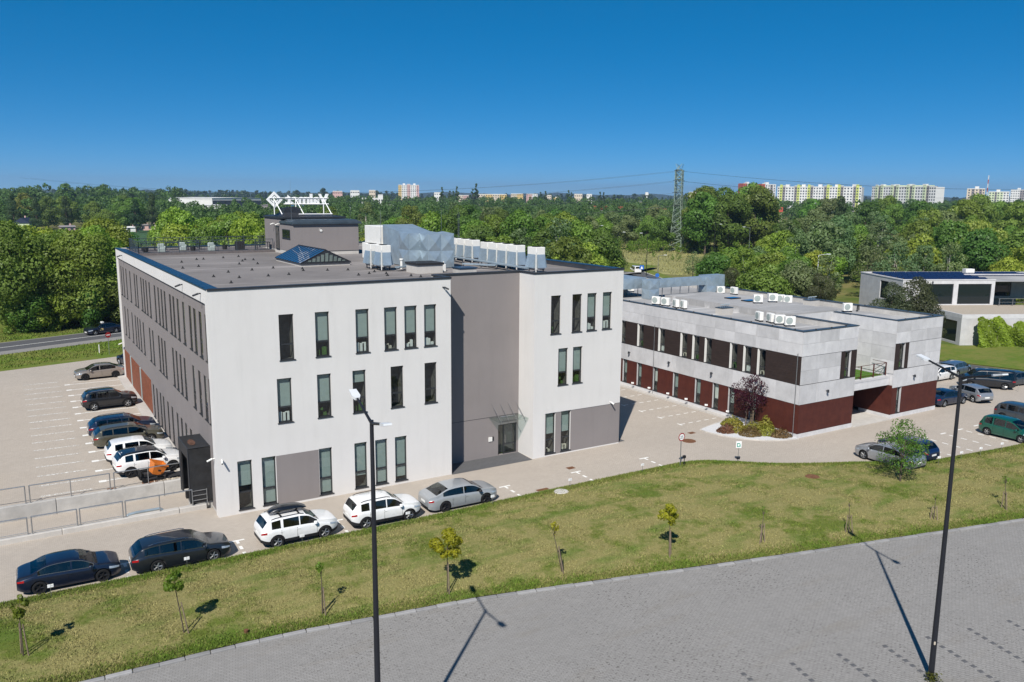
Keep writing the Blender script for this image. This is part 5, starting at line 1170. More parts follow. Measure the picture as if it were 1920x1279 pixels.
def shed(px0, px1, dist, h, label, wall, roof, depth=40, z0=0, turn=0., rise=1.5, bands=()):
    (xa, ya), _ = bearing(px0, dist); (xb, yb), _ = bearing(px1, dist*(1+turn)); L = math.hypot(xb-xa, yb-ya); rz = math.atan2(yb-ya, xb-xa)
    rt = empty('warehouse', (xa, ya, z0), rz); tag(rt, label, 'warehouse')
    MB().box(0, L, 0, depth, 0, h).build('wall', M[wall], rt); MB().add([(-.3, -.3, h), (L+.3, -.3, h), (L+.3, depth, h), (-.3, depth, h), (L/2, -.3, h+rise), (L/2, depth, h+rise)], [(0, 4, 5, 3), (4, 1, 2, 5), (0, 1, 4), (3, 5, 2)]).build('roof', M[roof], rt)
    for k, (z0_, z1_, m_) in enumerate(bands): MB().box(.5, L-.5, -.12, .05, z0_, z1_).build('band', M[m_], rt)
    n_ = max(2, int(L/6))
    for k in range(n_): MB().box(L*(k+.2)/n_, L*(k+.7)/n_, -.16, .06, h*.1, h*.4).build('shutter_door', M['panel_grey'], rt)
    return rt
shed(364, 424, 620, 10.5, 'large white warehouse on the horizon left of the sign', 'panel_white', 'panel_white', 30, 0, .0, .3)
shed(395, 487, 700, 15, 'white hall with strip windows and flat roof behind the warehouse', 'panel_white', 'panel_white', 50, 0, .05, .4, [(8.5, 13, 'pane_dark')])
shed(330, 365, 640, 7, 'low white annex left of the white warehouse', 'panel_white', 'panel_white', 20, 0, 0, .2)
shed(266, 297, 700, 8.5, 'bright blue metal warehouse on the horizon', 'warehouse_blue', 'warehouse_blue', 40, 0, .05, 3)
shed(530, 572, 560, 11, 'blue flat shed behind the roof sign', 'warehouse_blue', 'warehouse_blue', 20, 0, 0, .3)
shed(-40, 12, 700, 9, 'pale shed wing at the edge of the horizon', 'panel_grey', 'panel_white', 30, 0, 0, .4)
shed(10, 82, 720, 11, 'dark blue warehouse on the horizon at the photo edge', 'shed_dark', 'shed_dark', 40, 0, 0, .5)
shed(615, 662, 640, 8.5, 'long white shed right of the roof sign', 'panel_white', 'panel_white', 20, 0, 0, .3, [(6.5, 7.2, 'pane_dark')])
shed(487, 515, 660, 10, 'grey sided hall right of the white hall', 'panel_grey', 'panel_grey', 30, 0, 0, .4)
def house(px, dist, w_, d_, h, label, wall='panel_white', roof='tile_red', rot=.3, rh=3):
    (x, y_), a = bearing(px, dist); rt = empty('house', (x, y_, 0), -a+rot); tag(rt, label, 'house')
    MB().box(-w_/2, w_/2, -d_/2, d_/2, 0, h).build('wall', M[wall], rt)
    r_ = MB().add([(-w_/2-.4, -d_/2-.4, h), (w_/2+.4, -d_/2-.4, h), (w_/2+.4, d_/2+.4, h), (-w_/2-.4, d_/2+.4, h), (-w_/2-.4, 0, h+rh), (w_/2+.4, 0, h+rh)], [(0, 1, 5, 4), (2, 3, 4, 5), (0, 4, 3), (1, 2, 5), (0, 3, 2, 1)]).build('roof', M[roof], rt); MB().box(w_*.2, w_*.2+.7, .3, .9, h+rh*.5, h+rh+.8).build('chimney', M['panel_pink'], r_)
    for k in range(max(1, int(w_/3))): MB().box(-w_/2+1+k*3, -w_/2+2.2+k*3, -d_/2-.05, -d_/2+.05, h*.5-.5, h*.5+.9).build('window', M['pane_dark'], rt)
house(40, 470, 9, 7, 4.2, 'teal gabled cottage among trees beyond the field', 'panel_pale_green', 'shed_dark', 1.2, 2.5)
house(118, 450, 6, 5, 2.8, 'small brick shed left of the field', 'panel_pink', 'panel_grey', .2, .7); house(262, 470, 9, 5, 2.6, 'low brick shed at the far side of field', 'panel_pink', 'panel_grey', .0, .5); house(238, 455, 5, 4, 2, 'low white greenhouse beside the field', 'panel_white', 'panel_white', .1, .6); house(282, 480, 4, 4, 3, 'pale yellow hut at the field edge', 'panel_cream', 'panel_cream', .1, 1)
house(1122, 700, 15, 10, 7.5, 'red roofed house over the trees left of pylon', rot=.5); house(1146, 690, 12, 9, 7, 'second red roofed house left of pylon', rot=.2); house(1175, 760, 22, 9, 6.5, 'long red roofed house near the pylon', rot=.1); house(1236, 640, 14, 9, 6.8, 'red roofed house just behind the pylon', rot=.1); house(1330, 620, 11, 9, 7.5, 'red roofed house right of the pylon', rot=.4); house(1003, 740, 30, 10, 5.5, 'long white house row before the poplars', 'panel_white', 'panel_white', .1, 1); house(1442, 640, 18, 9, 8, 'brown roofed house before the estate slabs', 'panel_cream', 'tile_red', .0, 3.5); house(1908, 620, 20, 10, 7, 'red roofed hall at the right end of wood'.replace('right end of wood', 'end of the wood below the estate'), rot=.2)
# water tower dot and mast
(mx, my), _ = bearing(1848, 1300); mt = empty('radio_mast', (mx, my, 0)); tag(mt, 'red and white lattice radio mast between apartment towers', 'mast')
for k in range(9): MB().box(-.55+k*.04, .55-k*.04, -.5, .5, k*5.4, k*5.4+5.4).build('mast_section', M['panel_red' if k % 2 else 'panel_white'], mt)
(mx, my), _ = bearing(1211, 1500); wt = empty('water_tower', (mx, my, 0)); tag(wt, 'tiny white water tower on horizon left of the pylon', 'water tower'); MB().tube((0, 0, 0), (0, 0, 18), 1.2, 1.2, 10).build('shaft', M['panel_white'], wt); MB().lathe([(0, 25), (3, 24.5), (3.4, 20), (1.2, 17.5)], n=12).build('tank', M['panel_white'], wt)

# lattice pylon
py_ = empty('power_pylon', (203, 221, 0), .6); tag(py_, 'tall pale green lattice power pylon rising over the trees', 'pylon')
M['pylon'] = plain('pylon_steel', (.20, .255, .205), .6, .2, .3, .15, 1); PH = 29.4
def hw(z): return 2.15-1.15*min(z, 16)/16*.85 if z < 16 else 1.17-.0*(z-16)
legs = MB(); br_ = MB()
lv = list(np.concatenate([np.linspace(0, 16, 9), np.linspace(17.3, 27.8, 8)]))
for z0, z1 in zip(lv[:-1], lv[1:]):
    a, c = hw(z0), hw(z1)
    for sx_, sy_ in ((1, 1), (1, -1), (-1, 1), (-1, -1)): legs.tube((sx_*a, sy_*a, z0), (sx_*c, sy_*c, z1), .15, .15, 4, False)
    for (p, q) in (((1, 1), (1, -1)), ((1, -1), (-1, -1)), ((-1, -1), (-1, 1)), ((-1, 1), (1, 1))):
        br_.tube((p[0]*a, p[1]*a, z0), (q[0]*c, q[1]*c, z1), .085, .085, 3, False); br_.tube((q[0]*a, q[1]*a, z0), (p[0]*c, p[1]*c, z1), .085, .085, 3, False)
        br_.tube((p[0]*c, p[1]*c, z1), (q[0]*c, q[1]*c, z1), .085, .085, 3, False)
legs.build('corner_legs', M['pylon'], py_); br_.build('lattice_bracing', M['pylon'], py_)
arms = []
for z, r_, sides in ((16.2, 3.9, (1, -1)), (20.5, 4.6, (-1,)), (24.6, 4.0, (1, -1)), (28.0, 2.6, (1, -1))):
    am = MB()
    for s_ in sides:
        tip = Vector((s_*r_, 0, z))
        for sy_ in (1, -1): am.tube((s_*1.1, sy_*1.1, z), tip, .11, .11, 4); am.tube((s_*1.1, sy_*1.1, z+2.0), tip, .09, .09, 4)
        arms.append(tip)
    am.build('cross_arm', M['pylon'], py_)
MB().tube((-1.1, 0, 29.3), (1.2, 0, 29.3), .08, .08, 4).tube((-1.1, 0, 29.3), (-2.4, 0, 28), .06, .06, 4).tube((1.1, 1.1, 27.8), (1.1, 0, 29.3), .06, .06, 4).tube((-1.1, 1.1, 27.8), (-1.1, 0, 29.3), .06, .06, 4).build('top_frame', M['pylon'], py_)
for tip in arms:
    MB().tube(tip, tip+Vector((0, -1.2, -.35)), .07, .07, 6).tube(tip, tip+Vector((0, 1.2, -.35)), .07, .07, 6).build('insulator', M['dark_metal'], py_)
def wire(a, c, sag, label, n_=24, r_=.03):
    pts = []
    for k in range(n_+1):
        t = k/n_; p = Vector(a).lerp(Vector(c), t); p.z -= sag*4*t*(1-t); pts.append(p)
    o = MB().path(pts, r_, 4).build('power_line', M['dark_metal']); tag(o, label, 'power line', 'power lines on the pylon')
pw = py_.matrix_basis
for k, (tip, nm) in enumerate(zip(arms, ('lower arm near side', 'lower arm far side', 'middle arm', 'upper arm near side', 'upper arm far side', 'top arm near side', 'top arm far side'))):
    t = Matrix.Translation(Vector((203, 221, 0))) @ Matrix.Rotation(.6, 4, 'Z') @ tip
    wire(t+Vector((0, 0, -.4)), t+Vector((-190, 210, -3)), 7, 'thin power line from pylon %s running left' % nm); wire(t+Vector((0, 0, -.4)), t+Vector((230, -95, 1)), 6, 'thin power line from pylon %s running right' % nm)
# low wooded hills closing the horizon
def hill(cx0, cx1, dist, h, mat, seed):
    rr = random.Random(seed); n_ = 46; vs = []; fs = []
    for k in range(n_+1):
        px = cx0+(cx1-cx0)*k/n_; (x, y_), a = bearing(px, dist); e = math.sin(math.pi*k/n_)**.5; z = h*(.55+.45*rr.random())*e
        d = Vector((math.sin(a), math.cos(a), 0)); p = Vector((x, y_, 0))
        vs += [p-d*dist*.10+Vector((0, 0, -2)), p+Vector((0, 0, z)), p+d*dist*.18+Vector((0, 0, -2))]
    for k in range(n_): b = k*3; fs += [(b, b+3, b+4, b+1), (b+1, b+4, b+5, b+2)]
    struct('hills', MB().add(vs, fs), mat, 60)
hm = plain('wooded_hill', (.030, .052, .040), .95, 0, .05, .35, .01)
hill(-300, 900, 4600, 34, hm, 1); hill(500, 1500, 5400, 36, hm, 2); hill(1200, 2300, 4800, 30, hm, 3)
# ------------------------------------------------------------------ cars
def pchip(xs, ys, x):
    xs = np.asarray(xs, float); ys = np.asarray(ys, float); h = np.diff(xs); d = np.diff(ys)/h; n = len(xs); m_ = np.zeros(n)
    for k in range(1, n-1):
        if d[k-1]*d[k] > 0: w1 = 2*h[k]+h[k-1]; w2 = h[k]+2*h[k-1]; m_[k] = (w1+w2)/(w1/d[k-1]+w2/d[k])
    m_[0] = d[0]; m_[-1] = d[-1]
    k = np.clip(np.searchsorted(xs, x)-1, 0, n-2); t = (x-xs[k])/h[k]
    return (2*t**3-3*t**2+1)*ys[k]+(t**3-2*t**2+t)*h[k]*m_[k]+(-2*t**3+3*t**2)*ys[k+1]+(t**3-t**2)*h[k]*m_[k+1]
# all x measured from the middle of the wheelbase, forward positive
CAR = {
 'sedan': dict(wb=2.76, W=1.82, nose=2.22, tail=-2.32, gc=.19, r=.325, top=[(-2.32, .86), (-2.24, .98), (-1.95, 1.05), (-1.72, 1.09), (-1.0, 1.38), (-.55, 1.435), (.0, 1.44), (.45, 1.37), (1.22, 1.0), (1.6, .97), (1.95, .905), (2.12, .84), (2.19, .77), (2.22, .68)], belt=[(-2.32, .80), (-1.6, .96), (.0, .90), (1.2, .86), (2.22, .64)], ws=(.42, 1.20), rw=(-1.70, -1.02), pil=[-1.42, -.78, .0, .06, 1.0], kind='sedan'),
 'liftback': dict(wb=2.84, W=1.86, nose=2.32, tail=-2.50, gc=.18, r=.335, top=[(-2.50, .82), (-2.42, 1.02), (-2.2, 1.07), (-1.95, 1.12), (-1.15, 1.40), (-.55, 1.455), (.05, 1.46), (.5, 1.40), (1.28, 1.03), (1.7, .99), (2.05, .92), (2.22, .855), (2.29, .79), (2.32, .70)], belt=[(-2.5, .82), (-1.6, .98), (0, .93), (1.25, .88), (2.32, .66)], ws=(.48, 1.26), rw=(-1.98, -1.15), pil=[-1.55, -1.2, -.16, -.1, 1.08], kind='sedan'),
 'wagon': dict(wb=2.74, W=1.86, nose=2.30, tail=-2.56, gc=.18, r=.335, top=[(-2.56, .82), (-2.48, 1.0), (-2.36, 1.10), (-2.02, 1.38), (-1.85, 1.43), (-1.0, 1.50), (0., 1.51), (.45, 1.44), (1.25, 1.03), (1.65, .99), (2.0, .92), (2.2, .85), (2.27, .78), (2.30, .68)], belt=[(-2.56, .85), (-1.8, 1.0), (0, .92), (1.25, .88), (2.3, .64)], ws=(.42, 1.22), rw=(-2.38, -2.02), pil=[-1.95, -1.25, -1.19, -.22, -.16, 1.05], kind='wagon'),
 'suv': dict(wb=2.68, W=1.86, nose=2.16, tail=-2.20, gc=.26, r=.36, top=[(-2.20, .90), (-2.14, 1.12), (-2.06, 1.22), (-1.82, 1.52), (-1.7, 1.58), (-1.0, 1.65), (-.1, 1.665), (.35, 1.60), (1.08, 1.17), (1.4, 1.14), (1.85, 1.07), (2.06, 1.0), (2.13, .93), (2.16, .82)], belt=[(-2.2, .96), (-1.6, 1.08), (0, 1.05), (1.1, 1.02), (2.16, .78)], ws=(.32, 1.04), rw=(-2.08, -1.82), pil=[-1.62, -1.12, -.98, -.1, -.04, .9], kind='suv'),
 'hatch': dict(wb=2.62, W=1.76, nose=2.08, tail=-2.15, gc=.18, r=.32, top=[(-2.15, .76), (-2.08, .95), (-1.95, 1.06), (-1.62, 1.36), (-1.45, 1.42), (-.8, 1.47), (-.05, 1.48), (.35, 1.42), (1.12, 1.03), (1.5, .99), (1.85, .90), (2.0, .83), (2.06, .76), (2.08, .68)], belt=[(-2.15, .82), (-1.6, .98), (0, .92), (1.1, .88), (2.08, .64)], ws=(.32, 1.08), rw=(-1.97, -1.60), pil=[-1.5, -1.0, -.1, -.04, .95], kind='wagon'),
 'mpv': dict(wb=2.69, W=1.74, nose=2.02, tail=-2.14, gc=.19, r=.31, top=[(-2.14, .78), (-2.08, 1.0), (-1.98, 1.12), (-1.78, 1.52), (-1.62, 1.58), (-.8, 1.64), (.1, 1.62), (.5, 1.50), (1.28, 1.08), (1.55, 1.0), (1.82, .90), (1.95, .81), (2.0, .74), (2.02, .66)], belt=[(-2.14, .84), (-1.6, .98), (0, .95), (1.25, .90), (2.02, .62)], ws=(.42, 1.25), rw=(-1.99, -1.78), pil=[-1.62, -1.02, -.9, .0, .06, 1.1], kind='wagon'),
 'van': dict(wb=3.1, W=1.92, nose=2.42, tail=-2.55, gc=.22, r=.34, top=[(-2.55, .8), (-2.53, 1.2), (-2.5, 1.8), (-2.35, 1.9), (-1.0, 1.92), (.6, 1.90), (.95, 1.82), (1.7, 1.25), (2.0, 1.14), (2.25, 1.0), (2.36, .86), (2.42, .65)], belt=[(-2.55, .95), (0, 1.08), (1.7, 1.02), (2.42, .6)], ws=(.95, 1.66), rw=(-2.525, -2.50), pil=[-2.3, -1.1, -1.0, .1, .16, 1.35], kind='wagon'),
}
WHEELS = {}
def wheel_meshes(r, dark, w=.215):
    key = (r, dark)
    if key in WHEELS: return WHEELS[key]
    ri = r*.68
    ty = MB().lathe([(ri*.96, -w/2+.02), (ri, -w/2), (r*.93, -w/2), (r, -w/2+.03), (r, w/2-.03), (r*.93, w/2), (ri, w/2), (ri*.96, w/2-.02)], axis='y', n=26)
    rm = MB().lathe([(ri, -w/2+.01), (ri*.94, -w/2+.012), (ri*.88, -w/2+.06), (ri*.86, w/2-.02)], axis='y', n=26); rm.mi = 1; rm.lathe([(ri*.9, -.03), (0, -.03)], axis='y', n=20); rm.mi = 0
    for k in range(5):
        for s in (-.16, .16):
            t = 2*math.pi*k/5+s; t2 = 2*math.pi*k/5+s*.55; y0 = -w/2+.035
            a = Vector((.05*math.cos(t), y0, .05*math.sin(t))); b = Vector((ri*.92*math.cos(t2), y0-.012, ri*.92*math.sin(t2))); rm.tube(a, b, .022, .017, 5)
    rm.lathe([(0, -w/2+.01), (.05, -w/2+.012), (.065, -w/2+.04)], axis='y', n=12)
    WHEELS[key] = (ty.mesh('tyre', M['tyre'], 40), rm.mesh('rim', [M['alloy_dark' if dark else 'alloy'], M['black']], 40)); return WHEELS[key]
MI = {}
def car_parts(typ):
    """body loft with wheel arches cut out, split by surface into named meshes"""
    if typ in MI: return MI[typ]
    c = CAR[typ]; suv = c['kind'] == 'suv'
    tx, tz = zip(*c['top']); bx, bz = zip(*c['belt'])
    n0, n1 = c['tail'], c['nose']
    keys = set(np.round(np.linspace(n0, n1, 44), 3))|{n0+.02, n0+.06, n0+.12, n0+.2, n0+.32, n1-.02, n1-.06, n1-.12, n1-.22, n1-.36, n1-.5}|set(c['ws'])|set(c['rw'])|set(c['pil'])|set(np.linspace(c['rw'][0], c['rw'][1], 5))|set(np.linspace(c['ws'][0], c['ws'][1], 6))
    st = sorted(keys); s2 = [st[0]]
    fixed = set(c['ws'])|set(c['rw'])|set(c['pil'])|{n1}
    for x in st[1:]:
        if x-s2[-1] < .014 and x not in fixed: continue
        s2.append(x)
    st = s2
    secs = []
    for x in st:
        zt = float(pchip(tx, tz, x)); zb_ = float(np.interp(x, bx, bz)); zs = min(zb_, zt-.035); h = zt-zs
        df, dr = n1-x, x-n0
        pf = 1-.27*max(0, 1-df/.75)**2.6-.0*0; pr_ = 1-.20*max(0, 1-dr/.6)**2.6
        w = c['W']/2*pf*pr_
        zb = c['gc']+.10*max(0, 1-df/.35)**2+.14*max(0, 1-dr/.45)**1.5
        tum = .235 if c['kind'] != 'suv' else .20
        if typ == 'van': tum = .13
        wt = .955*w-tum*h*(1 if h > .1 else .4); lo = .20 if suv else .10
        P = [(0, zb), (.80*w, zb), (.93*w, zb+.015), (.975*w, zb+lo), (1.0*w, zb+.50*(zs-zb)), (.995*w, zs-.20*(zs-zb)), (.978*w, zs-.035*(zs-zb)), (.957*w, zs), (.955*w-tum*h*.06, zs+.055*h), (wt+.02*(h > .1), zs+.845*h), (wt-.012, zs+.915*h), (wt-.07, zs+.962*h), (wt*.55, zs+.995*h), (0, zs+1.0*h+.012)]
        secs.append((x, P, h, zs))
    K = len(secs[0][1]); b = MB(); vs = []
    for (x, P, h, zs) in secs:
        for (y, z) in P: vs.append((x, y, z))
        for (y, z) in P[1:-1][::-1]: vs.append((x, -y, z))
    NL = 2*K-2; faces = []; mats = []
    SL = {'body': 0, 'trim': 1, 'windscreen': 2, 'rear_window': 3, 'headlight_l': 4, 'headlight_r': 5, 'taillight_l': 6, 'taillight_r': 7, 'arch': 8}
    wins = []
    for a, e in zip(c['pil'][:-1], c['pil'][1:]):
        if e-a > .15: wins.append((a, e))
    for i, q in enumerate(wins): SL['win%dl' % i] = 9+2*i; SL['win%dr' % i] = 10+2*i
    for i in range(len(secs)-1):
        x0, x1 = secs[i][0], secs[i+1][0]; xm = (x0+x1)/2; hm_ = (secs[i][2]+secs[i+1][2])/2
        for j in range(NL):
            jn = (j+1) % NL; left = j < K-1
            row = j if left else NL-1-j          # row index between section points
            m_ = 'body'
            if row <= 1: m_ = 'trim'
            elif row == 2 : m_ = 'trim' if (suv or typ in ('van',)) else 'body'
            elif row >= 11 and c['ws'][0] <= xm <= c['ws'][1]: m_ = 'windscreen'
            elif row >= 11 and c['rw'][0] <= xm <= c['rw'][1]: m_ = 'rear_window'
            elif row == 8 and hm_ > .10:
                for q, (a, e) in enumerate(wins):
                    if a <= xm <= e: m_ = 'win%d%s' % (q, 'l' if left else 'r')
            if row in (5, 6) and n1-.52 <= xm <= n1-.06: m_ = 'headlight_'+('l' if left else 'r')
            if row in (5,) and n0+.02 <= xm <= n0+.32: m_ = 'taillight_'+('l' if left else 'r')
            faces.append((i*NL+j, i*NL+jn, (i+1)*NL+jn, (i+1)*NL+j)); mats.append(SL[m_])
    for end, base in ((0, 0), (1, (len(secs)-1)*NL)):
        for j in range(K-1):
            a, bq = base+j, base+j+1; ra = base+(NL-j) % NL; rb = base+(NL-j-1) % NL
            f = [a, bq, rb, ra] if end else [a, ra, rb, bq]
            f2 = []
            for q in f:
                if q not in f2: f2.append(q)
            if len(f2) < 3: continue
            faces.append(tuple(f2)); mats.append(SL['trim'] if j <= 2 or (end and j == 3) else SL['body'])
    me = bpy.data.meshes.new('car_tmp'); me.from_pydata(vs, [], faces)
    slots = len(SL)
    for k in range(slots): me.materials.append(M['trim'])
    me.polygons.foreach_set('material_index', mats); me.update()
    bmx = bmesh.new(); bmx.from_mesh(me); bmesh.ops.remove_doubles(bmx, verts=bmx.verts, dist=.0004); bmesh.ops.recalc_face_normals(bmx, faces=bmx.faces); bmx.to_mesh(me); bmx.free()
    o = bpy.data.objects.new('car_tmp', me); COL.objects.link(o)
    cut = MB(); cut.mi = SL['arch']
    for x in (-c['wb']/2, c['wb']/2):
        for s in (-1, 1):
            y0, y1 = (c['W']/2-.30, c['W']/2+.3) if s > 0 else (-c['W']/2-.3, -c['W']/2+.30)
            cut.tube((x, y0, c['r']+.01), (x, y1, c['r']+.01), c['r']+.065, c['r']+.065, 28)
    cm_ = cut.mesh('cut_tmp', [M['black']]*slots); co_ = bpy.data.objects.new('cut_tmp', cm_); COL.objects.link(co_)
    md = o.modifiers.new('arches', 'BOOLEAN'); md.operation = 'DIFFERENCE'; md.object = co_; md.solver = 'EXACT'
    bpy.context.view_layer.update(); dg = bpy.context.evaluated_depsgraph_get(); rs = bpy.data.meshes.new_from_object(o.evaluated_get(dg))
    if len(rs.polygons) < 100: rs = me.copy()
    bpy.data.objects.remove(o); bpy.data.objects.remove(co_)
    co = [tuple(v.co) for v in rs.vertices]; out = {}
    inv = {v: k for k, v in SL.items()}
    for p in rs.polygons: out.setdefault(inv.get(p.material_index, 'body'), []).append(tuple(p.vertices))
    res = {}
    for k, fs in out.items():
        used = sorted({i for f in fs for i in f}); ix = {q: n for n, q in enumerate(used)}
        nm = 'side_window' if k.startswith('win') and k != 'windscreen' else {'headlight_l': 'headlight', 'headlight_r': 'headlight', 'taillight_l': 'taillight', 'taillight_r': 'taillight', 'arch': 'wheel_well', 'trim': 'lower_trim'}.get(k, k)
        mt_ = {'body': PAINTS['grey'], 'lower_trim': M['trim'], 'windscreen': M['car_glass'], 'rear_window': M['car_glass'], 'side_window': M['car_glass'], 'headlight': M['headlight'], 'taillight': M['taillight'], 'wheel_well': M['black']}[nm]
        res[k] = (nm, MB().add([co[q] for q in used], [tuple(ix[q] for q in f) for f in fs]).mesh(nm, mt_, 38))
    MI[typ] = res; return res
def make_car(typ, color, loc, heading, label, dark_wheels=False, rails=None, group='cars parked around the buildings', roof=None, cat='car', lower_paint=False, line=None):
    c = CAR[typ]; rt = empty('taxi' if cat == 'taxi' else ('parked_van' if typ == 'van' else 'parked_car'), loc, heading); tag(rt, label, cat, group)
    for k, (nm, me) in car_parts(typ).items():
        o = link(nm, me, rt)
        if nm == 'body': o.material_slots[0].link = 'OBJECT'; o.material_slots[0].material = PAINTS[color]
    ty, rm = wheel_meshes(c['r'], dark_wheels)
    for x in (-c['wb']/2, c['wb']/2):
        for s in (-1, 1):
            q = link('wheel', ty, rt, (x, s*(c['W']/2-.125), c['r']), 0 if s < 0 else math.pi); link('rim', rm, q)
    st_ = MB(); zf = c['gc']+.12; zsb = float(np.interp(0., *zip(*c['belt'])))
    for x in (.25, -.75):
        for y in ((-.38, .38) if x > 0 else (-.42, .0, .42)):
            w_ = .24 if x > 0 else .2
            st_.bbox(x-.25, x+.28, y-w_, y+w_, zf, zf+.32, .05); st_.bbox(x-.38, x-.22, y-w_, y+w_, zf+.2, zsb+.12, .05); st_.bbox(x-.36, x-.26, y-.12, y+.12, zsb+.12, zsb+.3, .03)
    st_.box(c['ws'][0]+.25, c['ws'][1]-.1, -c['W']/2+.2, c['W']/2-.2, zf, zsb-.08); st_.box(c['pil'][0]-.1, c['ws'][1]-.1, -c['W']/2+.12, c['W']/2-.12, zf-.04, zf)
    for s in (-1, 1): st_.box(c['pil'][0], c['ws'][1]-.15, s*(c['W']/2-.12), s*(c['W']/2-.14), zf, zsb-.02)
    st_.build('seats', M['seat'], rt)
    W = c['W']/2; bz = float(np.interp(c['ws'][1]-.2, *zip(*c['belt'])))
    for s in (-1, 1):
        b = MB(); x = c['pil'][-1]-.12; b.bbox(x-.09, x+.08, s*W-.0 if s > 0 else s*W-.19, s*W+.19 if s > 0 else s*W+.0, bz+.02, bz+.17, .03); m_ = b.build('mirror', PAINTS[color] if not dark_wheels or color != 'grey' else M['trim'], rt, smooth=50)
    zb = float(pchip(*zip(*c['top']), c['tail']+.03)) - .2
    for (x, z) in ((c['tail']-.012, max(.5, zb-.05)), (c['nose']+.012, .42)):
        MB().box(x-.01, x+.01, -.26, .26, z-.06, z+.06).build('number_plate', M['plate'], rt)
    MB().box(c['nose']-.02, c['nose']+.008, -.42, .42, .50, .60).build('grille', M['black'], rt)
    for q in range(2):
        for s in (-1, 1):
            x = c['pil'][-1]-1.05-q*.92; MB().box(x-.09, x+.09, s*W*.995-.02, s*W*.995+.02, bz-.13, bz-.10).build('door_handle', PAINTS[color], rt)
    # door shut lines
    for x in (c['pil'][-1]-.02, c['pil'][-1]-1.13, c['pil'][-1]-2.0):
        for s in (-1, 1): MB().box(x-.006, x+.006, s*W*.998-.006, s*W*.998+.006, .38, bz-.03).build('door_gap', M['black'], rt)
    if line:
        for s in (-1, 1):
            lo_, hi_ = [], []
            for x in np.linspace(c['pil'][0], c['pil'][-1], 26):
                zt = float(pchip(*zip(*c['top']), x)); zs = min(float(np.interp(x, *zip(*c['belt']))), zt-.035); h = zt-zs; w = c['W']/2; tum = .20 if c['kind'] == 'suv' else .235
                if h < .1: continue
                lo_.append(Vector((x, s*(.955*w-tum*h*.06+.004), zs+.05*h))); hi_.append(Vector((x, s*(.955*w-tum*h+.022), zs+.85*h)))
            MB().path(lo_+hi_[::-1], .011, 4).build('window_line', M[line], rt)
    if rails:
        zr = max(t[1] for t in c['top'])
        for s in (-1, 1):
            y = s*(W*.957-.235*.55-.06); pts = [Vector((x, y, float(pchip(*zip(*c['top']), x))+.03)) for x in np.linspace(c['top'][4][0]+.1, .2, 9)]
            pts[0].z -= .03; pts[-1].z -= .03; MB().path(pts, .02, 6).build('roof_rail', M[rails], rt)
    return rt
def on_lot(x, y_): return (x, y_, lot_z(y_)+.004)
HX = 0.0
make_car('sedan', 'navy', (1.76, 44.86, .004), -.02, 'dark navy saloon with black wheels beside the lawn', True, line='steel')
make_car('wagon', 'graphite', (7.02, 44.5, .004), -.02, 'dark graphite estate car with chrome window line beside the lawn', False, 'chrome', line='chrome')
d1 = make_car('suv', 'white', (13.09, 44.42, .004), .0, 'white off-roader carrying a black roof box beside the lawn', False, 'trim')
make_car('suv', 'white', (18.28, 44.38, .004), -.03, 'white off-roader with bare black roof rails beside the lawn', False, 'trim')
make_car('liftback', 'grey', (23.5, 44.48, .004), -.01, 'pale grey liftback with black wheels at the head of the row', True)
make_car('sedan', 'black', (-4.25, 45.0, .004), 0, 'black saloon at the edge of the picture behind the navy saloon')
# roof box
rb = empty('roof_box_carrier', (12.55, 44.42, 1.70)); tag(rb, 'glossy black roof box on top of the white off-roader', 'roof box')
b = MB(); n_ = 14; sec = []
for k in range(n_+1):
    t = k/n_; x = -1.05+2.1*t; e = (1-abs(2*t-1)**3.2); wv = .42*(.55+.45*e); hv = .10+.30*e*(1-.25*t)
    sec.append([(x, wv*math.cos(a)*(1 if abs(math.cos(a)) < .75 else 1), .06+max(-.05, hv*.5+hv*.5*math.sin(a))) for a in np.linspace(0, 2*math.pi, 17)[:-1]])
vs = [p for s_ in sec for p in s_]; fs = [(i*16+j, i*16+(j+1) % 16, (i+1)*16+(j+1) % 16, (i+1)*16+j) for i in range(n_) for j in range(16)]+[tuple(range(15, -1, -1)), tuple(range(n_*16, n_*16+16))]
b.add(vs, fs).build('box_shell', PAINTS['black'], rb, smooth=50)
for x in (-.5, .5): MB().box(x-.04, x+.04, -.62, .62, -.035, .03).build('cross_bar', M['trim'], rb)
# visitors' car park
make_car('sedan', 'champagne', on_lot(7.72, 92.3), math.pi+.05, 'champagne saloon at the far end of visitor bays', True, line='black')
make_car('suv', 'black', on_lot(7.3, 79.6), .03, 'black crossover alone in the middle of visitor bays', False, 'chrome')
make_car('wagon', 'deepblue', on_lot(7.35, 70.6), .0, 'dark blue estate parked behind the olive estate', False, 'chrome')
make_car('wagon', 'olive', on_lot(7.42, 67.7), .0, 'olive brown estate car in visitor bays', False, 'trim', line='chrome')
make_car('suv', 'white', on_lot(7.45, 63.1), .0, 'white crossover half hidden behind the black roofed one', True)
rv = make_car('suv', 'white', on_lot(7.68, 60.25), .06, 'white off-roader with black roof beside the dock shelter', True, 'trim')
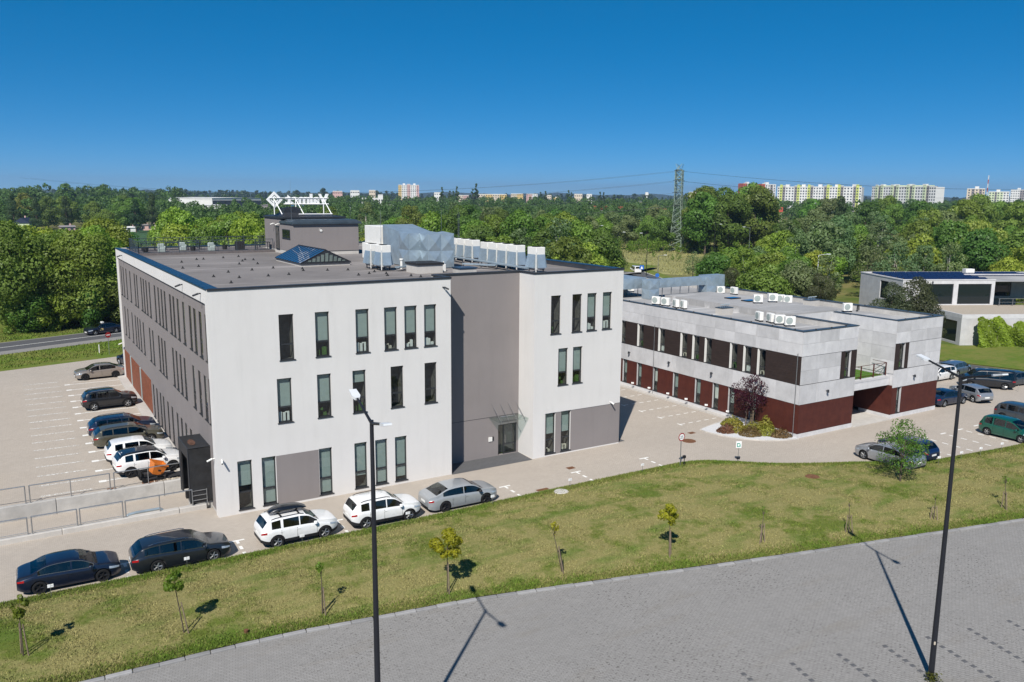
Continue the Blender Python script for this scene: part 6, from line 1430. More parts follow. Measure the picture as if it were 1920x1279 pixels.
# its black roof skin sits just above the body roof
def roof_skin(car, typ, col):
    c = CAR[typ]; xs_ = np.linspace(c['top'][3][0]-.12, c['ws'][0], 14); vs = []; fs = []
    for x in xs_:
        z = float(pchip(*zip(*c['top']), x)); zs = min(float(np.interp(x, *zip(*c['belt']))), z-.035); h = z-zs; w = c['W']/2; wt = .955*w-.2*h
        for y in (-(wt-.0), -(wt-.07), -wt*.5, 0, wt*.5, wt-.07, wt-.0): vs.append((x, y, (zs+h*(.93 if abs(y) > wt-.01 else .968 if abs(y) > wt-.08 else 1.0))+.016))
    for i in range(13):
        for j in range(6): fs.append((i*7+j, (i+1)*7+j, (i+1)*7+j+1, i*7+j+1))
    MB().add(vs, fs).build('roof_skin', PAINTS[col], car, smooth=40)
roof_skin(rv, 'suv', 'black')
make_car('wagon', 'navy', on_lot(11.6, 97.4), math.pi*.62, 'dark blue car just behind the far building corner', False)
make_car('sedan', 'black', on_lot(-4.1, 63.6), .05, 'black saloon beyond the picture edge in visitor bays', False); make_car('suv', 'graphite', on_lot(-4.0, 60.9), .05, 'graphite crossover beyond the picture edge in visitor bays', False); make_car('sedan', 'navy', on_lot(-3.9, 88.0), .05, 'navy saloon beyond the picture edge near the verge', False); make_car('wagon', 'grey', on_lot(-4.2, 82.6), .05, 'grey estate beyond the picture edge near the verge', False)
tx_ = make_car('sedan', 'navy', (11.0, 121.6, .71), math.pi+.36, 'dark blue taxi with yellow door emblem driving on the road', False, None, 'cars on the road', None, 'taxi')
MB().box(-.12, .12, -.25, .25, 1.44, 1.58).build('roof_lamp', M['white_paint'], tx_)
o = MB().box(.35, .75, .907, .917, .55, .85).build('door_emblem', M['panel_yellow'], tx_)
# cars round the concrete building
make_car('sedan', 'deepblue', (75.25, 44.15, .004), -.06, 'dark blue saloon emerging behind the far concrete wing')
make_car('hatch', 'silver', (79.15, 44.1, .004), 1.25, 'silver hatchback showing its red tail lamps')
make_car('van', 'black', (85.6, 46.2, .004), math.pi*.72, 'black people carrier van behind the silver hatchback', False, None, 'cars parked around the buildings', None, 'van')
make_car('sedan', 'slate', (89.3, 45.4, .004), math.pi-.15, 'dark grey saloon right of the black van')
make_car('wagon', 'white', (84.5, 50.9, .004), math.pi, 'white estate car beside the asphalt side road')
make_car('wagon', 'bluegrey', (89.2, 51.6, .004), .12, 'blue grey estate car beyond the black van')
make_car('mpv', 'green', (68.85, 34.85, .004), -math.pi/2, 'green compact people carrier at the lawn edge')
make_car('suv', 'slate', (74.4, 36.6, .004), -math.pi/2, 'slate blue car behind the green people carrier')
make_car('liftback', 'silver', (54.45, 35.85, .004), math.pi/2, 'silver grey saloon behind the bushy young tree')
make_car('hatch', 'blue', (57.25, 36.2, .004), math.pi/2, 'dark blue hatchback beside the silver grey saloon')
make_car('wagon', 'graphite', (141, 121, .0), .4, 'dark estate car among trees beyond the concrete building', group='cars on the road'); make_car('hatch', 'silver', (146, 121, .0), .4, 'silver hatchback among trees beyond the concrete building', group='cars on the road')
make_car('van', 'white', (136.0, 162.5, .01), 1.1, 'white delivery van on the back road', False, None, 'cars on the road', None, 'van')
# ------------------------------------------------------------------ vegetation
def leaf_quads(P, N, size, rng, aspect=.75, droop=0.):
    """one bent leaf-clump quad per point; P centres, N preferred normals"""
    n = len(P); N = N+rng.normal(0, .38, (n, 3)); N /= np.linalg.norm(N, axis=1)[:, None]+1e-9
    T = rng.normal(0, 1, (n, 3)); T[:, 2] -= droop; T -= N*np.sum(T*N, axis=1)[:, None]; T /= np.linalg.norm(T, axis=1)[:, None]+1e-9
    B = np.cross(N, T); s = (size*rng.uniform(.6, 1.35, n))[:, None]
    a = P-T*s*.5; c = P+T*s*.5; b = P+B*s*.5*aspect+N*s*.08; d = P-B*s*.5*aspect+N*s*.08
    V = np.stack([a, b, c, d], 1).reshape(-1, 3); F = np.arange(4*n).reshape(n, 4); return V, F
def crown_points(rng, rad, hgt, lobes, n, shape='round', hollow=.55):
    cs = []; rs = []
    for k in range(lobes):
        while True:
            p = rng.uniform(-1, 1, 3)
            if np.dot(p, p) <= 1: break
        p = p/max(1e-6, np.linalg.norm(p))*np.linalg.norm(p)**.6
        t = (p[2]+1)/2
        if shape == 'cone': f = 1.05-t*.95
        elif shape == 'column': f = min(1, t*4+.35)*min(1, (1-t)*2.2+.15)
        elif shape == 'vase': f = .55+.6*math.sin(math.pi*min(1, t*.9+.1))
        else: f = math.sqrt(max(.05, 1-(2*t-1)**2*.75))
        cs.append((p[0]*rad*f*.78, p[1]*rad*f*.78, t*hgt)); rs.append(rng.uniform(.22, .44)*min(rad, hgt*.6)*(.75 if shape in ('cone', 'column') else 1))
    cs = np.array(cs); rs = np.array(rs)
    wgt = rs**2/np.sum(rs**2); ids = rng.choice(len(rs), int(n*1.7), p=wgt)
    d = rng.normal(0, 1, (len(ids), 3)); d[:, 2] += .25; d /= np.linalg.norm(d, axis=1)[:, None]
    P = cs[ids]+d*(rs[ids]*rng.uniform(.72, 1.08, len(ids)))[:, None]*np.array([1, 1, .85])
    keep = np.ones(len(ids), bool)
    for k in range(len(rs)): keep &= ~((np.linalg.norm((P-cs[k])/np.array([1, 1, .85]), axis=1) < rs[k]*.62) & (ids != k))
    P, d, ids = P[keep][:n], d[keep][:n], ids[keep][:n]
    P[:, 2] = np.maximum(P[:, 2], -.05*hgt)
    lt = rng.uniform(.15, .85, lobes); tint = np.clip(lt[ids]*.6+rng.uniform(0, .4, len(ids)), 0, 1)
    return P, d, tint, cs, rs
def crown_mesh(seed, rad, hgt, z0, lobes, n, leaf, shape='round', droop=0., aspect=.75):
    rng = np.random.default_rng(seed); P, N, tint, cs, rs = crown_points(rng, rad, hgt, lobes, n, shape); P = P+np.array([0, 0, z0])
    V, F = leaf_quads(P, N, leaf, rng, aspect, droop); me = np_mesh('crown', V, F, 4, M['leaf'], tint); return me, cs+np.array([0, 0, z0])
def trunk_mesh(seed, h, r, cs, mat, limbs=9, lean=.3):
    rng = random.Random(seed); b = MB(); p = Vector((0, 0, -.1)); n = 5; pts = []
    for k in range(n+1):
        t = k/n; pts.append(Vector((lean*math.sin(t*2+seed)*t, lean*math.cos(t*3+seed)*t, -.1+h*t)))
    for k in range(n): b.tube(pts[k], pts[k+1], r*(1-.75*k/n), r*(1-.75*(k+1)/n), 8, False)
    idx = rng.sample(range(len(cs)), min(limbs, len(cs)))
    for i in idx:
        t = rng.uniform(.4, .95); q = pts[0].lerp(pts[-1], t); q = pts[min(n, int(t*n))]; e = Vector(cs[i]); mid = q.lerp(e, .5)+Vector((0, 0, -.06*h*rng.random()))
        b.tube(q, mid, r*.38, r*.24, 5, False); b.tube(mid, e, r*.24, r*.08, 5, False)
    return b.mesh('trunk', mat, 60)
def species(name, variants, rad, hgt, z0, lobes, n, leaf, shape='round', bark='bark', tr=.22, droop=0., aspect=.75, limbs=9):
    out = []
    for k in range(variants):
        cm_, cs = crown_mesh(hash((name, k)) % 99991 if False else sum(map(ord, name))*31+k*97, rad, hgt, z0, lobes, n, leaf, shape, droop, aspect); out.append((cm_, trunk_mesh(k+len(name), z0+hgt*.75, tr, cs, M[bark], limbs)))
    return out
SPEC = {
 'broad':  species('broad', 4, 4.6, 9.5, 2.2, 34, 7600, .43),
 'bushy':  species('bushy', 3, 4.4, 8.2, .9, 34, 7600, .40),
 'near':   species('near', 3, 5.0, 11.0, 1.6, 52, 15000, .32),
 'birch':  species('birch', 3, 2.9, 10.5, 2.2, 34, 4600, .34, 'vase', 'bark_pale', .14, .8),
 'conifer': species('conifer', 2, 3.0, 11.0, 1.0, 44, 5200, .38, 'cone', 'bark', .2, .4, .4),
 'poplar': species('poplar', 2, 1.9, 14.0, 1.2, 34, 2600, .55, 'column', 'bark', .22),
 'sparse': species('sparse', 2, 3.8, 8.0, 1.6, 28, 1900, .32, 'vase', 'bark', .16, limbs=20),
 'willow': species('willow', 1, 6.2, 9.0, 2.5, 40, 8500, .62, 'round', 'bark', .35, 3.5, .35),
 'pine':   species('pine', 2, 2.7, 6.8, .7, 40, 11000, .24, 'round', 'bark', .16, .0, .4),
}
TREE_N = {'broad': 'broadleaf_tree', 'bushy': 'bushy_tree', 'near': 'broadleaf_tree', 'birch': 'birch_tree', 'conifer': 'conifer_tree', 'poplar': 'poplar_tree', 'sparse': 'sparse_tree', 'willow': 'willow_tree', 'pine': 'pine_tree'}
GREEN = {'pine': (.088, .105, .05), 'dark': (0.108, 0.174, 0.038), 'mid': (0.163, 0.25, 0.047), 'fresh': (0.214, 0.303, 0.046), 'yellow': (0.298, 0.336, 0.046), 'olive': (0.147, 0.181, 0.044), 'grey': (0.15, 0.211, 0.089), 'brown': (0.158, 0.152, 0.069), 'conifer': (0.066, 0.111, 0.044), 'willow': (0.315, 0.36, 0.081)}
def jitter(c, rr, a=.14): k = 1+rr.uniform(-a, a); return tuple(v*k*(1+rr.uniform(-.06, .06)) for v in c)+(1.,)
def plant_tree(sp, col, x, y_, s, label, group, rr, z=0., rz=None, sz=None):
    cm_, tm = SPEC[sp][rr.randrange(len(SPEC[sp]))]
    rt = empty(TREE_N[sp], (x, y_, z), rr.uniform(0, 6.28) if rz is None else rz); rt.scale = (s, s, s*(sz or rr.uniform(.92, 1.1))); tag(rt, label, 'tree', group)
    link('trunk', tm, rt); c = link('crown', cm_, rt); c.color = jitter(GREEN[col], rr); return rt
def sector(px0, px1, d0, d1, n, mind, rr, avoid=()):
    pts = []; tries = 0
    while len(pts) < n and tries < 6000:
        tries += 1; px = rr.uniform(px0, px1); d = math.sqrt(rr.uniform(d0*d0, d1*d1)); (x, y_), _ = bearing(px, d)
        if any((x-a)**2+(y_-b)**2 < mind*mind for a, b in pts): continue
        if any(f(x, y_) for f in avoid): continue
        pts.append((x, y_))
    return pts
def near_poly(poly, w):
    def f(x, y_):
        for a, b in zip(poly[:-1], poly[1:]):
            A = Vector((a[0], a[1])); B = Vector((b[0], b[1])); P = Vector((x, y_)); t = max(0, min(1, (P-A).dot(B-A)/(B-A).length_squared)); 
            if (P-(A+(B-A)*t)).length < w: return True
        return False
    return f
on_back = near_poly(BR, 9); on_left = near_poly([rp(-80, 0), rp(140, 0)], 8)
rr = random.Random(11)
ADJ = {'pine': 'grey green', 'dark': 'dark green', 'mid': 'mid green', 'fresh': 'fresh green', 'yellow': 'yellow green', 'olive': 'olive', 'grey': 'grey green', 'brown': 'brownish', 'conifer': 'dark', 'willow': 'pale green'}
KN = {'broad': 'broadleaf tree', 'bushy': 'bushy tree', 'near': 'tall broadleaf tree', 'birch': 'slender birch', 'conifer': 'conifer', 'poplar': 'columnar poplar', 'sparse': 'thin crowned tree', 'willow': 'weeping willow', 'pine': 'pine'}
WOOD = []
MARKS = [(0, 'beside the picture edge'), (35, 'behind the bend of road edge'), (75, 'left of the taxi clump'), (120, 'in the middle of roadside clump'), (165, 'above the taxi'), (215, 'next to the building corner'), (320, 'just right of the field'), (365, 'below the white warehouse'), (410, 'below the white hall'), (455, 'left of the roof sign'), (500, 'by the sign emblem'), (545, 'behind the sign letters'), (600, 'at the end of the sign'), (650, 'right of the penthouse'), (700, 'above the white casing'), (745, 'left over the duct block'), (790, 'above the duct block'), (840, 'right over the duct block'), (885, 'above the far outdoor units'), (930, 'above the row of four units'), (975, 'left over the lone unit'), (1020, 'right over the lone unit'), (1065, 'above the right parapet'), (1110, 'left of the back road'), (1160, 'over the back road'), (1205, 'above the blue crossing sign'), (1245, 'left of the pylon'), (1275, 'behind the pylon'), (1315, 'right of the pylon'), (1355, 'above the duct end'), (1400, 'below the red tower'), (1440, 'below the red cornered tower'), (1480, 'below left end of lime slab'), (1530, 'below middle of lime slab'), (1585, 'below right end of lime slab'), (1635, 'between the two slabs'), (1685, 'below the pale green slab'), (1735, 'below the cream tower'), (1780, 'left of the willow'), (1835, 'around the willow'), (1885, 'right of the willow'), (1930, 'at the far picture edge')]
def relabel_woods():
    g_ = {}
    for t_, base, x, y_ in WOOD:
        px = 960+F_PX*math.tan(math.atan2(x, y_)-YAW); mk = min(MARKS, key=lambda q: abs(q[0]-px))[1]; g_.setdefault((base, mk), []).append((math.hypot(x, y_), t_))
    names = ['nearest', 'second', 'third', 'fourth', 'fifth', 'sixth', 'rearmost']
    for (base, mk), L in g_.items():
        L.sort(key=lambda q: q[0])
        for k, (_, t_) in enumerate(L): t_['label'] = '%s %s%s' % (base, mk, '' if len(L) == 1 else ', %s of its kind there' % names[min(k, 6)])
def wood(px0, px1, d0, d1, n, mind, mix, where, group, hs, avoid=(on_back, on_left), z=0.):
    for (x, y_) in sector(px0, px1, d0, d1, n, mind, rr, avoid):
        sp, col = rr.choice(mix); t_ = plant_tree(sp, col, x, y_, rr.uniform(*hs), '%s %s %s' % (ADJ[col], KN[sp], where), group, rr, z); WOOD.append((t_, '%s %s' % (ADJ[col], KN[sp]), x, y_))
wood(-25, 205, 128, 150, 16, 5.2, [('near', 'mid'), ('near', 'dark'), ('near', 'mid'), ('near', 'mid'), ('near', 'fresh')], 'in the dense clump across the road', 'trees across the left road', (.86, 1.08), z=.65)
for (px, d, s, col) in [(30, 126.5, .62, 'mid'), (75, 127, .58, 'fresh'), (150, 127.5, .66, 'dark'), (205, 128.5, .62, 'olive'), (222, 131, .7, 'mid')]:
    (x, y_), _ = bearing(px, d); plant_tree('bushy', col, x, y_, s, 'low %s bush at the front of the roadside clump, %s' % (ADJ[col], 'left half' if px < 100 else 'near the taxi'), 'trees across the left road', rr, .6)
wood(15, 300, 440, 500, 14, 14, [('broad', 'mid'), ('conifer', 'conifer'), ('broad', 'olive'), ('bushy', 'mid')], 'beyond the field', 'trees deep in the wood', (1.2, 1.5))
wood(318, 505, 165, 250, 24, 7.5, [('broad', 'fresh'), ('broad', 'mid'), ('bushy', 'yellow'), ('bushy', 'fresh'), ('broad', 'mid')], 'between the field and the penthouse', 'trees beyond the main roof', (1.0, 1.2))
wood(500, 800, 130, 215, 34, 6.5, [('broad', 'olive'), ('bushy', 'mid'), ('broad', 'mid'), ('sparse', 'brown'), ('bushy', 'fresh'), ('birch', 'grey'), ('bushy', 'yellow')], 'in the wood behind the main roof', 'trees beyond the main roof', (.85, 1.08))
wood(790, 1128, 140, 235, 44, 7.0, [('broad', 'dark'), ('broad', 'mid'), ('broad', 'dark'), ('bushy', 'mid'), ('birch', 'grey'), ('bushy', 'fresh'), ('broad', 'mid')], 'in the wood behind the outdoor units', 'trees beyond the main roof', (.95, 1.18))
wood(480, 1120, 235, 360, 34, 10, [('broad', 'mid'), ('broad', 'olive'), ('birch', 'grey'), ('bushy', 'fresh'), ('broad', 'dark'), ('sparse', 'grey')], 'deep in the wood beyond the main roof', 'trees deep in the wood', (1.05, 1.25))
wood(1120, 1310, 298, 380, 20, 9.5, [('broad', 'mid'), ('bushy', 'fresh'), ('broad', 'grey'), ('bushy', 'mid')], 'behind the dry meadow round the pylon', 'trees round the meadow', (1.0, 1.2))
wood(1305, 1430, 283, 325, 10, 7.5, [('broad', 'mid'), ('broad', 'dark'), ('birch', 'grey')], 'in the tall stand right of the pylon', 'trees round the meadow', (1.62, 1.85))
wood(1435, 1945, 178, 300, 40, 8.5, [('broad', 'mid'), ('broad', 'grey'), ('bushy', 'mid'), ('birch', 'grey'), ('broad', 'dark'), ('bushy', 'fresh')], 'in the wood beyond the concrete building', 'trees beyond the concrete building', (.98, 1.22))
wood(1370, 1945, 300, 480, 26, 12, [('broad', 'dark'), ('broad', 'mid'), ('conifer', 'conifer'), ('broad', 'grey')], 'in the dark wood below the apartment estate', 'trees deep in the wood', (1.3, 1.55))
wood(1375, 1562, 138, 180, 20, 6.0, [('birch', 'grey'), ('bushy', 'mid'), ('bushy', 'fresh'), ('birch', 'mid'), ('bushy', 'grey'), ('pine', 'pine')], 'in the grove just beyond the concrete building', 'trees beyond the concrete building', (.78, 1.0))
wood(1800, 1945, 172, 205, 9, 6.0, [('bushy', 'fresh'), ('birch', 'grey'), ('conifer', 'mid'), ('bushy', 'mid')], 'behind the solar panel roof', 'trees beyond the concrete building', (.8, 1.0))
wood(1640, 1800, 165, 200, 8, 7.0, [('bushy', 'mid'), ('birch', 'grey'), ('sparse', 'grey')], 'between grove and solar panel roof', 'trees beyond the concrete building', (.85, 1.05))
wood(1235, 1345, 172, 200, 6, 4.5, [('sparse', 'grey'), ('sparse', 'olive'), ('sparse', 'brown')], 'at the foot of the pylon', 'trees round the meadow', (.5, .7))
wood(1095, 1140, 150, 180, 5, 5, [('bushy', 'grey'), ('bushy', 'mid')], 'left of the back road', 'trees beyond the main roof', (.8, 1.0))
(x, y_), _ = bearing(1836, 205); plant_tree('willow', 'willow', x, y_, 1.12, 'round weeping willow with pale green hanging twigs', 'trees beyond the concrete building', rr)
for k, (px, d_, s) in enumerate([(1732, 117, 1.18), (1688, 115, 1.05), (1772, 117, .55)]):
    (x, y_), _ = bearing(px, d_); plant_tree('pine', 'pine', x, y_, s, ['tall grey green pine before the solar panel building', 'broad pine left of the tall pine', 'low pine branch tree by the ground floor window'][k], 'pines by the solar building', rr)
(x, y_), _ = bearing(1385, 152); plant_tree('bushy', 'yellow', x, y_, .5, 'low bush in yellow bloom before the grove', 'trees beyond the concrete building', rr)
wood(1330, 1372, 150, 170, 3, 5, [('bushy', 'dark')], 'beside the yellow bush', 'trees beyond the concrete building', (.75, .9))
for k, (px, d, s) in enumerate([(827, 900, 1.75), (841, 930, 1.55), (848, 920, 1.5), (855, 900, 1.7), (884, 880, 1.75), (891, 880, 1.85), (1012, 950, 1.6), (1021, 950, 1.65), (1064, 930, 1.6), (1070, 930, 1.6), (1123, 960, 1.55), (1130, 960, 1.5), (1150, 940, 1.55)]):
    (x, y_), _ = bearing(px, d); plant_tree('poplar', 'conifer', x, y_, s, 'dark columnar poplar on the horizon, %s' % ['tallest of the first group', 'second from left before the cream block', 'third from left before the cream block', 'right beside the cream block', 'left of the yellow slab pair', 'touching the left end of yellow slab', 'left of the pair beyond the yellow blocks', 'right of the pair beyond the yellow blocks', 'left of the middle pair', 'right of the middle pair', 'left of the pair nearest the pylon', 'right of the pair nearest the pylon', 'single one next to the pylon'][k], 'poplars on the horizon', rr)

relabel_woods()
# far woods: one mass of crowns reaching to the horizon
def mass(name, specs, label, leaf_col, nleaf, leafsz, seed):
    rng = np.random.default_rng(seed); protos = []
    for k in range(5):
        P, N, tint, _, _ = crown_points(rng, 4.4, 10.5, 14, nleaf, 'round' if k else 'cone'); P[:, 2] += .6; protos.append((leaf_quads(P, N, leafsz, rng), tint))
    Vs, Fs, Ts, off = [], [], [], 0
    for (px0, px1, d0, d1, n, smin, smax) in specs:
        for k in range(n):
            px = rng.uniform(px0, px1); d = math.sqrt(rng.uniform(d0*d0, d1*d1)); (x, y_), _ = bearing(px, d)
            if on_back(x, y_) or on_left(x, y_) or (25 < x < 130 and 320 < y_ < 480 and px < 330): continue
            (V, F), t = protos[rng.integers(5)]; s = rng.uniform(smin, smax); a = rng.uniform(0, 6.28); c_, s_ = math.cos(a), math.sin(a)
            W = V*s; W = np.stack([W[:, 0]*c_-W[:, 1]*s_+x, W[:, 0]*s_+W[:, 1]*c_+y_, W[:, 2]], 1)
            Vs.append(W); Fs.append(F+off); off += len(V); Ts.append(np.clip(t*.5+rng.uniform(0, .5), 0, 1))
    me = np_mesh(name, np.concatenate(Vs), np.concatenate(Fs), 4, M['leaf'], np.concatenate(Ts)); o = link(name, me); o.color = (*leaf_col, 1); tag(o, label, 'woodland', kind='stuff'); return o
mass('forest', [(-80, 330, 480, 640, 110, .9, 1.45), (330, 1000, 350, 620, 240, .95, 1.2), (950, 1400, 350, 700, 190, .95, 1.2), (1350, 2000, 480, 900, 170, 1.1, 1.6), (-80, 330, 700, 1000, 120, 1.5, 2.2), (-80, 700, 640, 1500, 260, .9, 1.5), (600, 1420, 640, 1150, 380, 1.1, 1.5), (1400, 2000, 900, 1600, 160, 1.0, 1.5)], 'mass of woodland stretching to the horizon', (.115, .165, .048), 420, .95, 5)
mass('distant_forest', [(-80, 760, 1500, 3200, 380, 1.4, 2.4), (700, 2000, 1500, 3400, 420, 1.2, 2.0)], 'dark distant forest line under the sky', (.060, .092, .048), 90, 2.6, 6)
mass('undergrowth', [(-20, 245, 126, 140, 60, .12, .3), (500, 1115, 128, 240, 150, .25, .5), (1125, 1420, 282, 312, 90, .22, .45), (1180, 1420, 190, 275, 16, .12, .25), (1380, 1560, 140, 300, 70, .2, .5), (1560, 1930, 172, 300, 90, .2, .5), (300, 500, 160, 240, 60, .25, .5)], 'low undergrowth filling the woods behind the buildings', (.16, .235, .036), 260, .9, 8)

# grass blades
def blades(name, sampler, n, h, mat, seed, label, zf, wid=.012):
    rng = np.random.default_rng(seed); P = sampler(rng, n); n = len(P); z = np.array([zf(x, y_) for x, y_ in P]); base = np.column_stack([P, z])
    a = rng.uniform(0, 6.283, n); hh = h*rng.uniform(.5, 1.4, n); w_ = wid*rng.uniform(.7, 1.5, n)*3
    d = np.column_stack([np.cos(a), np.sin(a), np.zeros(n)]); lean = rng.uniform(-.7, .7, (n, 2))
    tip = base+np.column_stack([lean[:, 0]*hh, lean[:, 1]*hh, hh]); V = np.stack([base-d*w_[:, None], base+d*w_[:, None], tip], 1).reshape(-1, 3)
    me = np_mesh(name, V, np.arange(3*n).reshape(n, 3), 3, mat, rng.uniform(0, 1, n)); o = link(name, me); tag(o, label, 'grass', kind='stuff'); return o
def strip_pts(rng, n):
    x = rng.uniform(-3, 74, n); t = rng.uniform(.0, 1, n); lo = np.interp(x, [p[0] for p in lox], [p[1] for p in lox])+.16; hi = np.interp(x, [p[0] for p in upx], [p[1] for p in upx])-.07
    return np.column_stack([x, lo+(hi-lo)*t])
blades('grass', strip_pts, 190000, .06, M['blade'], 3, 'dry mown grass of the lawn strip before the buildings', lambda x, y_: strip_h(x, y_)-.01, .008)
def edge_pts(rng, n):
    x = rng.uniform(-3, 74, n); up_ = rng.random(n) < .62; lo = np.interp(x, [p[0] for p in lox], [p[1] for p in lox])+.16; hi = np.interp(x, [p[0] for p in upx], [p[1] for p in upx])-.06
    e = np.abs(rng.normal(0, .42, n)); return np.column_stack([x, np.where(up_, hi-e, lo+e*.9)])
blades('edge_grass', edge_pts, 90000, .105, M['blade_lush'], 4, 'longer lush grass along both edges of the lawn strip', lambda x, y_: strip_h(x, y_)-.01, .007)
def verge_pts(rng, n):
    t = rng.uniform(-20, 40, n); o_ = np.where(rng.random(n) < .35, rng.uniform(-13, -4.6, n), rng.uniform(4.7, 16, n)); return np.column_stack([-.8+RD.x*t+RN.x*o_, 115.4+RD.y*t+RN.y*o_])
blades('verge_grass', verge_pts, 40000, .17, M['blade_lush'], 9, 'green roadside grass on both verges of the left road', lambda x, y_: .69, .016)
def meadow_pts(rng, n):
    P = np.column_stack([rng.uniform(142, 260, n), rng.uniform(142, 270, n)]); return P[[not on_back(a, b) for a, b in P]]
M['blade_dry'] = blade('dry_blades', (.16, .185, .05), (.29, .27, .12), (.14, .18, .045), .6)
blades('meadow_grass', meadow_pts, 24000, .5, M['blade_dry'], 10, 'tall dry meadow grass round the pylon', lambda x, y_: -.02, .03)

# young street trees on the lawn
def young_tree(x, y_, h, w_, nl, col, label, stakes=1, lean=(0, 0), leaf=.13, low=.62):
    z = strip_h(x, y_)-.03; rt = empty('young_tree', (x, y_, z)); tag(rt, label, 'tree', 'young trees on the lawn'); rg = np.random.default_rng(abs(int(x*100))+7)
    top = Vector((lean[0], lean[1], h*.8)); MB().tube((0, 0, -.05), top*.5, .032, .026, 7).tube(top*.5, top, .026, .012, 6).build('trunk', M['bark'], rt)
    if nl:
        P, N, tint, cs, rs = crown_points(rg, w_*.5, h*(1-low)*1.0, 12, nl, 'round'); P = P+np.array([lean[0], lean[1], h*low]); V, F = leaf_quads(P, N, leaf, rg, .8); me = np_mesh('crown', V, F, 4, M['leaf'], tint); c = link('crown', me, rt); c.color = (*col, 1)
        b = MB()
        for q in cs[:9]: b.tube(top*.92, Vector(q)+Vector((lean[0], lean[1], h*low)), .010, .004, 4, False)
        b.build('twigs', M['bark'], rt)
    for k in range(stakes):
        a = k*2.4+x; p = Vector((.22*math.cos(a), .22*math.sin(a), -.05)); e = Vector((.10*math.cos(a)+top.x*.5, .1*math.sin(a)+top.y*.5, h*.52)); MB().tube(p, e, .03, .027, 6).build('stake', M['stake'], rt)
        MB().tube(e*.9, top*.5, .014).build('tie', M['trim'], rt)
    return rt
GY, GG = (.30, .30, .02), (.13, .19, .022)
young_tree(-.5, 37.56, 2.75, .75, 520, GG, 'small young tree by the picture edge below the navy saloon', 2, leaf=.11); young_tree(5.55, 36.26, 2.85, 1.0, 800, GG, 'young tree with flat green crown below the graphite estate', 1, (-.25, .05), .11, .70)
young_tree(11.32, 34.9, 2.65, .5, 60, GG, 'nearly bare young tree between two stakes below roof box car', 2, (0, 0), .13, .75); young_tree(17.24, 33.92, 3.05, 1.75, 2600, GY, 'young maple with round yellow green crown', 1, leaf=.10, low=.56)
young_tree(23.3, 32.89, 2.7, .6, 90, GY, 'tiny leaning young tree with crossed stakes', 2, (-.5, .1), .12, .78); young_tree(29.33, 31.54, 2.75, 1.3, 1200, GY, 'young maple with uneven yellow crown between two stakes', 2, (.05, .1), .10, .62)
young_tree(34.95, 30.23, 2.0, .4, 26, GG, 'dry leaning sapling with stakes, first right of yellow maple', 2, (.4, .3), .08, .7); young_tree(40.47, 28.69, 2.0, .3, 12, GG, 'bare upright sapling stake near the lamp shadow', 2, (.15, .2), .07, .7); young_tree(46.55, 27.33, 1.5, .4, 22, GG, 'bare leaning sapling beside the tall lamp post', 2, (.5, .3), .08, .6); young_tree(51.96, 26.04, 2.1, .5, 60, GG, 'thin sapling with crossed stakes at the end of the row', 2, (.3, .3), .08, .75)
def shrub_tree(x, y_, h, w_, n, leaf, col, label, name='young_tree', z=0., bark='bark', low=.2, lobes=26, stakes=0, dens='round'):
    rt = empty(name, (x, y_, z)); tag(rt, label, 'tree'); rg = np.random.default_rng(int(x*37)); P, N, tint, cs, rs = crown_points(rg, w_*.5, h*(1-low), lobes, n, dens); P[:, 2] += h*low; V, F = leaf_quads(P, N, leaf, rg, .6)
    c = link('crown', np_mesh('crown', V, F, 4, M['leaf'], tint), rt); c.color = (*col, 1); link('trunk', trunk_mesh(int(x), h*.7, .07, cs+np.array([0, 0, h*low]), M[bark], 18, .1), rt)
    for k in range(stakes):
        a = k*2.1+.4; MB().tube((.35*math.cos(a), .35*math.sin(a), 0), (.33*math.cos(a), .33*math.sin(a), 1.55), .04, .04, 6).build('stake', M['stake'], rt)
    return rt
shrub_tree(50.53, 32.23, 4.4, 3.0, 3600, .12, (.13, .205, .034), 'bushy young tree with open crown before the silver saloon', z=strip_h(50.5, 32.2)-.05, low=.2, lobes=40, dens='vase')
shrub_tree(52.75, 47.6, 4.4, 3.3, 3400, .13, (.055, .012, .019), 'dark purple plum tree before the rust panels', 'plum_tree', .05, low=.33, lobes=30, stakes=3, dens='vase')
shrub_tree(71.5, 28.2, 2.6, 1.8, 160, .12, (.05, .06, .03), 'thin dry sapling at the lawn end', z=.2, low=.3)
# junipers on the planted island
def juniper(x, y_, w_, h, col, label):
    rt = empty('juniper', (x, y_, .06)); tag(rt, label, 'shrub', 'junipers on the island'); rg = np.random.default_rng(int(x*91+y_*7)); n = 700
    r_ = w_*np.sqrt(rg.uniform(0, 1, n)); a = rg.uniform(0, 6.28, n); hz = h*(1-(r_/w_)**1.6)*rg.uniform(.35, 1.1, n)+.04; P = np.column_stack([r_*np.cos(a)*1.25, r_*np.sin(a), hz]); N = np.column_stack([np.cos(a)*.6, np.sin(a)*.6, np.full(n, .7)])
    V, F = leaf_quads(P, N, .22, rg, .35); c = link('foliage', np_mesh('foliage', V, F, 4, M['leaf'], rg.uniform(0, 1, n)), rt); c.color = (*col, 1)
    b = MB()
    for k in range(7): t = k*.9; b.tube((0, 0, 0), (w_*.7*math.cos(t), w_*.7*math.sin(t), h*.4), .02, .008, 4, False)
    b.build('stems', M['bark'], rt)
JY, JB = (.26, .24, .045), (.17, .10, .05)
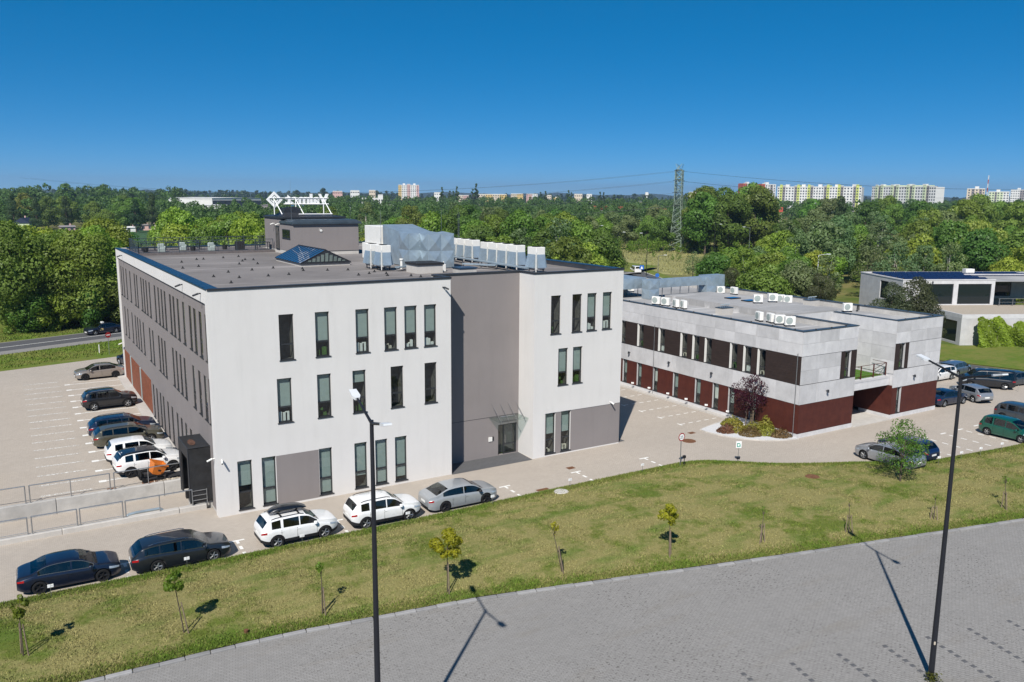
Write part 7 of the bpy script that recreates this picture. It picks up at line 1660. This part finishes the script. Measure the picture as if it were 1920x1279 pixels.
for k, (x, y_, w_, h, c, lb) in enumerate([(50.1, 47.6, .75, .6, JB, 'bronze juniper at the tip of planted island'), (51.0, 47.4, .9, .7, JY, 'golden juniper behind the bronze tip'), (51.2, 46.0, .9, .6, JB, 'bronze juniper at the front of island'), (52.3, 46.7, .95, .75, JY, 'golden juniper right of plum tree trunk'), (52.5, 45.5, .9, .65, JY, 'golden juniper in the middle of island front'), (53.0, 44.5, .85, .55, JB, 'bronze juniper at the building corner'), (52.0, 48.9, .85, .7, JY, 'golden juniper behind the plum tree'), (53.0, 46.1, .7, 1.25, JY, 'upright golden juniper against the rust panels')]): juniper(x, y_, w_, h, c, lb)
# ivy clad hedge in front of the glazed building
hd = empty('ivy_hedge', (107.6, 60.6, 0), GA); tag(hd, 'tall leafy hedge climbing the lower concrete wall', 'hedge')
rg = np.random.default_rng(77); n = 15000; t = rg.uniform(0, 30, n); top = 3.4+.5*np.sin(t*.9)+.35*np.sin(t*2.3+1); zz = rg.uniform(0, 1, n)**.85*top; bul = .55+.35*np.sin(t*1.1+zz)+.2*np.sin(t*3.1+zz*2)
P = np.column_stack([t+.6, -bul*rg.uniform(.75, 1.05, n)*np.sqrt(np.clip(1.05-(zz/top)**3, .05, 1)), zz]); N = np.column_stack([np.zeros(n), -np.ones(n), rg.uniform(-.1, .9, n)]); V, F = leaf_quads(P, N, .3, rg, .9); c = link('leaves', np_mesh('leaves', V, F, 4, M['leaf'], np.clip(.5+.25*np.sin(t*1.7+zz)+rg.uniform(-.3, .3, n), 0, 1)), hd); c.color = (.155, .27, .026, 1)
b = MB()
for k in range(12): b.tube((1+k*2.4, -.15, 0), (1.4+k*2.4, -.12, 2.8), .04, .02, 5, False)
b.build('stems', M['bark'], hd)
# ------------------------------------------------------------------ street furniture
def street_lamp(base, joint_z, lamps, label, r0=.115, r1=.06, col='pole_black', group='tall black double lamp posts'):
    rt = empty('street_lamp', base); tag(rt, label, 'street lamp', group); B = Vector(base)
    MB().tube((0, 0, 0), (0, 0, joint_z*.35), r0, r0*.82, 14).tube((0, 0, joint_z*.35), (0, 0, joint_z), r0*.82, r1, 14).lathe([(r0*1.35, 0), (r0*1.35, .06), (r0, .1)], n=14).build('post', M[col], rt)
    MB().box(-r0*1.02, -r0*.6, -r0*.9, -r0*.5, 1.5, 1.62).build('number_tag', M['panel_cream'], rt)
    for tip in lamps:
        t = Vector(tip)-B; j = Vector((0, 0, joint_z-.1)); d = (t-j); h = Vector((d.x, d.y, 0)).normalized(); e = j+d*.72
        MB().tube(j, e, .05, .036, 10).build('arm', M[col], rt)
        side = Vector((-h.y, h.x, 0)); up = (d.normalized().cross(side)).normalized(); up = up if up.z > 0 else -up; dn = d.normalized(); L = .58; vs = []
        for (s, w_, th) in ((0, .07, .045), (.15, .135, .04), (L, .12, .028)):
            c = e+dn*s
            vs += [c+side*w_+up*th, c-side*w_+up*th, c-side*w_-up*th, c+side*w_-up*th]
        fs = [(0, 1, 2, 3), (11, 10, 9, 8)]+[(q*4+k, q*4+(k+1) % 4, q*4+4+(k+1) % 4, q*4+4+k)[::-1] for q in range(2) for k in range(4)]
        hd_ = MB().add(vs, fs).build('lamp_head', M['lamp_white'], rt); MB().add([v_-up*.012 for v_ in (vs[7], vs[6], vs[10], vs[11])], [(0, 1, 2, 3)]).build('lens', M['blind_white'], hd_)
    return rt
M['pole_black'] = plain('pole_black', (.016, .017, .022), .5, .2, .4, .1, 2); M['lamp_white'] = plain('lamp_white', (.66, .68, .70), .4, .1, .4, .05, 3)
street_lamp((30.87, 17.6, 0), 12.55, [(30.1, 15.55, 13.05), (31.35, 19.75, 12.95)], 'tall black lamp post with two white heads standing in the lower car park')
street_lamp((9.08, 22.76, 0), 12.55, [(8.4, 20.55, 13.1), (9.75, 24.75, 12.7)][:0] + [(7.9, 20.6, 13.95), (8.75, 21.35, 12.9)][:0] + [(8.3, 24.9, 13.2), (9.9, 20.9, 12.75)], 'tall black lamp post with two white heads before the white facade') if False else street_lamp((9.08, 22.76, 0), 12.55, [(9.25, 24.75, 13.05), (8.75, 20.75, 12.95)], 'tall black lamp post with two white heads before the white facade')
# weeds at the foot of the post
rg = np.random.default_rng(5); n = 160; P = np.column_stack([rg.normal(0, .16, n)-.12, rg.normal(0, .14, n)-.05, rg.uniform(.02, .34, n)]); V, F = leaf_quads(P, np.tile([0, 0, 1.], (n, 1)), .1, rg, .5); o = link('weeds', np_mesh('weeds', V, F, 4, M['leaf'], rg.uniform(0, 1, n)), None, (30.8, 17.45, 0)); o.color = (.09, .10, .02, 1); tag(o, 'clump of weeds at the foot of the lamp post', 'weeds', kind='stuff')
# bay number signs
bmesh_sign = (MB().tube((0, 0, 0), (0, 0, .62), .012, .012, 6).mesh('post', M['steel']), MB().box(-.13, -.008, -.012, .0, .52, .68).mesh('plate', M['sign_white']), MB().box(.008, .13, -.012, .0, .52, .68).mesh('plate', M['sign_white']), MB().box(.055, .075, -.014, -.012, .57, .63).mesh('digit', M['pole_black']))
def bay_sign(x, y_, z, rz, label, group):
    rt = empty('bay_sign', (x, y_, z), rz); tag(rt, label, 'sign', group)
    for me in bmesh_sign: link(me.name.split('.')[0], me, rt)
for k, (x, y_, lb) in enumerate([(.8, 43.15, 'before the navy saloon'), (6.95, 43.1, 'before the graphite estate'), (12.93, 42.95, 'before the roof box car'), (19.32, 43.1, 'before the second white off-roader'), (25.02, 42.95, 'before the grey liftback'), (31.0, 43.05, 'at the first empty bay past the liftback'), (37.2, 43.05, 'at the second empty bay past the liftback'), (54.15, 33.4, 'behind the silver saloon'), (56.64, 33.3, 'behind the blue hatchback'), (59.28, 33.2, 'at the first empty bay right of the hatchback'), (61.63, 33.1, 'at the second empty bay right of the hatchback'), (64.34, 33.0, 'beside the green people carrier')]):
    bay_sign(x, y_, strip_h(x, y_)-.04, .0 if x < 45 else -.3, 'white bay number sign ' + lb, 'bay signs along the lawn')
for k, y_ in enumerate([66.0, 63.5, 61.0, 58.3, 55.8, 53.2, 50.6]): bay_sign(53.2, y_, .08, -math.pi/2*.6, 'white bay number sign at the rust panel facade, number %d from the white block' % (k+1) if False else 'white bay number sign at the rust facade, ' + ['farthest one', 'second from the white block', 'third from the white block', 'fourth from the white block', 'third from the plum tree', 'second from the plum tree', 'next to the plum tree'][k], 'bay signs along the concrete building')
bay_sign(86.3, 43.3, .0, .5, 'white bay number sign before the dark grey saloon', 'bay signs along the concrete building')
# round traffic sign seen at an angle, green notice, no entry sign
def round_sign(x, y_, z, h, label, rim, face, rz, r=.3, digits=None, bar=False):
    rt = empty('traffic_sign', (x, y_, z), rz); tag(rt, label, 'sign'); MB().tube((0, 0, -.1), (0, 0, h), .03, .03, 8).build('post', M['steel'], rt)
    MB().lathe([(0, .0), (r, .0), (r, .012), (0, .012)], (0, -.05, h-r), 'y', 24).build('rim_disc', M[rim], rt); MB().lathe([(0, -.004), (r*.76, -.004), (r*.76, .0)], (0, -.05, h-r), 'y', 24).build('face_disc', M[face], rt)
    if digits:
        cu = bpy.data.curves.new('digits', 'FONT'); cu.body = digits; cu.size = r*1.0; cu.align_x = 'CENTER'; cu.extrude = .001; t_ = bpy.data.objects.new('digits_tmp', cu); COL.objects.link(t_); bpy.context.view_layer.update(); me = bpy.data.meshes.new_from_object(t_.evaluated_get(bpy.context.evaluated_depsgraph_get())); bpy.data.objects.remove(t_); me.materials.clear(); me.materials.append(M['pole_black'])
        o = link('digits', me, rt, (0, -.058, h-r*1.33)); o.rotation_euler = (R(90), 0, 0)
    if bar: MB().box(-r*.62, r*.62, -.062, -.055, h-r*1.14, h-r*.86).build('bar', M['sign_white'], rt)
    return rt
M['sign_red'] = plain('sign_red', (.30, .02, .02), .5, 0, .4, .05, 3); M['sign_green'] = plain('sign_green', (.02, .30, .22), .5, 0, .4, .05, 3); M['sign_blue'] = plain('sign_blue', (.02, .12, .45), .5, 0, .4, .05, 3)
round_sign(40.49, 42.78, .1, 2.45, 'round red rimmed speed sign on a grey post at the lane bend', 'sign_red', 'sign_white', .0, .3, '25')
gs = empty('notice_sign', (44.8, 41.35, .1), -.5); tag(gs, 'small white notice with green print on a thin post at lane bend', 'sign'); MB().tube((0, 0, 0), (0, 0, 1.5), .018, .018, 6).build('post', M['steel'], gs); MB().box(-.2, .2, -.02, .0, 1.05, 1.55).build('plate', M['sign_white'], gs); MB().box(-.13, .13, -.024, -.02, 1.12, 1.18).box(-.13, -.07, -.024, -.02, 1.12, 1.42).box(-.13, .1, -.024, -.02, 1.36, 1.42).box(.04, .13, -.024, -.02, 1.2, 1.32).build('print', M['sign_green'], gs); MB().box(-.12, .12, -.06, .06, .2, .34).build('lamp_box', M['pole_black'], gs)
round_sign(10.02, 105.2, .7, 2.6, 'red and white no entry sign beside the left road', 'sign_red', 'sign_red', .35, .32, None, True)
o = MB().tube((0, 0, 0), (0, 0, 1.0), .06, .05, 8).build('road_post', M['white_paint'], None, (9.13, 106.7, .7)); tag(o, 'short white roadside post beside the no entry sign', 'post')
ls = empty('lawn_spotlight', (40.6, 42.5, .12)); tag(ls, 'small black spotlight at the foot of the speed sign', 'spotlight'); MB().tube((0, 0, 0), (0, 0, .7), .03).build('stake', M['pole_black'], ls); MB().bbox(-.13, .1, -.08, .08, .62, .82, .02).build('lamp_head', M['pole_black'], ls)
# far street lamps
def thin_lamp(px, d, h, label, arms=(1,), col='steel'):
    (x, y_), a = bearing(px, d); rt = empty('street_lamp', (x, y_, 0), -a); tag(rt, label, 'street lamp', 'street lamps on the back road'); MB().tube((0, 0, 0), (0, 0, h), .09, .05, 8).build('post', M[col], rt)
    for s in arms: MB().tube((0, 0, h), (s*1.3, 0, h+.25), .04, .03, 6).build('arm', M[col], rt); MB().bbox(min(s*1.2, s*1.9), max(s*1.2, s*1.9), -.14, .14, h+.2, h+.3, .02).build('lamp_head', M['lamp_white'], rt)
thin_lamp(1118, 240, 10.5, 'double street lamp where the back road enters the wood', (-1, 1)); thin_lamp(1159, 222, 9.5, 'street lamp at the bend of the back road', (1,), 'pole_black'); thin_lamp(1215, 206, 10, 'black street lamp with head to the left beside the back road'.replace('to the left', 'over the road'), (-1,), 'pole_black'); thin_lamp(1237, 196, 5.5, 'short pale street lamp by the blue sign', (1,)); thin_lamp(1342, 250, 11, 'street lamp right of the pylon in the wood', (1,), 'pole_black'); thin_lamp(1541, 150, 9.5, 'slim white street lamp beyond the concrete building', (1,), 'lamp_white'); thin_lamp(1445, 150, 6.0, 'low street lamp behind the concrete roof edge', (1,)); thin_lamp(1408, 230, 11, 'street lamp standing among the grove trees', (-1,)); thin_lamp(1588, 245, 11.5, 'street lamp deep in the right wood'.replace('right wood', 'wood above the grove'), (1,)); thin_lamp(1745, 250, 11.5, 'street lamp in the clearing above the solar roof', (-1,))
(x, y_), a = bearing(1206, 195); bs_ = empty('crossing_sign', (x, y_, 0), -a); tag(bs_, 'blue square crossing sign on the back road', 'sign'); MB().tube((0, 0, 0), (0, 0, 3.2), .04).build('post', M['steel'], bs_); MB().box(-.5, .5, -.05, 0, 2.4, 3.4).build('plate', M['sign_blue'], bs_); MB().add([(-.3, -.06, 2.55), (.3, -.06, 2.55), (0, -.06, 3.2)], [(0, 1, 2)]).build('triangle', M['sign_white'], bs_)
(x, y_), a = bearing(1236, 190); bs_ = empty('direction_sign', (x, y_, 0), -a); tag(bs_, 'low blue round sign beside the short pale lamp', 'sign'); MB().tube((0, 0, 0), (0, 0, 1.6), .04).build('post', M['steel'], bs_); MB().lathe([(0, 0), (.45, 0), (.45, .02)], (0, -.05, 1.6), 'y', 20).build('disc', M['sign_blue'], bs_)
(x, y_), a = bearing(1512, 148); um = empty('parasol', (x, y_, 0)); tag(um, 'folded white parasol beyond the concrete building', 'parasol'); MB().tube((0, 0, 0), (0, 0, 3.0), .04).build('pole', M['steel'], um); MB().lathe([(.05, 3.3), (.28, 2.5), (.35, 1.6), (.12, 1.3)], n=12).build('canopy', M['white_paint'], um)

# railings of the ramp
def frame_railing(pts, z, h, label, low=False):
    rt = empty('ramp_railing', (0, 0, 0)); tag(rt, label, 'railing'); k0 = 0
    for (a, c, y0, y1, panel) in pts:
        MB().tube((a, y0, z), (a, y0, z+h), .035, .035, 8).build('post', M['steel'], rt); MB().tube((c, y1, z), (c, y1, z+h), .035, .035, 8).build('post', M['steel'], rt); MB().tube((a, y0, z+h), (c, y1, z+h), .035, .035, 8).build('hand_rail', M['steel'], rt)
        if panel: MB().tube((a, y0, z+.12), (c, y1, z+.12), .022, .022, 6).build('lower_rail', M['steel'], rt)
        else:
            m_ = (a+c)/2; MB().tube((m_, (y0+y1)/2, z), (m_, (y0+y1)/2, z+h), .028, .028, 8).build('post', M['steel'], rt)
    return rt
frame_railing([(-12, -5.0, 57.15, 57.15, 0), (-4.8, .18, 57.15, 57.15, 0), (.42, 4.9, 57.15, 57.15, 0), (5.15, 9.2, 57.15, 57.15, 0)], .34, 1.1, 'tubular steel railing on top of the retaining wall')
frame_railing([(-7.5, -2.3, 51.77, 51.77, 1), (-2.2, .12, 51.77, 51.77, 1), (.34, 2.6, 51.77, 51.77, 1), (2.75, 5.0, 51.77, 51.77, 1), (5.15, 8.9, 51.77, 51.77, 0)], .3, 1.0, 'tubular steel railing on the kerb beside the lane')
cg = empty('dock_guard', (0, 0, 0)); tag(cg, 'small steel guard rail before the dock shelter', 'railing')
for z in (.3, .6, .9, 1.2): MB().tube((8.9, 51.72, z), (9.75, 51.72, z), .022, .022, 6).build('rail', M['steel'], cg)
for x in (8.9, 9.75): MB().tube((x, 51.72, .0), (x, 51.72, 1.25), .03, .03, 6).build('post', M['steel'], cg)
o = MB().path([(5.3, 53.9, -.62), (5.5, 53.9, -.35), (5.9, 53.9, -.3), (7.3, 53.9, -.3), (7.6, 53.9, -.55)], .09, 8).path([(5.3, 54.15, -.62), (5.6, 54.15, -.4), (7.3, 54.15, -.4)], .06, 8).build('pipe_bundle', M['galv']); tag(o, 'bent silver pipes lying on the loading ramp', 'pipe')
# tilted orange bin on a dark trolley
tr2 = empty('bin_trolley', (7.55, 58.15, .25), .15); tag(tr2, 'dark steel trolley loaded with scrap behind the ramp railing', 'trolley')
MB().box(-.85, .75, -.35, .35, .28, .36).box(-.8, -.72, -.33, .33, .36, .8).tube((-.85, .2, .36), (-1.15, .2, 1.0), .025).tube((-.85, -.2, .36), (-1.15, -.2, 1.0), .025).build('frame', M['black'], tr2)
for x, y_ in ((-.6, -.36), (.5, -.36), (-.6, .36), (.5, .36)): MB().lathe([(0, -.04), (.16, -.04), (.16, .04), (0, .04)], (x, y_, .16), 'y', 14).build('wheel', M['tyre'], tr2)
MB().box(-.6, .1, -.3, .2, .36, .55).box(-.2, .6, -.25, .3, .36, .48).build('scrap', M['trim'], tr2)
ob_ = empty('orange_bin', (7.75, 58.2, .66)); tag(ob_, 'orange wheeled bin tipped over on the dark trolley', 'bin'); ob_.rotation_euler = (.1, .38, .2)
b = MB(); q0, q1 = .33, .45; zt_ = .78
vs = [(-q0, -q0, 0), (q0, -q0, 0), (q0, q0, 0), (-q0, q0, 0), (-q1, -q1, zt_), (q1, -q1, zt_), (q1, q1, zt_), (-q1, q1, zt_), (-q1+.04, -q1+.04, zt_), (q1-.04, -q1+.04, zt_), (q1-.04, q1-.04, zt_), (-q1+.04, q1-.04, zt_), (-q0+.05, -q0+.05, .08), (q0-.05, -q0+.05, .08), (q0-.05, q0-.05, .08), (-q0+.05, q0-.05, .08)]
fs = [(0, 3, 2, 1)]+[(k, (k+1) % 4, (k+1) % 4+4, k+4) for k in range(4)]+[(k+4, (k+1) % 4+4, (k+1) % 4+8, k+8) for k in range(4)]+[(k+8, (k+1) % 4+8, (k+1) % 4+12, k+12) for k in range(4)]+[(12, 13, 14, 15)]
b.add(vs, fs).build('tub', M['orange'], ob_); MB().box(-q1-.04, q1+.04, -q1-.05, -q1, zt_-.08, zt_).box(-q1-.04, q1+.04, q1, q1+.05, zt_-.08, zt_).box(-q1-.05, -q1, -q1, q1, zt_-.08, zt_).build('rim', M['orange'], ob_); MB().box(-.1, .1, -q1-.075, -q1-.05, .3, .42).build('pad', M['black'], ob_)
o = MB().add([(0, 0, .02), (1.1, -.15, .12), (1.2, .35, .3), (.1, .5, .22)], [(0, 1, 2, 3)]).add([(0, 0, 0), (1.1, -.15, .10), (1.2, .35, .28), (.1, .5, .2)], [(3, 2, 1, 0)]).build('loose_board', M['trim'], None, (8.35, 58.0, .22)); tag(o, 'dark board leaning on the trolley', 'board')
rg = np.random.default_rng(3); P = np.column_stack([rg.normal(8.5, .35, 120), rg.normal(57.75, .12, 120), np.full(120, .24)]); V, F = leaf_quads(P, np.tile([0, 0, 1.], (120, 1)), .12, rg, .6); o = link('debris', np_mesh('debris', V, F, 4, M['paper'], rg.uniform(0, 1, 120))); tag(o, 'scattered sandy debris beside the orange bin', 'debris', kind='stuff')
o = MB().tube((0, 0, -.04), (0, 0, .18), .09, .08, 10).lathe([(0, .22), (.1, .2), (.1, .15)], n=10).build('marker_stub', M['orange_iron'], None, (7.9, 35.0, .12)); tag(o, 'short red marker stub in the grass', 'marker')
for k, (x, y_, lb) in enumerate([(30.0, 42.6, 'concrete well cover in the lawn past the liftback'), (46.2, 35.9, 'brown round cover in the worn patch of lawn')]):
    z = strip_h(x, y_); o = MB().lathe([(0, .05), (.45, .05), (.5, .0)], n=20).build('well_cover', M['kerb_pale' if k == 0 else 'orange_iron'], None, (x, y_, z)); tag(o, lb, 'cover')
# thin even haze
hz = NT('haze_air'); pv = hz.node('ShaderNodeVolumePrincipled'); pv.inputs['Color'].default_value = (.52, .70, .95, 1); pv.inputs['Density'].default_value = HAZE; pv.inputs['Anisotropy'].default_value = .2
hz.link(pv.outputs[0], hz.out.inputs['Volume'])
if HAZE > 0: o = MB().box(-5000, 6500, -200, 6500, -8, 110).build('haze', hz.m); tag(o, 'thin bluish summer haze over the plain', 'haze', kind='stuff')
